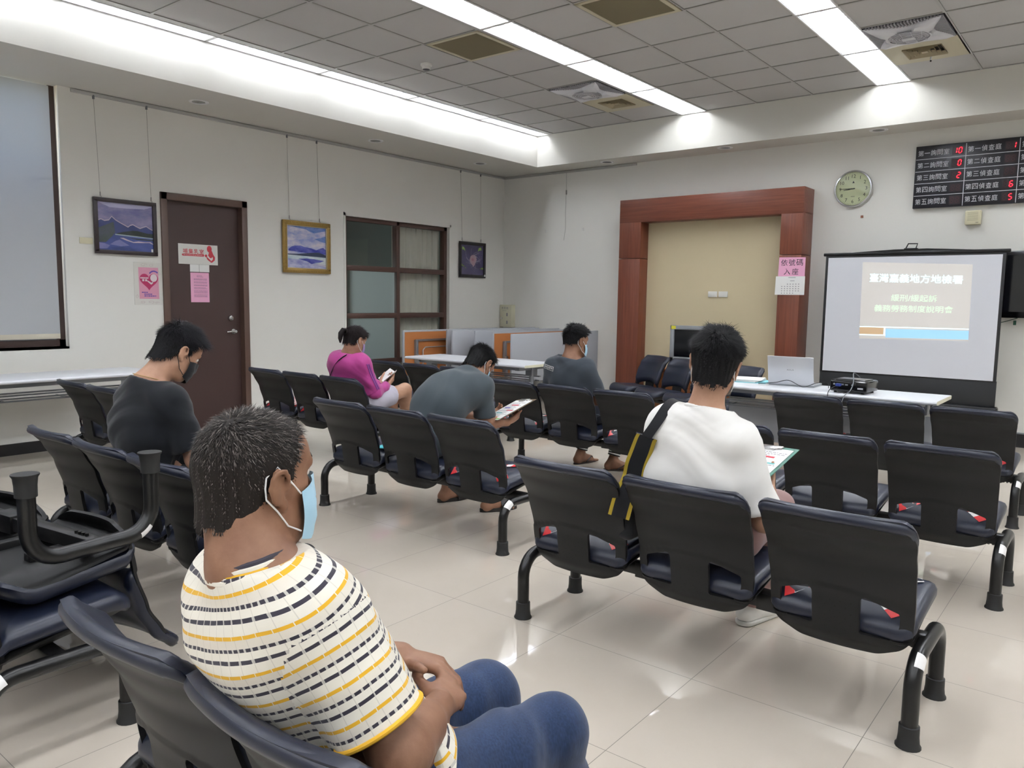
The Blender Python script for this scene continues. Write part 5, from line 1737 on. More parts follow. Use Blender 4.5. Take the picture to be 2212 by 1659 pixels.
def skin_mat(name, base, deep):
    m = mat(name, base, 0.5, spec=0.35)
    nt = NT(m)
    n = nt.noise(nt.obj(), 18, 4, 0.6)
    nt.base(nt.mix(nt.ramp(n, [(0.3, (0, 0, 0, 1)), (0.75, (1, 1, 1, 1))]), rgb(base), rgb(deep)))
    nt.bsdf.inputs['Subsurface Weight'].default_value = 0.0
    nt.bump(nt.noise(nt.obj(), 220, 3), 0.12, 0.002)
    return m
def cloth_mat(name, c, rough=0.85, weave=900, strength=0.15, vary=0.05):
    m = mat(name, c, rough, spec=0.2, sheen=0.15)
    nt = NT(m)
    col = rgb(c)
    nt.base(nt.mix(nt.noise(nt.obj(), 9, 3), tuple(x * (1 - vary) for x in col[:3]) + (1,), tuple(min(1, x * (1 + vary)) for x in col[:3]) + (1,)))
    nt.bump(nt.noise(nt.obj(), weave, 2), strength, 0.001)
    return m
def hair_mat(name, c):
    return mat(name, c, 0.6, spec=0.15)

def frame_ypr(yaw=0.0, pitch=0.0, roll=0.0):
    """columns: right, forward, up; yaw turns left, pitch nods down, roll leans to the right side"""
    cy_, sy__ = math.cos(yaw), math.sin(yaw)
    Rz = np.array([[cy_, -sy__, 0], [sy__, cy_, 0], [0, 0, 1]])
    cp, sp = math.cos(-pitch), math.sin(-pitch)
    Rx = np.array([[1, 0, 0], [0, cp, -sp], [0, sp, cp]])
    cr, sr = math.cos(roll), math.sin(roll)
    Ry = np.array([[cr, 0, sr], [0, 1, 0], [-sr, 0, cr]])
    return Rz @ Rx @ Ry

def folds(seed, amp, scale, dirs):
    """soft cloth folds: ridges running across the given directions, broken up by slow warping"""
    rs = np.random.RandomState(seed)
    ph = rs.uniform(0, 6.28, (8, 3)); fr = rs.uniform(0.6, 1.4, (8, 3))
    def f(v):
        w = sum(np.sin(v[:, [i]] * 14 * fr[k, i] + ph[k, i]) for i in range(3) for k in range(2))[:, 0]
        out = np.zeros(len(v))
        for j, d in enumerate(dirs):
            d = np.asarray(d, float)
            s_ = v @ d * scale * (1 + 0.25 * j) + 0.9 * w + ph[j, 0]
            g = np.sin(s_)
            mask = 0.5 + 0.5 * np.sin(v @ np.roll(d, 1) * 9 * fr[j, 1] + ph[j, 2] + v[:, 2] * 7)
            out += np.sign(g) * np.abs(g) ** 1.5 * mask
        return amp * out / max(1, len(dirs)) + amp * 0.35 * w / 3
    return f

def add_hand(F, wrist, d, n, right, curls, thumb=(0.55, 0.35, 0.4), sc=1.0, spread=0.0):
    """wrist point, direction to the knuckles, dorsal normal; five separate fingers"""
    d = unit(d); n = unit(np.asarray(n) - d * np.dot(n, d)); t = np.cross(n, d) * (1 if right else -1)
    wrist = np.asarray(wrist, float)
    offs = [0.027, 0.009, -0.009, -0.026]; fwd = [0.086, 0.090, 0.086, 0.078]
    lens = [(.042, .026, .021), (.046, .030, .022), (.043, .028, .021), (.034, .021, .019)]
    F.ell(wrist + d * 0.045 * sc - n * 0.002, np.array((0.038, 0.048, 0.015)) * sc, np.stack([t, d, n], 1), k=0.012)
    for i in range(4):
        kn = wrist + d * fwd[i] * sc + t * offs[i] * sc
        F.cap(wrist + t * offs[i] * 0.55 * sc + d * 0.012, kn, 0.0125 * sc, 0.0105 * sc, k=0.008)
        p = kn; a = 0.0
        dd = unit(d + t * spread * (1.5 - i) * 0.2)
        cs = curls[i]
        for j, L in enumerate(lens[i]):
            a += cs[j]
            dr = dd * math.cos(a) - n * math.sin(a)
            q = p + dr * L * sc
            F.cap(p, q, (0.0096 - 0.0009 * j - 0.0008 * (i == 3)) * sc, (0.0088 - 0.0009 * j - 0.0008 * (i == 3)) * sc, k=0.004)
            p = q
    b = wrist + d * 0.022 * sc + t * 0.024 * sc - n * 0.006 * sc
    aa, side, drop = thumb
    td = unit(d * math.cos(aa) + t * math.sin(aa) - n * drop)
    p = b
    for j, (L, r0, r1) in enumerate(((.038, .0135, .0112), (.031, .0108, .0098), (.025, .0096, .0076))):
        q = p + td * L * sc
        F.cap(p, q, r0 * sc, r1 * sc, k=0.007 if j == 0 else 0.004)
        td = unit(td + d * side * 0.5 - n * 0.1)
        p = q

def add_foot(F, ankle, yaw, L=0.24, w=0.045):
    f = V3(-math.sin(yaw), math.cos(yaw), 0); r = V3(f[1], -f[0], 0)
    a = np.asarray(ankle, float); g = V3(a[0], a[1], 0.0)
    F.cap(a, g - f * 0.025 + V3(0, 0, 0.04), 0.036, 0.034, k=0.02)
    F.cap(g - f * 0.03 + V3(0, 0, 0.036), g + f * (L - 0.115) + V3(0, 0, 0.028), 0.033, 0.026, k=0.03)
    F.cap(a + f * 0.01 - V3(0, 0, 0.01), g + f * (L - 0.13) + V3(0, 0, 0.035), 0.034, 0.024, k=0.03)
    for i, (o, l) in enumerate(((-0.028, 0.06), (-0.011, 0.052), (0.004, 0.045), (0.018, 0.037), (0.03, 0.028))):
        s = 1 if w > 0 else -1
        b = g + f * (L - 0.115) + r * o * s + V3(0, 0, 0.022)
        F.cap(b - f * 0.02, b + f * l - V3(0, 0, 0.008), 0.013 if i == 0 else 0.010, 0.012 if i == 0 else 0.009, k=0.008)

def head_ops(F, c, H, s=1.0, female=False):
    """head around cranium point c with frame H (right, forward, up)"""
    L = lambda x, y, z: c + H @ (np.array((x, y, z)) * s)
    F.ell(L(0, -0.012, 0.03), np.array((0.076, 0.096, 0.088)) * s, H, k=0.02)
    F.ell(L(0, 0.03, -0.035), np.array((0.062, 0.062, 0.078)) * s, H, k=0.03)
    F.ell(L(0, 0.058, 0.045), np.array((0.055, 0.032, 0.04)) * s, H, k=0.03)
    F.cap(L(-0.03, 0.045, -0.088), L(0.03, 0.045, -0.088), 0.022 * s, k=0.025)
    F.cap(L(0, 0.06, -0.098), L(0, 0.066, -0.098), 0.021 * s, k=0.02)
    for q in (-1, 1):
        F.cap(L(q * 0.056, 0.005, -0.055), L(q * 0.032, 0.05, -0.092), 0.018 * s, k=0.025)
        F.cap(L(q * 0.046, 0.055, -0.012), L(q * 0.058, 0.02, -0.01), 0.014 * s, k=0.02)
        F.ell(L(q * 0.031, 0.094, 0.008), np.array((0.018, 0.014, 0.012)) * s, H, k=0.012, sub=True)
        F.cap(L(q * 0.012, 0.087, 0.026), L(q * 0.044, 0.078, 0.026), 0.009 * s, k=0.012)
    F.cap(L(0, 0.088, 0.012), L(0, 0.106, -0.026), 0.008 * s, 0.012 * s, k=0.012)
    for q in (-1, 1): F.cap(L(q * 0.012, 0.094, -0.03), L(q * 0.008, 0.1, -0.028), 0.008 * s, k=0.008)
    F.cap(L(-0.02, 0.086, -0.056), L(0.02, 0.086, -0.056), 0.0065 * s, k=0.006)
    F.cap(L(-0.017, 0.085, -0.067), L(0.017, 0.085, -0.067), 0.0075 * s, k=0.006)
    for q in (-1, 1):
        rot = H @ np.array([[0.92, -0.38 * q, 0.0], [0.38 * q, 0.92, 0.0], [0, 0, 1.0]])
        F.ell(L(q * 0.082, -0.012, -0.002), np.array((0.007, 0.019, 0.032)) * s, rot, k=0.008)
        for t in range(9):
            a0, a1 = R(-60 + 30 * t), R(-60 + 30 * (t + 1))
            e = lambda a: L(q * (0.087 + 0.006 * math.sin(a)), -0.012 - 0.018 * math.cos(a) * (1 if math.sin(a) > -0.3 else 0.6), -0.001 + 0.03 * math.sin(a))
            F.cap(e(a0), e(a1), 0.0045 * s, k=0.004)
        F.ell(L(q * 0.09, -0.006, -0.004), np.array((0.005, 0.009, 0.014)) * s, rot, k=0.004, sub=True)
        F.ell(L(q * 0.081, 0.001, -0.034), np.array((0.006, 0.009, 0.011)) * s, H, k=0.006)

def hairline(profile):
    ys = [p[0] for p in profile]; zs = [p[1] for p in profile]
    return lambda y: np.interp(y, ys, zs)
SHORT = [(-0.12, -0.085), (-0.07, -0.075), (-0.035, -0.045), (-0.02, 0.0), (0.0, 0.025), (0.012, -0.005), (0.025, 0.0), (0.036, 0.045), (0.055, 0.068), (0.08, 0.082), (0.11, 0.095)]

def make_hair(t, loc, c, H, s, prof, m_cap, m_strand, n, length, seed, up=0.3, thick=0.006, gray=None, clump=0.0, width=0.0007, top_extra=0.0, low=0.3):
    """scalp cap plus individual strands rooted in it"""
    hl = hairline(prof)
    Fh = Field(0.006 * s)
    Lc = lambda x, y, z: c + H @ (np.array((x, y, z)) * s)
    e = thick
    Fh.ell(Lc(0, -0.012, 0.03), np.array((0.076 + e, 0.096 + e, 0.088 + e)) * s, H, k=0.02)
    Fh.ell(Lc(0, 0.03, -0.035), np.array((0.062 + e * .6, 0.062 + e * .3, 0.078)) * s, H, k=0.03)
    Fh.ell(Lc(0, 0.058, 0.045), np.array((0.055 + e, 0.032 + e, 0.04 + e)) * s, H, k=0.03)
    Fh.cap(Lc(0, -0.045, -0.05), Lc(0, -0.05, -0.09), (0.055 + e) * s, k=0.03)
    if top_extra: Fh.ell(Lc(0, -0.0, 0.06), np.array((0.072 + e, 0.085 + e, 0.062 + e + top_extra)) * s, H, k=0.03)
    v, q = Fh.mesh(smooth=1)
    loc3 = (v - c) @ H / s
    rs = np.random.RandomState(seed)
    jig = 0.004 * np.sin(loc3[:, 0] * 160 + seed) + 0.004 * np.sin(loc3[:, 2] * 210 + loc3[:, 1] * 90)
    keep = loc3[:, 2] > hl(loc3[:, 1]) + jig
    fk = keep[q].all(1)
    nv = vnormals(v, q)
    v2 = v + nv * (0.0012 * np.sin(loc3[:, [0]] * 300 + np.sin(loc3[:, [1]] * 80) * 3))
    used = np.unique(q[fk]); rem = -np.ones(len(v), int); rem[used] = np.arange(len(used))
    hv = v2[used]; hq = rem[q[fk]]
    cap = np_mesh('hair', hv, hq, m_cap, t, loc)
    # strands
    cand = np.where(loc3[:, 2] > hl(loc3[:, 1]) + jig - 0.002)[0]
    idx = rs.choice(cand, n)
    root = v[idx] - nv[idx] * 0.002; nr = nv[idx]; l3 = loc3[idx]
    whorl = np.array((0.012, -0.055, 0.1))
    d3 = l3 - whorl; d3 = d3 / (np.linalg.norm(d3, axis=1)[:, None] + 1e-6)
    swirl = np.stack([-d3[:, 1], d3[:, 0], np.zeros(n)], 1) * 0.35
    flow = (d3 + swirl + np.array((0, 0, -0.25))) @ H.T
    flow = flow - nr * (flow * nr).sum(1)[:, None]
    flow /= np.linalg.norm(flow, axis=1)[:, None] + 1e-6
    topness = np.clip((l3[:, 2] - 0.03) / 0.06, 0, 1)
    ln = length * (low + (1.1 - low) * topness) * rs.uniform(0.6, 1.2, n) * s
    jit = rs.normal(0, 0.28, (n, 3))
    if clump:
        jit += clump * np.stack([np.sin(l3[:, 0] * 90 + l3[:, 1] * 40), np.cos(l3[:, 1] * 85), np.sin(l3[:, 2] * 70 + l3[:, 0] * 50)], 1)
    d1 = flow + nr * (up + 0.25 * topness[:, None]) + jit * 0.6; d1 /= np.linalg.norm(d1, axis=1)[:, None]
    d2 = flow + nr * (up * 0.5) + jit - np.array((0, 0, 0.15)); d2 /= np.linalg.norm(d2, axis=1)[:, None]
    mid = root + d1 * ln[:, None] * 0.5; tip = mid + d2 * ln[:, None] * 0.5
    side = np.cross(d1, nr); side /= np.linalg.norm(side, axis=1)[:, None] + 1e-6
    wd = width * rs.uniform(0.7, 1.3, n)[:, None]
    P = np.stack([root - side * wd, root + side * wd, mid - side * wd * 0.8, mid + side * wd * 0.8, tip - side * wd * 0.15, tip + side * wd * 0.15], 1).reshape(-1, 3)
    b = np.arange(n)[:, None] * 6
    Q = np.concatenate([b + np.array([[0, 1, 3, 2]]), b + np.array([[2, 3, 5, 4]])])
    st = np_mesh('hair_strands', P, Q, m_strand, cap, loc)
    st['kind'] = 'stuff'
    return cap

def make_eyes(t, loc, c, H, s, brow, white, iris):
    for q in (-1, 1):
        p = c + H @ (np.array((q * 0.031, 0.0775, 0.008)) * s)
        mb = MB()
        def ball(mb, o, r, f=1.0):
            vs = []; fs = []; nn = 12
            for i in range(7):
                for k in range(nn):
                    a, b_ = PI * i / 6, 2 * PI * k / nn
                    e = H @ np.array((math.sin(a) * math.cos(b_) * r, math.cos(a) * r * f, math.sin(a) * math.sin(b_) * r))
                    vs.append(o + e - loc)
            for i in range(6):
                for k in range(nn): fs.append((i * nn + k, i * nn + (k + 1) % nn, (i + 1) * nn + (k + 1) % nn, (i + 1) * nn + k))
            mb.add(vs, fs, True)
        ball(mb, p, 0.0118 * s)
        mb.mat(1); ball(mb, p + H @ np.array((0, 0.0092 * s, -0.001)), 0.0056 * s, 0.55)
        mb.build('eye', [white, iris], t)
        mb = MB(); ps = []
        for k in range(8):
            x = 0.012 + 0.036 * k / 7
            ps.append(c + H @ (np.array((q * x, 0.094 - 0.012 * (k / 7) ** 1.5 - 0.0, 0.032 + 0.005 * math.sin(k / 7 * 2.4))) * s) - loc)
        mb.tube(ps, [0.0025 + 0.0025 * math.sin(PI * (k + 1) / 9) for k in range(8)], 6, squash=(0.6, 1)); mb.build('eyebrow', brow, t)

def make_mask(t, loc, c, H, s, m, loop_m, slack=0.0, low=-0.112):
    """pleated face mask with ear loops"""
    L = lambda x, y, z: c + H @ (np.array((x, y, z)) * s)
    mb = MB()
    nx, nz = 22, 14
    vs = []; fs = []
    for j in range(nz + 1):
        w = j / nz
        z = low + (-0.004 - low) * w
        for i in range(nx + 1):
            u = -1 + 2 * i / nx
            a = u * R(78)
            wz = 1 - 0.18 * abs(2 * w - 1) ** 2 * abs(u)
            rx = (0.072 + 0.004 * math.sin(PI * w)) * 1.0
            ry = 0.060 + 0.012 * math.sin(PI * min(1, w * 1.1)) + (0.018 * max(0, 1 - (u / 0.28) ** 2) * smooth01((w - 0.35) / 0.5)) + slack
            zz = z * 1.0 + (0.5 - w) * 0.03 * abs(u) ** 2
            y = 0.030 + ry * math.cos(a) + 0.0012 * math.sin(w * PI * 7) * (1 - u * u)
            vs.append(L(rx * math.sin(a), y, zz) - loc)
    for j in range(nz):
        for i in range(nx):
            b = j * (nx + 1) + i
            fs.append((b, b + 1, b + nx + 2, b + nx + 1))
    mb.add(vs, fs, True)
    o = mb.build('face_mask', m, t)
    for q in (-1, 1):
        mb = MB()
        for zt, za in ((-0.022, 0.030), (-0.088, -0.032)):
            ps = [L(q * 0.0705, 0.043, zt), L(q * 0.0765, 0.012, (zt + za) / 2 + (0.006 if za > 0 else -0.012)), L(q * 0.0795, -0.012, za * (1.12 if za > 0 else 1.3)), L(q * 0.0775, -0.032, za * 0.6)]
            mb.tube([p - loc for p in ps], 0.0016 * s, 6)
        mb.tube([p - loc for p in (L(q * 0.0775, -0.032, 0.018), L(q * 0.0775, -0.034, 0.0), L(q * 0.0775, -0.032, -0.019))], 0.0016 * s, 6)
        mb.build('ear_loop', loop_m, o)
    return o

def torso_ops(F, J, infl=0.0, k=0.05, fat=1.0):
    """pelvis - waist - chest - shoulders along the spine"""
    pel, che, nb = J['pelvis'], J['chest'], J['neck']
    up1 = unit(che - pel); up2 = unit(nb - che)
    r1 = unit(J['hipR'] - J['hipL']); r2 = unit(J['shR'] - J['shL'])
    def fr(r, u):
        f = unit(np.cross(u, r)); r = np.cross(f, u); return np.stack([r, f, u], 1)
    A = fr(r1, unit(up1 + V3(0, 0, 0.6))); B = fr(unit(r1 + r2), up1); C = fr(r2, up2)
    F.ell(pel, np.array((0.165, 0.115, 0.11)) * fat + infl, A, k=k)
    mid = pel * 0.5 + che * 0.5
    F.ell(mid, np.array((0.142 * fat, 0.105 * fat, 0.17)) + infl, B, k=k)
    F.ell(che, np.array((0.158, 0.112, 0.165)) + infl, C, k=k)
    sc = (J['shL'] + J['shR']) / 2
    F.cap(J['shL'] * 0.82 + sc * 0.18, J['shR'] * 0.82 + sc * 0.18, 0.062 + infl, k=k)
    for s_ in ('shL', 'shR'):
        F.cap(nb - up2 * 0.015, J[s_] * 0.75 + nb * 0.25 - up2 * 0.0, 0.046 + infl, 0.048 + infl, k=k)

def limb(F, a, b, ra, rb, infl=0.0, k=0.03, bulge=0.0):
    F.cap(a, b, ra + infl, rb + infl, k=k)
    if bulge:
        m_ = a * 0.65 + b * 0.35
        F.cap(a * 0.85 + b * 0.15, a * 0.45 + b * 0.55, ra * 0.9 + bulge + infl, ra * 0.75 + bulge * .6 + infl, k=k)

EYE_W = mat('eye_white', '#e6e0d8', 0.25); EYE_I = mat('eye_iris', '#2a1a12', 0.15)
LOOP_M = mat('mask_loop', '#efefef', 0.6)
class Person:
    def __init__(self, name, label, J, head, skin, h=0.007, s=1.0, fat=1.0, group=None):
        self.J = {k: np.asarray(v, float) for k, v in J.items()}
        J = self.J
        self.loc = np.array((J['pelvis'][0], J['pelvis'][1], 0.0))
        self.t = thing('person', label, 'person', tuple(self.loc))
        self.c = np.asarray(head[0], float); self.H = frame_ypr(*head[1]); self.s = s; self.fat = fat
        self.skin = skin; self.h = h; self.neck_r = 0.056
    def body(self, hands, arms=(0.046, 0.038, 0.027), feet=None, shoes=False):
        J = self.J; F = Field(self.h)
        torso_ops(F, J, 0.0, 0.05, self.fat)
        for q in 'LR':
            limb(F, J['sh' + q], J['el' + q], arms[0], arms[1], bulge=0.004)
            limb(F, J['el' + q], J['wr' + q], arms[1], arms[2], bulge=0.006)
            limb(F, J['hip' + q], J['kn' + q], 0.082, 0.056, k=0.04)
            limb(F, J['kn' + q], J['an' + q], 0.054, 0.035, k=0.03, bulge=0.006)
            if shoes:
                yw = (feet or {}).get(q, 0.0); ff = V3(-math.sin(yw), math.cos(yw), 0)
                F.cap(J['an' + q], J['an' + q] * (1, 1, 0) + V3(0, 0, 0.05), 0.03, 0.026, k=0.02)
                F.cap(J['an' + q] * (1, 1, 0) + V3(0, 0, 0.05), J['an' + q] * (1, 1, 0) + ff * 0.11 + V3(0, 0, 0.04), 0.026, 0.02, k=0.02)
            else:
                add_foot(F, J['an' + q], (feet or {}).get(q, 0.0), 0.24, 1 if q == 'R' else -1)
        nb = J['neck']
        hb = self.c + self.H @ (np.array((0, -0.03, -0.045)) * self.s)
        F.cap(nb - V3(0, 0, 0.02), hb, self.neck_r + 0.006, self.neck_r, k=0.035)
        F.cap(self.c + self.H @ (np.array((0, 0.0, -0.07)) * self.s), nb + unit(np.cross(unit(J['shR'] - J['shL']), V3(0, 0, -1))) * -0.02, 0.042, 0.045, k=0.03)
        head_ops(F, self.c, self.H, self.s)
        for q, hd in hands.items():
            add_hand(F, J['wr' + q], hd[0], hd[1], q == 'R', *hd[2:])
        v, qd = F.mesh(smooth=1)
        self.o = np_mesh('body', v, qd, self.skin, self.t, self.loc)
        return self.o
    def cloth(self, name, F, m, disp=None, smooth=2, parent=None):
        v, q = F.mesh(disp=disp, smooth=smooth)
        o = np_mesh(name, v, q, m, parent or self.t, self.loc)
        return o, v, q
    def shirt(self, m, infl=0.014, sleeve=0.62, sl_r=(0.068, 0.066), neck_drop=-0.012, hem=0.06, disp=None, h=None, k=0.06, neck_r=0.12, extra=None, sleeves='LR', neck_tilt=0.25):
        J = self.J; F = Field(h or self.h)
        torso_ops(F, J, infl, k, self.fat)
        if extra: extra(F)
        up = unit(J['chest'] - J['pelvis'])
        ends = {}
        for q in sleeves:
            e = J['sh' + q] + (J['el' + q] - J['sh' + q]) * sleeve
            d = unit(J['el' + q] - J['sh' + q]); ends[q] = (e, d)
            F.cap(J['sh' + q] * 0.98 + J['neck'] * 0.02, e + d * 0.06, sl_r[0], sl_r[1], k=0.035)
        for q in sleeves:
            e, d = ends[q]
            F.plane(e, d, (e + d * 0.075, 0.105))
            F.cap(e - d * 0.012, e + d * 0.1, sl_r[1] - 0.018, k=0.003, sub=True)
        fwd = unit(np.cross(up, unit(J['shR'] - J['shL'])))
        nup = unit(unit(J['neck'] - J['chest']) + fwd * neck_tilt)
        F.plane(J['neck'] - nup * neck_drop, nup, (J['neck'] + nup * 0.09, 0.13))
        F.plane(J['pelvis'] - up * hem, -up + fwd * -0.15)
        self.ends = ends; self.nup = nup; self.neck_c = J['neck'] - nup * neck_drop
        return self.cloth('shirt', F, m, disp)
    def collar(self, m, r=0.075, tube=0.009, parent=None, squash=0.9, off=0.0):
        J = self.J
        n = self.nup; x = unit(J['shR'] - J['shL']); x = unit(x - n * (x @ n)); y = np.cross(n, x)
        mb = MB()
        mb.tube([self.neck_c + n * off + x * math.cos(a) * r + y * math.sin(a) * r * squash - self.loc for a in [2 * PI * k / 36 for k in range(36)]], tube, 8, closed=True, squash=(1.0, 1.0))
        return mb.build('collar', m, parent or self.t)
    def pants(self, m, infl=0.016, leg=1.0, rk=0.068, ra=0.058, disp=None, h=None, hip_extra=0.0):
        J = self.J; F = Field(h or self.h)
        up = unit(J['chest'] - J['pelvis'])
        A = np.stack([unit(J['hipR'] - J['hipL']), unit(np.cross(V3(0, 0, 1), unit(J['hipR'] - J['hipL']))), V3(0, 0, 1)], 1)
        F.ell(J['pelvis'], np.array((0.165 * self.fat, 0.118, 0.105)) + infl * 0.7, A, k=0.05)
        for q in 'LR':
            F.cap(J['hip' + q], J['kn' + q], 0.085 + infl, rk, k=0.05)
            if leg > 0.5:
                e = J['kn' + q] + (J['an' + q] - J['kn' + q]) * leg
                F.cap(J['kn' + q], e, rk, ra, k=0.03)
        if leg > 0.5:
            for q in 'LR':
                e = J['kn' + q] + (J['an' + q] - J['kn' + q]) * leg; d = unit(J['an' + q] - J['kn' + q])
                F.plane(e, d, (e + d * 0.06, 0.1))
        else:
            for q in 'LR':
                e = J['hip' + q] + (J['kn' + q] - J['hip' + q]) * (leg + 0.35); d = unit(J['kn' + q] - J['hip' + q])
                F.plane(e, d, (e + d * 0.11, 0.14))
        F.plane(J['pelvis'] + up * 0.075, up)
        return self.cloth('trousers' if leg > 0.5 else 'shorts', F, m, disp)
    def shoe(self, q, yaw, m, sole_m, L=0.28):
        a = self.J['an' + q]; f = V3(-math.sin(yaw), math.cos(yaw), 0)
        g = V3(a[0], a[1], 0)
        F = Field(0.006)
        F.cap(g - f * 0.03 + V3(0, 0, 0.045), g + f * (L - 0.13) + V3(0, 0, 0.038), 0.043, 0.038, k=0.03)
        F.cap(g + V3(0, 0, 0.085), g + f * 0.08 + V3(0, 0, 0.055), 0.043, 0.04, k=0.03)
        F.ell(g + f * (L - 0.15) + V3(0, 0, 0.036), (0.05, 0.07, 0.036), np.stack([V3(f[1], -f[0], 0), f, V3(0, 0, 1)], 1), k=0.03)
        F.plane(V3(0, 0, 0.022), V3(0, 0, -1))
        F.cap(a + V3(0, 0, 0.0), a + V3(0, 0, 0.12), 0.036, k=0.005, sub=True)
        o, v, qd = self.cloth('shoe', F, m, None, 1)
        Fs = Field(0.006)
        Fs.cap(g - f * 0.032 + V3(0, 0, 0.012), g + f * (L - 0.13) + V3(0, 0, 0.012), 0.042, 0.044, k=0.02)
        Fs.plane(V3(0, 0, 0.024), V3(0, 0, 1)); Fs.plane(V3(0, 0, 0.001), V3(0, 0, -1))
        self.cloth('sole', Fs, sole_m, None, 1, o)
        return o
    def sandal(self, q, yaw, m, flip=False, L=0.27):
        a = self.J['an' + q]; f = V3(-math.sin(yaw), math.cos(yaw), 0); r = V3(f[1], -f[0], 0)
        g = V3(a[0], a[1], 0) - self.loc
        mb = MB(); pl = []
        for k in range(28):
            th = 2 * PI * k / 28
            y = math.cos(th) * L / 2; w = 0.046 if y > 0 else 0.038
            p = g + f * (y + L / 2 - 0.075) + r * math.sin(th) * w * (1 if abs(math.cos(th)) < .8 else 1)
            pl.append((p[0], p[1]))
        z1 = 0.012 if flip else 0.024
        mb.prism(pl, lambda x, y, d: Vector((x, y, 0.001 + d)), z1)
        mb.build('sandal', m, self.t)
        mb = MB()
        if flip:
            toe = g + f * (L - 0.12) + r * -0.012 * (1 if q == 'R' else -1) + V3(0, 0, 0.02)
            for s_ in (-1, 1):
                mb.tube([toe, g + f * (L - 0.16) + r * s_ * 0.028 + V3(0, 0, 0.058), g + f * 0.04 + r * s_ * 0.043 + V3(0, 0, 0.018)], 0.006, 8, squash=(1.3, .6))
        else:
            vs = []; fs = []
            for j in range(2):
                for k in range(13):
                    th = PI * k / 12
                    for d_ in (0.0, 0.004):
                        vs.append(g + f * (0.065 + 0.075 * j) + r * math.cos(th) * (0.05 + d_) + V3(0, 0, 0.012 + math.sin(th) * (0.062 - 0.014 * j + d_)))
            for k in range(12):
                a_ = k * 2; b_ = a_ + 26
                fs += [(a_ + 1, a_ + 3, b_ + 3, b_ + 1), (a_, b_, b_ + 2, a_ + 2), (a_, a_ + 2, a_ + 3, a_ + 1), (b_, b_ + 1, b_ + 3, b_ + 2)]
            mb.add(vs, fs, True)
        mb.build('strap', m, self.t)
# ================================================================== the six people
from mathutils.bvhtree import BVHTree
def bvh_of(v, q): return BVHTree.FromPolygons([tuple(p) for p in v], [tuple(int(i) for i in f) for f in q])
def drape(bvh, p, d, off=0.003):
    """first surface point from p along d, lifted off towards p"""
    h = bvh.ray_cast(Vector(p), Vector(d))
    if h[0] is None: return None
    n = h[1] if h[1].dot(Vector(d)) < 0 else -h[1]
    return h[0] + n * off

def ribbon(mb, pts, wdirs, width, th=0.003, mi_mid=0, mi_edge=1, edge=0.18):
    cols = [-0.5, -0.5 + edge, 0.5 - edge, 0.5]
    n = len(pts); pts = [Vector(p) for p in pts]
    nrm = []
    for i in range(n):
        t_ = (pts[min(i + 1, n - 1)] - pts[max(i - 1, 0)]).normalized(); w = Vector(wdirs[i]).normalized()
        nrm.append(t_.cross(w).normalized())
    for c_ in range(3):
        mb.mat(mi_mid if c_ == 1 else mi_edge)
        vs = []; fs = []
        for i in range(n):
            w = Vector(wdirs[i]).normalized() * width
            for s_ in (0, 1):
                vs += [pts[i] + w * cols[c_] + nrm[i] * th * (s_ - .5), pts[i] + w * cols[c_ + 1] + nrm[i] * th * (s_ - .5)]
        for i in range(n - 1):
            a, b = i * 4, i * 4 + 4
            fs += [(a, b, b + 1, a + 1), (a + 2, a + 3, b + 3, b + 2), (a, a + 2, b + 2, b), (a + 1, b + 1, b + 3, a + 3)]
        mb.add(vs, fs, True)

def clipboard(label, c, yaw_, tilt, roll_=0.0, board='#7a5a3a', paper_seed=0, bars=()):
    """clip board with a printed sheet; local +y is its top edge with the clip"""
    t = thing('clipboard', label, 'clipboard', c)
    t.rotation_euler = (tilt, roll_, yaw_)
    MB().rbox((-0.115, -0.16, -0.003), (0.115, 0.16, 0.0), 0.001, 1).build('board', mat('clipboard_board', board, 0.35), t)
    mb = MB().box((-0.108, -0.162, 0.0008), (0.102, 0.135, 0.0022)); mb.build('sheet', M['paper'], t)
    mb = MB(); mb.rbox((-0.055, 0.125, 0.0), (0.055, 0.152, 0.008), 0.003); mb.tube([(-0.045, 0.13, 0.008), (-0.03, 0.108, 0.007), (0.03, 0.108, 0.007), (0.045, 0.13, 0.008)], 0.002, 6); mb.build('clip', M['chrome'], t)
    rr_ = random.Random(paper_seed); mb = MB()
    for k in range(17):
        y = 0.095 - k * 0.0145
        a = -0.09
        while a < (0.085 if rr_.random() > .3 else 0.03):
            w = rr_.uniform(0.004, 0.016); mb.box((a, y - 0.0025, 0.0022), (a + w, y + 0.0025, 0.0025)); a += w + 0.004
    mb.build('print', M['grey_ink'], t)
    for k, (y, a, b, m_) in enumerate(bars):
        MB().rbox((a, y - 0.007, 0.0024), (b, y + 0.007, 0.0028), 0.0002, 1).build('print_bar', m_, t)
    return t

SKIN_A = skin_mat('skin_tan_weathered', '#8a6650', '#77523e')
SKIN_B = skin_mat('skin_light_tan', '#b08a72', '#a07660')
SKIN_C = skin_mat('skin_warm', '#9c745d', '#8a634e')
BROW = mat('eyebrow_black', '#1b1614', 0.7)
HAIR_BLK = hair_mat('hair_black', '#070708'); HAIR_BLK2 = hair_mat('hair_black_strand', '#0c0b0d')
HAIR_GREY = hair_mat('hair_grey_brown', '#211c1a')
def grey_strands():
    m = mat('hair_grey_strand', '#4a4440', 0.6, spec=0.15)
    nt = NT(m)
    g = nt.n('ShaderNodeNewGeometry')
    nt.base(nt.ramp(g.outputs['Random Per Island'], [(0.0, rgb('#0e0c0b')), (0.55, rgb('#2b2623')), (0.85, rgb('#4a433f')), (1.0, rgb('#8a837e'))]))
    return m
HAIR_GREY2 = grey_strands()

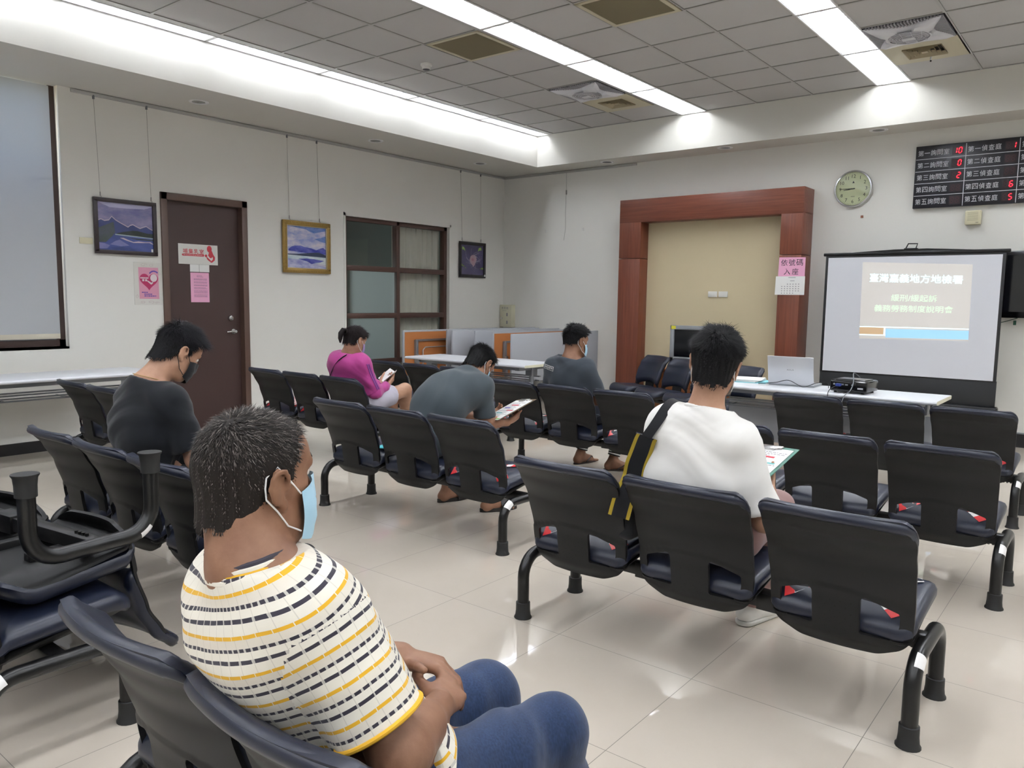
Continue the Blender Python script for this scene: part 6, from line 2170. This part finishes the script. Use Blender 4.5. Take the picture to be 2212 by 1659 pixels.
# ---------------------------------------------------------------- man in the striped shirt (nearest)
P1 = Person('person', 'older man with cropped greying hair, striped t-shirt and jeans, hands clasped in his lap', dict(
    pelvis=(.155, -1.665, .525), chest=(.075, -1.775, .775), neck=(.045, -1.85, .945),
    shL=(-.105, -1.80, .855), shR=(.198, -1.82, .87), elL=(-.16, -1.68, .655), elR=(.315, -1.765, .66),
    wrL=(.045, -1.505, .652), wrR=(.205, -1.555, .622), hipL=(.065, -1.64, .515), hipR=(.245, -1.64, .515),
    knL=(.08, -1.27, .485), knR=(.275, -1.295, .475), anL=(.09, -1.20, .085), anR=(.29, -1.21, .085)),
    ((0.008, -1.815, 1.076), (0.02, 0.02, 0.0)), SKIN_A, h=0.0055)
P1.neck_r = 0.063
P1.body({'R': ((-.45, .88, -.10), (.45, .25, .85), [(.55, .6, .4), (.6, .65, .4), (.65, .65, .4), (.7, .6, .4)], (.7, .3, .25)),
         'L': ((.86, .42, -.12), (.05, .2, .97), [(.45, .55, .4), (.5, .6, .4), (.55, .65, .4), (.6, .6, .4)], (.95, .15, -.35))}, arms=(0.05, 0.041, 0.028), shoes=True)
jeans = cloth_mat('blue_denim', '#2b4066', 0.8, 1500, 0.25, 0.18)
nt = NT(jeans)
tw = nt.noise(nt.scale(nt.obj(), (260, 260, 40)), 1.0, 2); fade = nt.noise(nt.obj(), 5, 4)
nt.base(nt.mix(nt.m('MULTIPLY', tw, nt.m('ADD', fade, 0.25)), rgb('#121d33'), rgb('#33486e')))
P1.pants(jeans, infl=0.006, rk=0.07, ra=0.066, disp=folds(3, 0.010, 38, [(.2, .5, .8), (.8, .6, 0)]), h=0.006)
def stripe_mat():
    m = cloth_mat('striped_knit', '#e4ded0', 0.85, 700, 0.2)
    nt = NT(m); u, v, _ = nt.xyz(nt.uv())
    v = nt.m('ADD', v, nt.m('MULTIPLY', nt.m('SUBTRACT', nt.noise(nt.obj(), 9, 2), 0.5), 0.006))
    s_ = nt.m('FRACT', nt.m('DIVIDE', v, 0.056))
    band = lambda a, b: nt.m('MULTIPLY', nt.m('GREATER_THAN', s_, a), nt.m('LESS_THAN', s_, b))
    fr = lambda p, o=0.0: nt.m('FRACT', nt.m('ADD', nt.m('DIVIDE', u, p), o))
    jit = nt.m('MULTIPLY', nt.noise(nt.obj(), 30, 1), 0.35)
    d1 = nt.m('MULTIPLY', band(.03, .135), nt.m('LESS_THAN', fr(0.030), nt.m('ADD', jit, .66)))
    d2 = nt.m('MULTIPLY', band(.335, .43), nt.m('LESS_THAN', fr(0.0155), nt.m('ADD', jit, .52)))
    yl = nt.m('MULTIPLY', band(.66, .76), nt.m('LESS_THAN', fr(0.030, .3), .95))
    gd = nt.mix(nt.m('MULTIPLY', band(.43, .66), .5), rgb('#e6e1d4'), rgb('#cfc5b8'))
    gd = nt.mix(nt.m('MULTIPLY', nt.m('LESS_THAN', fr(0.030, .1), .05), .35), gd, rgb('#a59d93'))
    faint = nt.m('MULTIPLY', nt.m('MAXIMUM', band(.03, .135), band(.335, .43)), .45)
    gd = nt.mix(faint, gd, rgb('#7f7b7c'))
    gd = nt.mix(nt.m('MAXIMUM', d1, d2), gd, rgb('#35323c')); gd = nt.mix(yl, gd, rgb('#d9a72c'))
    nt.base(gd)
    return m
STRIPE = stripe_mat()
sh1, v1_, q1_ = P1.shirt(STRIPE, infl=0.02, sleeve=0.76, sl_r=(0.068, 0.078), neck_drop=-0.004, hem=0.07, h=0.0055, k=0.05,
    disp=folds(8, 0.0035, 55, [(.6, .2, -.7), (.1, .5, -.9)]), extra=lambda F: (F.cap(V3(-.03, -1.83, .80), V3(.10, -1.83, .80), 0.085, k=0.07),))
def torso_uv(P, o, v, q):
    J = P.J; me = o.data; uvl = me.uv_layers.new(name='UVMap')
    up = unit(J['neck'] - J['pelvis']); rt = unit(J['shR'] - J['shL']); rt = unit(rt - up * (rt @ up)); fw = np.cross(up, rt)
    c = v[q].mean(1)
    cls = np.zeros(len(q), int); par = {}
    for n_, s_ in ((1, 'L'), (2, 'R')):
        a, b = J['sh' + s_], J['el' + s_]; d = unit(b - a)
        tt = (c - a) @ d; dist = np.linalg.norm(c - a - tt[:, None] * d, axis=1)
        out_ = (c - a) @ (rt * (1 if s_ == 'R' else -1))
        cls[(dist < 0.115) & (tt > 0.0) & (out_ + tt * 0.9 > 0.03) & ((c - J['chest']) @ (rt * (1 if s_ == 'R' else -1)) > 0.135)] = n_
        par[n_] = (a, d)
    UV = np.zeros((len(q) * 4, 2)); P4 = v[q].reshape(-1, 3); cl = np.repeat(cls, 4)
    m0 = cl == 0
    ctr = J['pelvis'] * 0.5 + J['chest'] * 0.5
    rel = P4 - ctr
    UV[:, 1] = rel @ up
    UV[:, 0] = np.arctan2(rel @ rt, -(rel @ fw)) * 0.155
    for n_, (a, d) in par.items():
        m_ = cl == n_
        e1 = unit(np.cross(d, (0, 1, 0))); e2 = np.cross(d, e1); rel2 = P4[m_] - a
        UV[m_, 1] = -(rel2 @ d) + 0.02; UV[m_, 0] = np.arctan2(rel2 @ e1, rel2 @ e2) * 0.075
    uvl.data.foreach_set('uv', UV.astype(np.float32).ravel())
torso_uv(P1, sh1, v1_, q1_)
for k, (off, m_, tb) in enumerate(((-0.011, mat('collar_white', '#e6e1d4', .85), .0075), (-0.004, mat('collar_yellow', '#d9a72c', .85), .0065), (0.003, mat('collar_cream', '#e6e1d4', .85), .0062), (0.0095, mat('collar_dark', '#35323c', .85), .006))):
    o = P1.collar(m_, r=0.077 - 0.003 * k, tube=tb, parent=sh1, squash=0.92, off=off)
for q in 'LR':
    e, d = P1.ends[q]; x = unit(np.cross(d, (0, 1, 0))); y = np.cross(d, x)
    MB().tube([e + x * math.cos(a) * 0.077 + y * math.sin(a) * 0.077 - d * 0.004 - P1.loc for a in [2 * PI * k / 32 for k in range(32)]], 0.0045, 8, closed=True).build('cuff', mat('cuff_yellow', '#d9a72c', .85), sh1)
BALD = [(-0.12, -0.075), (-0.07, -0.068), (-0.035, -0.055), (-0.02, -0.005), (0.0, 0.022), (0.012, -0.006), (0.024, -0.002), (0.034, 0.03), (0.045, 0.062), (0.06, 0.092), (0.075, 0.112), (0.1, 0.2)]
make_hair(P1.t, P1.loc, P1.c, P1.H, 1.0, BALD, HAIR_GREY, HAIR_GREY2, 16000, 0.017, 5, up=0.4, thick=0.004, width=0.0006, low=0.4)
make_eyes(P1.t, P1.loc, P1.c, P1.H, 1.0, BROW, EYE_W, EYE_I)
MASK_B = cloth_mat('mask_light_blue', '#a9cfe4', 0.8, 600, 0.1)
make_mask(P1.t, P1.loc, P1.c, P1.H, 1.0, MASK_B, LOOP_M, slack=0.012, low=-0.118)
BLACK_SHOE = cloth_mat('black_knit_shoe', '#17171a', 0.8, 400, 0.5); DARK_SOLE = mat('dark_sole', '#2a2a2d', 0.6)
for q in 'LR': P1.shoe(q, 0.0, BLACK_SHOE, DARK_SOLE)

# ---------------------------------------------------------------- man in the white t-shirt
P2 = Person('person', 'man seen from behind with thick black hair and white t-shirt, strap on his left shoulder', dict(
    pelvis=(-.03, .205, .525), chest=(-.055, .13, .80), neck=(-.045, .125, .992),
    shL=(-.222, .13, .905), shR=(.118, .105, .868), elL=(-.285, .17, .635), elR=(.195, .13, .612),
    wrL=(-.10, .355, .655), wrR=(.135, .335, .672), hipL=(-.12, .23, .515), hipR=(.06, .23, .515),
    knL=(-.17, .66, .525), knR=(.06, .63, .53), anL=(-.20, .96, .10), anR=(-.035, .645, .10)),
    ((-.028, .155, 1.158), (0.30, 0.06, 0.13)), SKIN_B)
P2.body({'R': ((-.5, .8, .25), (.7, .2, -.6), [(.5, .6, .4)] * 4, (.7, .3, .2)), 'L': ((.5, .8, .2), (-.5, .2, -.7), [(.5, .6, .4)] * 4, (.7, .3, .2))}, feet={'L': .1, 'R': -.25}, shoes=True)
WHITE_T = cloth_mat('white_cotton', '#e9e7e3', 0.85, 1100, 0.12, 0.015)
sh2, v2_, q2_ = P2.shirt(WHITE_T, infl=0.024, sleeve=0.86, sl_r=(0.066, 0.074), neck_drop=-0.008, hem=0.09, k=0.05, h=0.006,
    disp=folds(21, 0.010, 40, [(.55, .1, .8), (-.7, .1, .65), (.15, 0, 1)]), extra=lambda F: F.cap(V3(-.16, .13, .72), V3(.06, .12, .72), 0.115, k=0.06))
P2.collar(cloth_mat('white_rib', '#efedea', .85), r=0.074, tube=0.0085, parent=sh2, off=-0.002)
P2.pants(cloth_mat('dusty_pink_trousers', '#8f7370', 0.85), infl=0.012, rk=0.072, ra=0.06, disp=folds(31, 0.006, 38, [(.3, .3, .9)]))
make_hair(P2.t, P2.loc, P2.c, P2.H, 1.0, [(-0.12, -0.075), (-0.07, -0.068), (-0.04, -0.05), (-0.025, -0.01), (0.0, 0.022), (0.012, -0.006), (0.024, -0.002), (0.036, 0.04), (0.055, 0.06), (0.08, 0.07), (0.11, 0.09)], HAIR_BLK, HAIR_BLK2, 10000, 0.036, 8, up=0.4, thick=0.011, clump=0.3, width=0.0009, top_extra=0.012, low=0.22)
make_eyes(P2.t, P2.loc, P2.c, P2.H, 1.0, BROW, EYE_W, EYE_I)
make_mask(P2.t, P2.loc, P2.c, P2.H, 1.0, cloth_mat('mask_white', '#e4e8ea', .8), LOOP_M)
WHITE_SHOE = mat('white_leather_shoe', '#e6e4e0', 0.4)
for q, yw in (('L', 0.1), ('R', -0.25)): P2.shoe(q, yw, WHITE_SHOE, M['sole'])
b2 = bvh_of(v2_, q2_)
bag = thing('shoulder_bag', 'black bag with a wide yellow edged strap on the white t-shirt man', 'bag', (-.36, .17, .43))
path = []; wd = []
for y in (.27, .23, .19, .15, .11, .07):                       # over the shoulder
    h_ = drape(b2, (-.155 - .1 * (.27 - y), y, 1.3), (0, 0, -1), .006)
    path.append(tuple(h_) if h_ is not None else (-.16, y, .97)); wd.append((1, 0, -.35))
for z_, x_ in ((.93, -.20), (.88, -.235), (.82, -.265), (.76, -.29), (.70, -.305), (.63, -.32), (.55, -.34)):
    h_ = drape(b2, (x_ + .035, -.6, z_), (0, 1, 0), .008)
    path.append((x_, (h_.y if h_ is not None else .02) - .004, z_)); wd.append((.95, .02 + .25 * (z_ < .85), -.18))
pp_ = []
for i in range(len(path) - 1):
    for k in range(5):
        pp_.append((Vector(path[i]).lerp(Vector(path[i + 1]), k / 5), Vector(wd[i]).lerp(Vector(wd[i + 1]), k / 5)))
pp_.append((Vector(path[-1]), Vector(wd[-1])))
ps_ = [p for p, _ in pp_]
for it in range(3):
    ps_ = [ps_[0]] + [(ps_[i - 1] + ps_[i] * 2 + ps_[i + 1]) / 4 for i in range(1, len(ps_) - 1)] + [ps_[-1]]
STRAP = [cloth_mat('black_webbing', '#15161a', 0.8, 500, 0.3), cloth_mat('yellow_piping', '#a08a2a', 0.7, 500, 0.3)]
mb = MB(); n1 = 36
l_ = Vector(bag.location)
ribbon(mb, [p - l_ for p in ps_[:n1]], [w for _, w in pp_[:n1]], 0.042, mi_mid=0, mi_edge=0)
ribbon(mb, [p - l_ for p in ps_[n1 - 1:]], [w for _, w in pp_[n1 - 1:]], 0.086, 0.008, edge=0.16)
mb.build('strap', STRAP, bag)
MB().rbox((-.05, -.10, .005), (.045, .14, .15), 0.03, 3).build('pouch', STRAP[0], bag)
clipboard('green backed clipboard with a printed form on the lap of the white t-shirt man', (.045, .405, .768), -0.08, R(15), 0.0, '#0f5a48', 3,
    ((.05, -.02, .06, M['red_ink']), (-.005, -.03, .085, M['teal_ink']), (-.075, .02, .06, M['purple_ink'])))

# ---------------------------------------------------------------- man bent over his clipboard
P3 = Person('person', 'man in a plain dark grey t-shirt and sandals bent far over a clipboard', dict(
    pelvis=(-2.22, .815, .525), chest=(-2.21, 1.03, .785), neck=(-2.20, 1.215, .885),
    shL=(-2.375, 1.16, .82), shR=(-2.05, 1.175, .82), elL=(-2.43, 1.24, .60), elR=(-2.055, 1.205, .605),
    wrL=(-2.25, 1.42, .60), wrR=(-2.045, 1.42, .575), hipL=(-2.31, .85, .515), hipR=(-2.13, .85, .515),
    knL=(-2.42, 1.24, .50), knR=(-2.06, 1.24, .50), anL=(-2.44, 1.255, .075), anR=(-2.05, 1.26, .075)),
    ((-2.215, 1.335, .962), (0.0, 0.75, 0.05)), SKIN_C)
P3.body({'R': ((.1, .97, .15), (.6, .1, -.75), [(.7, .8, .5)] * 4, (.7, .3, .1)), 'L': ((.4, .9, .1), (-.6, .1, -.75), [(.7, .8, .5)] * 4, (.7, .3, .1))}, feet={'L': -0.25, 'R': -0.45})
GREY_T = cloth_mat('dark_grey_cotton', '#3d454a', 0.9, 1100, 0.12)
P3.shirt(GREY_T, infl=0.026, sleeve=0.86, sl_r=(0.068, 0.074), neck_drop=-0.01, hem=0.09, disp=folds(41, 0.008, 46, [(.3, -.7, .6), (.7, .5, -.3)]),
    extra=lambda F: (F.cap(V3(-2.28, .93, .72), V3(-2.13, .93, .72), 0.115, k=0.07), F.cap(V3(-2.3, 1.08, .80), V3(-2.1, 1.08, .80), 0.10, k=0.07)), neck_tilt=0.5)
P3.pants(cloth_mat('navy_trousers', '#1e2c48', 0.85), infl=0.012, leg=0.62, rk=0.072, ra=0.066, disp=folds(43, 0.005, 38, [(.3, .3, .9)]))
make_hair(P3.t, P3.loc, P3.c, P3.H, 1.0, SHORT, HAIR_BLK, HAIR_BLK2, 5000, 0.035, 12, up=0.4, thick=0.009, clump=0.3, width=0.0012)
make_eyes(P3.t, P3.loc, P3.c, P3.H, 1.0, BROW, EYE_W, EYE_I)
make_mask(P3.t, P3.loc, P3.c, P3.H, 1.0, MASK_B, LOOP_M)
SAND = mat('black_foam_sandal', '#201c1b', 0.6); FLIP = mat('dark_brown_flip_flop', '#2f2420', 0.6)
P3.sandal('L', -0.25, SAND); P3.sandal('R', -0.45, SAND)
clipboard('clipboard with colourful form held by the bent over man', (-2.03, 1.42, .665), -0.35, R(22), -0.12, '#5a4630', 9,
    ((.06, -.05, .04, M['red_ink']), (.02, -.08, -.01, M['purple_ink']), (-.02, .0, .08, M['red_ink']), (-.06, -.07, .0, M['teal_ink']), (-.145, -.1, .1, mat('green_print', '#8fcf6a', .6))))

# ---------------------------------------------------------------- man with the printed dark t-shirt
P4 = Person('person', 'slouching man in a dark t-shirt with small white box print, cuffed trousers and flip-flops', dict(
    pelvis=(-2.20, 2.585, .515), chest=(-2.265, 2.475, .765), neck=(-2.25, 2.45, .935),
    shL=(-2.425, 2.455, .858), shR=(-2.10, 2.475, .858), elL=(-2.49, 2.53, .63), elR=(-2.05, 2.56, .635),
    wrL=(-2.34, 2.76, .585), wrR=(-2.09, 2.79, .565), hipL=(-2.29, 2.62, .51), hipR=(-2.11, 2.62, .51),
    knL=(-2.38, 3.02, .50), knR=(-2.06, 3.0, .50), anL=(-2.45, 2.925, .08), anR=(-2.10, 2.88, .08)),
    ((-2.235, 2.50, 1.068), (-0.35, 0.12, -0.05)), SKIN_A)
P4.body({'R': ((-.2, .95, -.15), (.4, .1, .9), [(.4, .5, .4)] * 4, (.5, .3, .3)), 'L': ((.3, .93, -.15), (-.4, .1, .9), [(.4, .5, .4)] * 4, (.5, .3, .3))}, feet={'L': -0.2, 'R': -0.9})
CHAR_T = cloth_mat('charcoal_cotton', '#3a4047', 0.9, 1100, 0.12)
sh4, v4_, q4_ = P4.shirt(CHAR_T, infl=0.022, sleeve=0.80, sl_r=(0.066, 0.074), neck_drop=-0.01, hem=0.09, disp=folds(51, 0.007, 44, [(.6, .1, .7), (-.5, .1, .8)]))
b4 = bvh_of(v4_, q4_)
def print_on_back(mb, b, loc, cx_, cz_, w, h, poly_fn, off):
    pts, fs = poly_fn
    out = []
    for x, y in pts:
        p = drape(b, (cx_ + x * w, 1.5, cz_ + y * h - x * 0.02), (0, 1, 0), off)
        out.append((p if p is not None else Vector((cx_ + x * w, 2.36, cz_ + y * h))) - Vector(loc))
    mb.add(out, fs, False)
gr = [((i / 10 - .5), (j / 3 - .5)) for j in range(4) for i in range(11)]
gf = [(j * 11 + i, j * 11 + i + 1, (j + 1) * 11 + i + 1, (j + 1) * 11 + i) for j in range(3) for i in range(10)]
mb = MB(); print_on_back(mb, b4, P4.loc, -2.395, .865, .115, .034, (gr, gf), .003); bx = mb.build('box_print', M['white_plastic'], sh4)
gi = [(x * .94, y * .8) for x, y in gr]
mb = MB(); print_on_back(mb, b4, P4.loc, -2.395, .865, .115, .034, (gi, gf), .0042); mb.build('box_ground', CHAR_T, bx)
vs_, fs_, (tw_, th_) = text_geo("UNIQUE'W", 0.01)
mb = MB(); print_on_back(mb, b4, P4.loc, -2.395, .865, .115, .034, ([(x / tw_ * .86, y / th_ * .6) for x, y in vs_], fs_), .0054); mb.build('lettering', M['white_plastic'], bx)
P4.pants(cloth_mat('black_track_trousers', '#1b1f28', 0.85), infl=0.012, leg=0.84, rk=0.072, ra=0.048, disp=folds(53, 0.005, 38, [(.3, .3, .9)]))
for q in 'LR':
    a, b = P4.J['kn' + q], P4.J['an' + q]; d = unit(b - a); x = unit(np.cross(d, (0, 1, 0))); y = np.cross(d, x)
    for k, m_ in enumerate((M['black_plastic'], M['white_tape'], M['black_plastic'], M['white_tape'], M['black_plastic'])):
        c_ = a + (b - a) * (.80 + .022 * k)
        MB().tube([c_ + x * math.cos(th) * .046 + y * math.sin(th) * .046 - P4.loc for th in [2 * PI * i / 24 for i in range(24)]], .0065, 6, closed=True).build('ankle_cuff', m_, P4.t)
make_hair(P4.t, P4.loc, P4.c, P4.H, 1.0, [(-0.12, -0.03), (-0.07, -0.03), (-0.04, -0.02), (-0.02, 0.02), (0.0, 0.035), (0.03, 0.045), (0.055, 0.075), (0.08, 0.085), (0.11, 0.1)], HAIR_BLK, HAIR_BLK2, 4000, 0.035, 17, up=0.8, thick=0.006, clump=0.3, width=0.0014, top_extra=0.004)
make_eyes(P4.t, P4.loc, P4.c, P4.H, 1.0, BROW, EYE_W, EYE_I)
make_mask(P4.t, P4.loc, P4.c, P4.H, 1.0, MASK_B, LOOP_M)
P4.sandal('L', -0.2, FLIP, True, 0.27); P4.sandal('R', -0.9, FLIP, True, 0.27)

# ---------------------------------------------------------------- woman in the pink jacket
P5 = Person('person', 'woman in a pink hooded jacket and pale shorts, legs crossed, reading a paper', dict(
    pelvis=(-3.90, 1.76, .515), chest=(-3.96, 1.665, .755), neck=(-3.94, 1.64, .915),
    shL=(-4.09, 1.64, .835), shR=(-3.79, 1.66, .835), elL=(-4.14, 1.76, .62), elR=(-3.73, 1.74, .605),
    wrL=(-3.95, 1.985, .64), wrR=(-3.83, 1.965, .635), hipL=(-3.99, 1.79, .51), hipR=(-3.81, 1.79, .515),
    knL=(-3.98, 2.15, .49), knR=(-3.83, 2.18, .585), anL=(-3.99, 2.18, .08), anR=(-4.06, 2.40, .27)),
    ((-3.885, 1.665, 1.035), (-0.05, 0.28, 0.0)), SKIN_B, s=0.95, fat=0.95)
P5.body({'R': ((-.3, .9, .3), (.6, .1, -.7), [(.5, .6, .4)] * 4, (.7, .3, .2)), 'L': ((.3, .9, .3), (-.6, .1, -.7), [(.5, .6, .4)] * 4, (.7, .3, .2))}, arms=(0.042, 0.034, 0.024), feet={'R': 0.5})
PINK = cloth_mat('pink_nylon', '#a53c80', 0.55, 900, 0.1)
sh5, v5_, q5_ = P5.shirt(PINK, infl=0.028, sleeve=1.0, sl_r=(0.068, 0.058), neck_drop=-0.02, hem=0.10, disp=folds(61, 0.011, 44, [(.5, .3, .8), (-.6, .2, .7)]),
    extra=lambda F: (F.cap(V3(-4.03, 1.58, .865), V3(-3.86, 1.58, .865), 0.05, k=0.04), F.ell(V3(-3.945, 1.565, .84), (.11, .05, .07), k=0.04)))
F = Field(0.007)
for q in 'LR':
    F.cap(P5.J['el' + q], P5.J['wr' + q] * .92 + P5.J['el' + q] * .08, 0.058, 0.042, k=0.02)
P5.cloth('sleeve_cuffs', F, PINK, folds(64, 0.006, 60, [(.3, .8, .5)]), 1, sh5)
b5 = bvh_of(v5_, q5_)
mb = MB(); pts = []
for k in range(15):
    s_ = k / 14
    p = drape(b5, (-3.86 - .22 * s_, 0.9, .915 - .21 * s_), (0, 1, 0), .006)
    if p is not None: pts.append(p)
strap5 = thing('bag_strap', 'black strap running across the back of the pink jacket', 'strap', (-3.95, 1.55, .8))
ribbon(mb, [p - Vector(strap5.location) for p in pts], [(.7, 0, .75)] * len(pts), 0.026, 0.003, 0, 0); mb.build('webbing', [STRAP[0], STRAP[0]], strap5)
mb = MB()
a, b = P5.J['shR'], P5.J['elR']
for off in (0.0, 0.018):
    ps = []
    for k in range(12):
        c_ = a + (b - a) * (0.05 + 0.9 * k / 11)
        p = drape(b5, c_ + V3(.35, -.10 + off, .12), unit(V3(-.35, .10, -.12)), .0035)
        if p is not None: ps.append(p - Vector(P5.loc))
    if len(ps) > 2: mb.tube(ps, .0042, 6)
mb.build('sleeve_stripe', mat('violet_stripe', '#7a4a9a', .6), sh5)
P5.pants(cloth_mat('pale_lilac_shorts', '#b3b0bd', 0.85), infl=0.016, leg=0.22, rk=0.078, disp=folds(63, 0.006, 44, [(.6, .5, .5)]))
make_hair(P5.t, P5.loc, P5.c, P5.H, .95, [(-0.12, -0.055), (-0.05, -0.05), (-0.025, -0.02), (0.0, 0.01), (0.03, 0.02), (0.055, 0.05), (0.08, 0.07), (0.11, 0.09)], hair_mat('hair_dark_brown', '#120c0d'), hair_mat('hair_brown_strand', '#1b1213'), 3500, 0.05, 19, up=0.02, thick=0.010, width=0.0012)
hb = thing('hair_tie', 'small hair tie on the ponytail of the woman in pink', 'hair tie', tuple(P5.c + P5.H @ V3(0, -.108, .045)))
MB().tube([Vector(P5.H @ V3(.016 * math.cos(a_), -.004, .016 * math.sin(a_))) for a_ in [2 * PI * k / 16 for k in range(16)]], .005, 6, closed=True).build('band', BROW, hb)
pt = [P5.c + P5.H @ V3(0, y, z) - P5.loc for y, z in ((-.085, .05), (-.112, .06), (-.14, .055), (-.155, .02), (-.15, -.02), (-.14, -.055))]
MB().tube(pt, [.018, .014, .02, .022, .018, .006], 12).build('ponytail', hair_mat('hair_dark_tail', '#120c0d'), P5.t)
make_eyes(P5.t, P5.loc, P5.c, P5.H, .95, BROW, EYE_W, EYE_I)
make_mask(P5.t, P5.loc, P5.c, P5.H, .95, cloth_mat('mask_lilac', '#a58fc4', .8), LOOP_M)
P5.shoe('L', 0.0, WHITE_SHOE, M['sole'], .25)
rd = thing('reading_paper', 'folded white paper in the hands of the woman in pink', 'paper', (-3.885, 2.05, .70))
mb = MB()
for s_ in (-1, 1):
    mb.box((0 if s_ > 0 else -.10, -.07, 0), (.10 if s_ > 0 else 0, .07, .003), Matrix.Rotation(-s_ * .35, 3, 'Y'), (0, 0, 0))
o = mb.build('sheet', M['paper'], rd); o.rotation_euler = (R(38), 0, R(-25))

# ---------------------------------------------------------------- man in the black t-shirt
P6 = Person('person', 'man in a black t-shirt with a black mask and thin necklace, head bowed', dict(
    pelvis=(-2.31, -.82, .525), chest=(-2.325, -.875, .805), neck=(-2.31, -.865, .995),
    shL=(-2.48, -.845, .905), shR=(-2.145, -.835, .90), elL=(-2.53, -.76, .655), elR=(-2.095, -.765, .65),
    wrL=(-2.38, -.53, .60), wrR=(-2.19, -.53, .60), hipL=(-2.40, -.79, .515), hipR=(-2.22, -.79, .515),
    knL=(-2.42, -.39, .505), knR=(-2.21, -.39, .505), anL=(-2.44, -.27, .10), anR=(-2.25, -.24, .10)),
    ((-2.29, -.725, 1.125), (-0.1, 0.55, 0.0)), SKIN_B)
P6.body({'R': ((-.2, .95, .1), (.6, .1, .7), [(.5, .6, .4)] * 4, (.6, .3, .2)), 'L': ((.3, .93, .1), (-.6, .1, .7), [(.5, .6, .4)] * 4, (.6, .3, .2))}, feet={'L': -.1, 'R': -.45}, shoes=True)
BLACK_T = cloth_mat('black_cotton', '#16181d', 0.9, 1100, 0.12)
sh6, v6_, q6_ = P6.shirt(BLACK_T, infl=0.022, sleeve=0.78, sl_r=(0.066, 0.072), neck_drop=-0.005, hem=0.09, disp=folds(71, 0.008, 44, [(.6, .1, .7), (-.5, .3, .8)]),
    extra=lambda F: F.cap(V3(-2.4, -.88, .78), V3(-2.24, -.88, .78), 0.105, k=0.06), neck_tilt=0.5)
P6.pants(cloth_mat('black_trousers', '#1a1b1f', 0.85), infl=0.012, rk=0.072, ra=0.058, disp=folds(73, 0.005, 38, [(.3, .3, .9)]))
make_hair(P6.t, P6.loc, P6.c, P6.H, 1.0, SHORT, HAIR_BLK, hair_mat('hair_soft_black_strand', '#131217'), 7000, 0.042, 23, up=0.4, thick=0.009, clump=0.25, width=0.001, top_extra=0.006)
make_eyes(P6.t, P6.loc, P6.c, P6.H, 1.0, BROW, EYE_W, EYE_I)
make_mask(P6.t, P6.loc, P6.c, P6.H, 1.0, cloth_mat('mask_black', '#15161a', .85), mat('black_loop', '#15161a', .8), slack=0.006)
for q, yw in (('L', -0.1), ('R', -0.45)): P6.shoe(q, yw, BLACK_SHOE, DARK_SOLE)
n_ = P6.nup; x = unit(V3(1, 0, 0) - n_ * n_[0]); y = np.cross(n_, x)
MB().tube([P6.neck_c + n_ * (.02 + .012 * math.sin(a_)) + x * math.cos(a_) * .073 + y * math.sin(a_) * .07 - P6.loc for a_ in [2 * PI * k / 40 for k in range(40)]], .0016, 5, closed=True).build('necklace', M['gold'], P6.t)
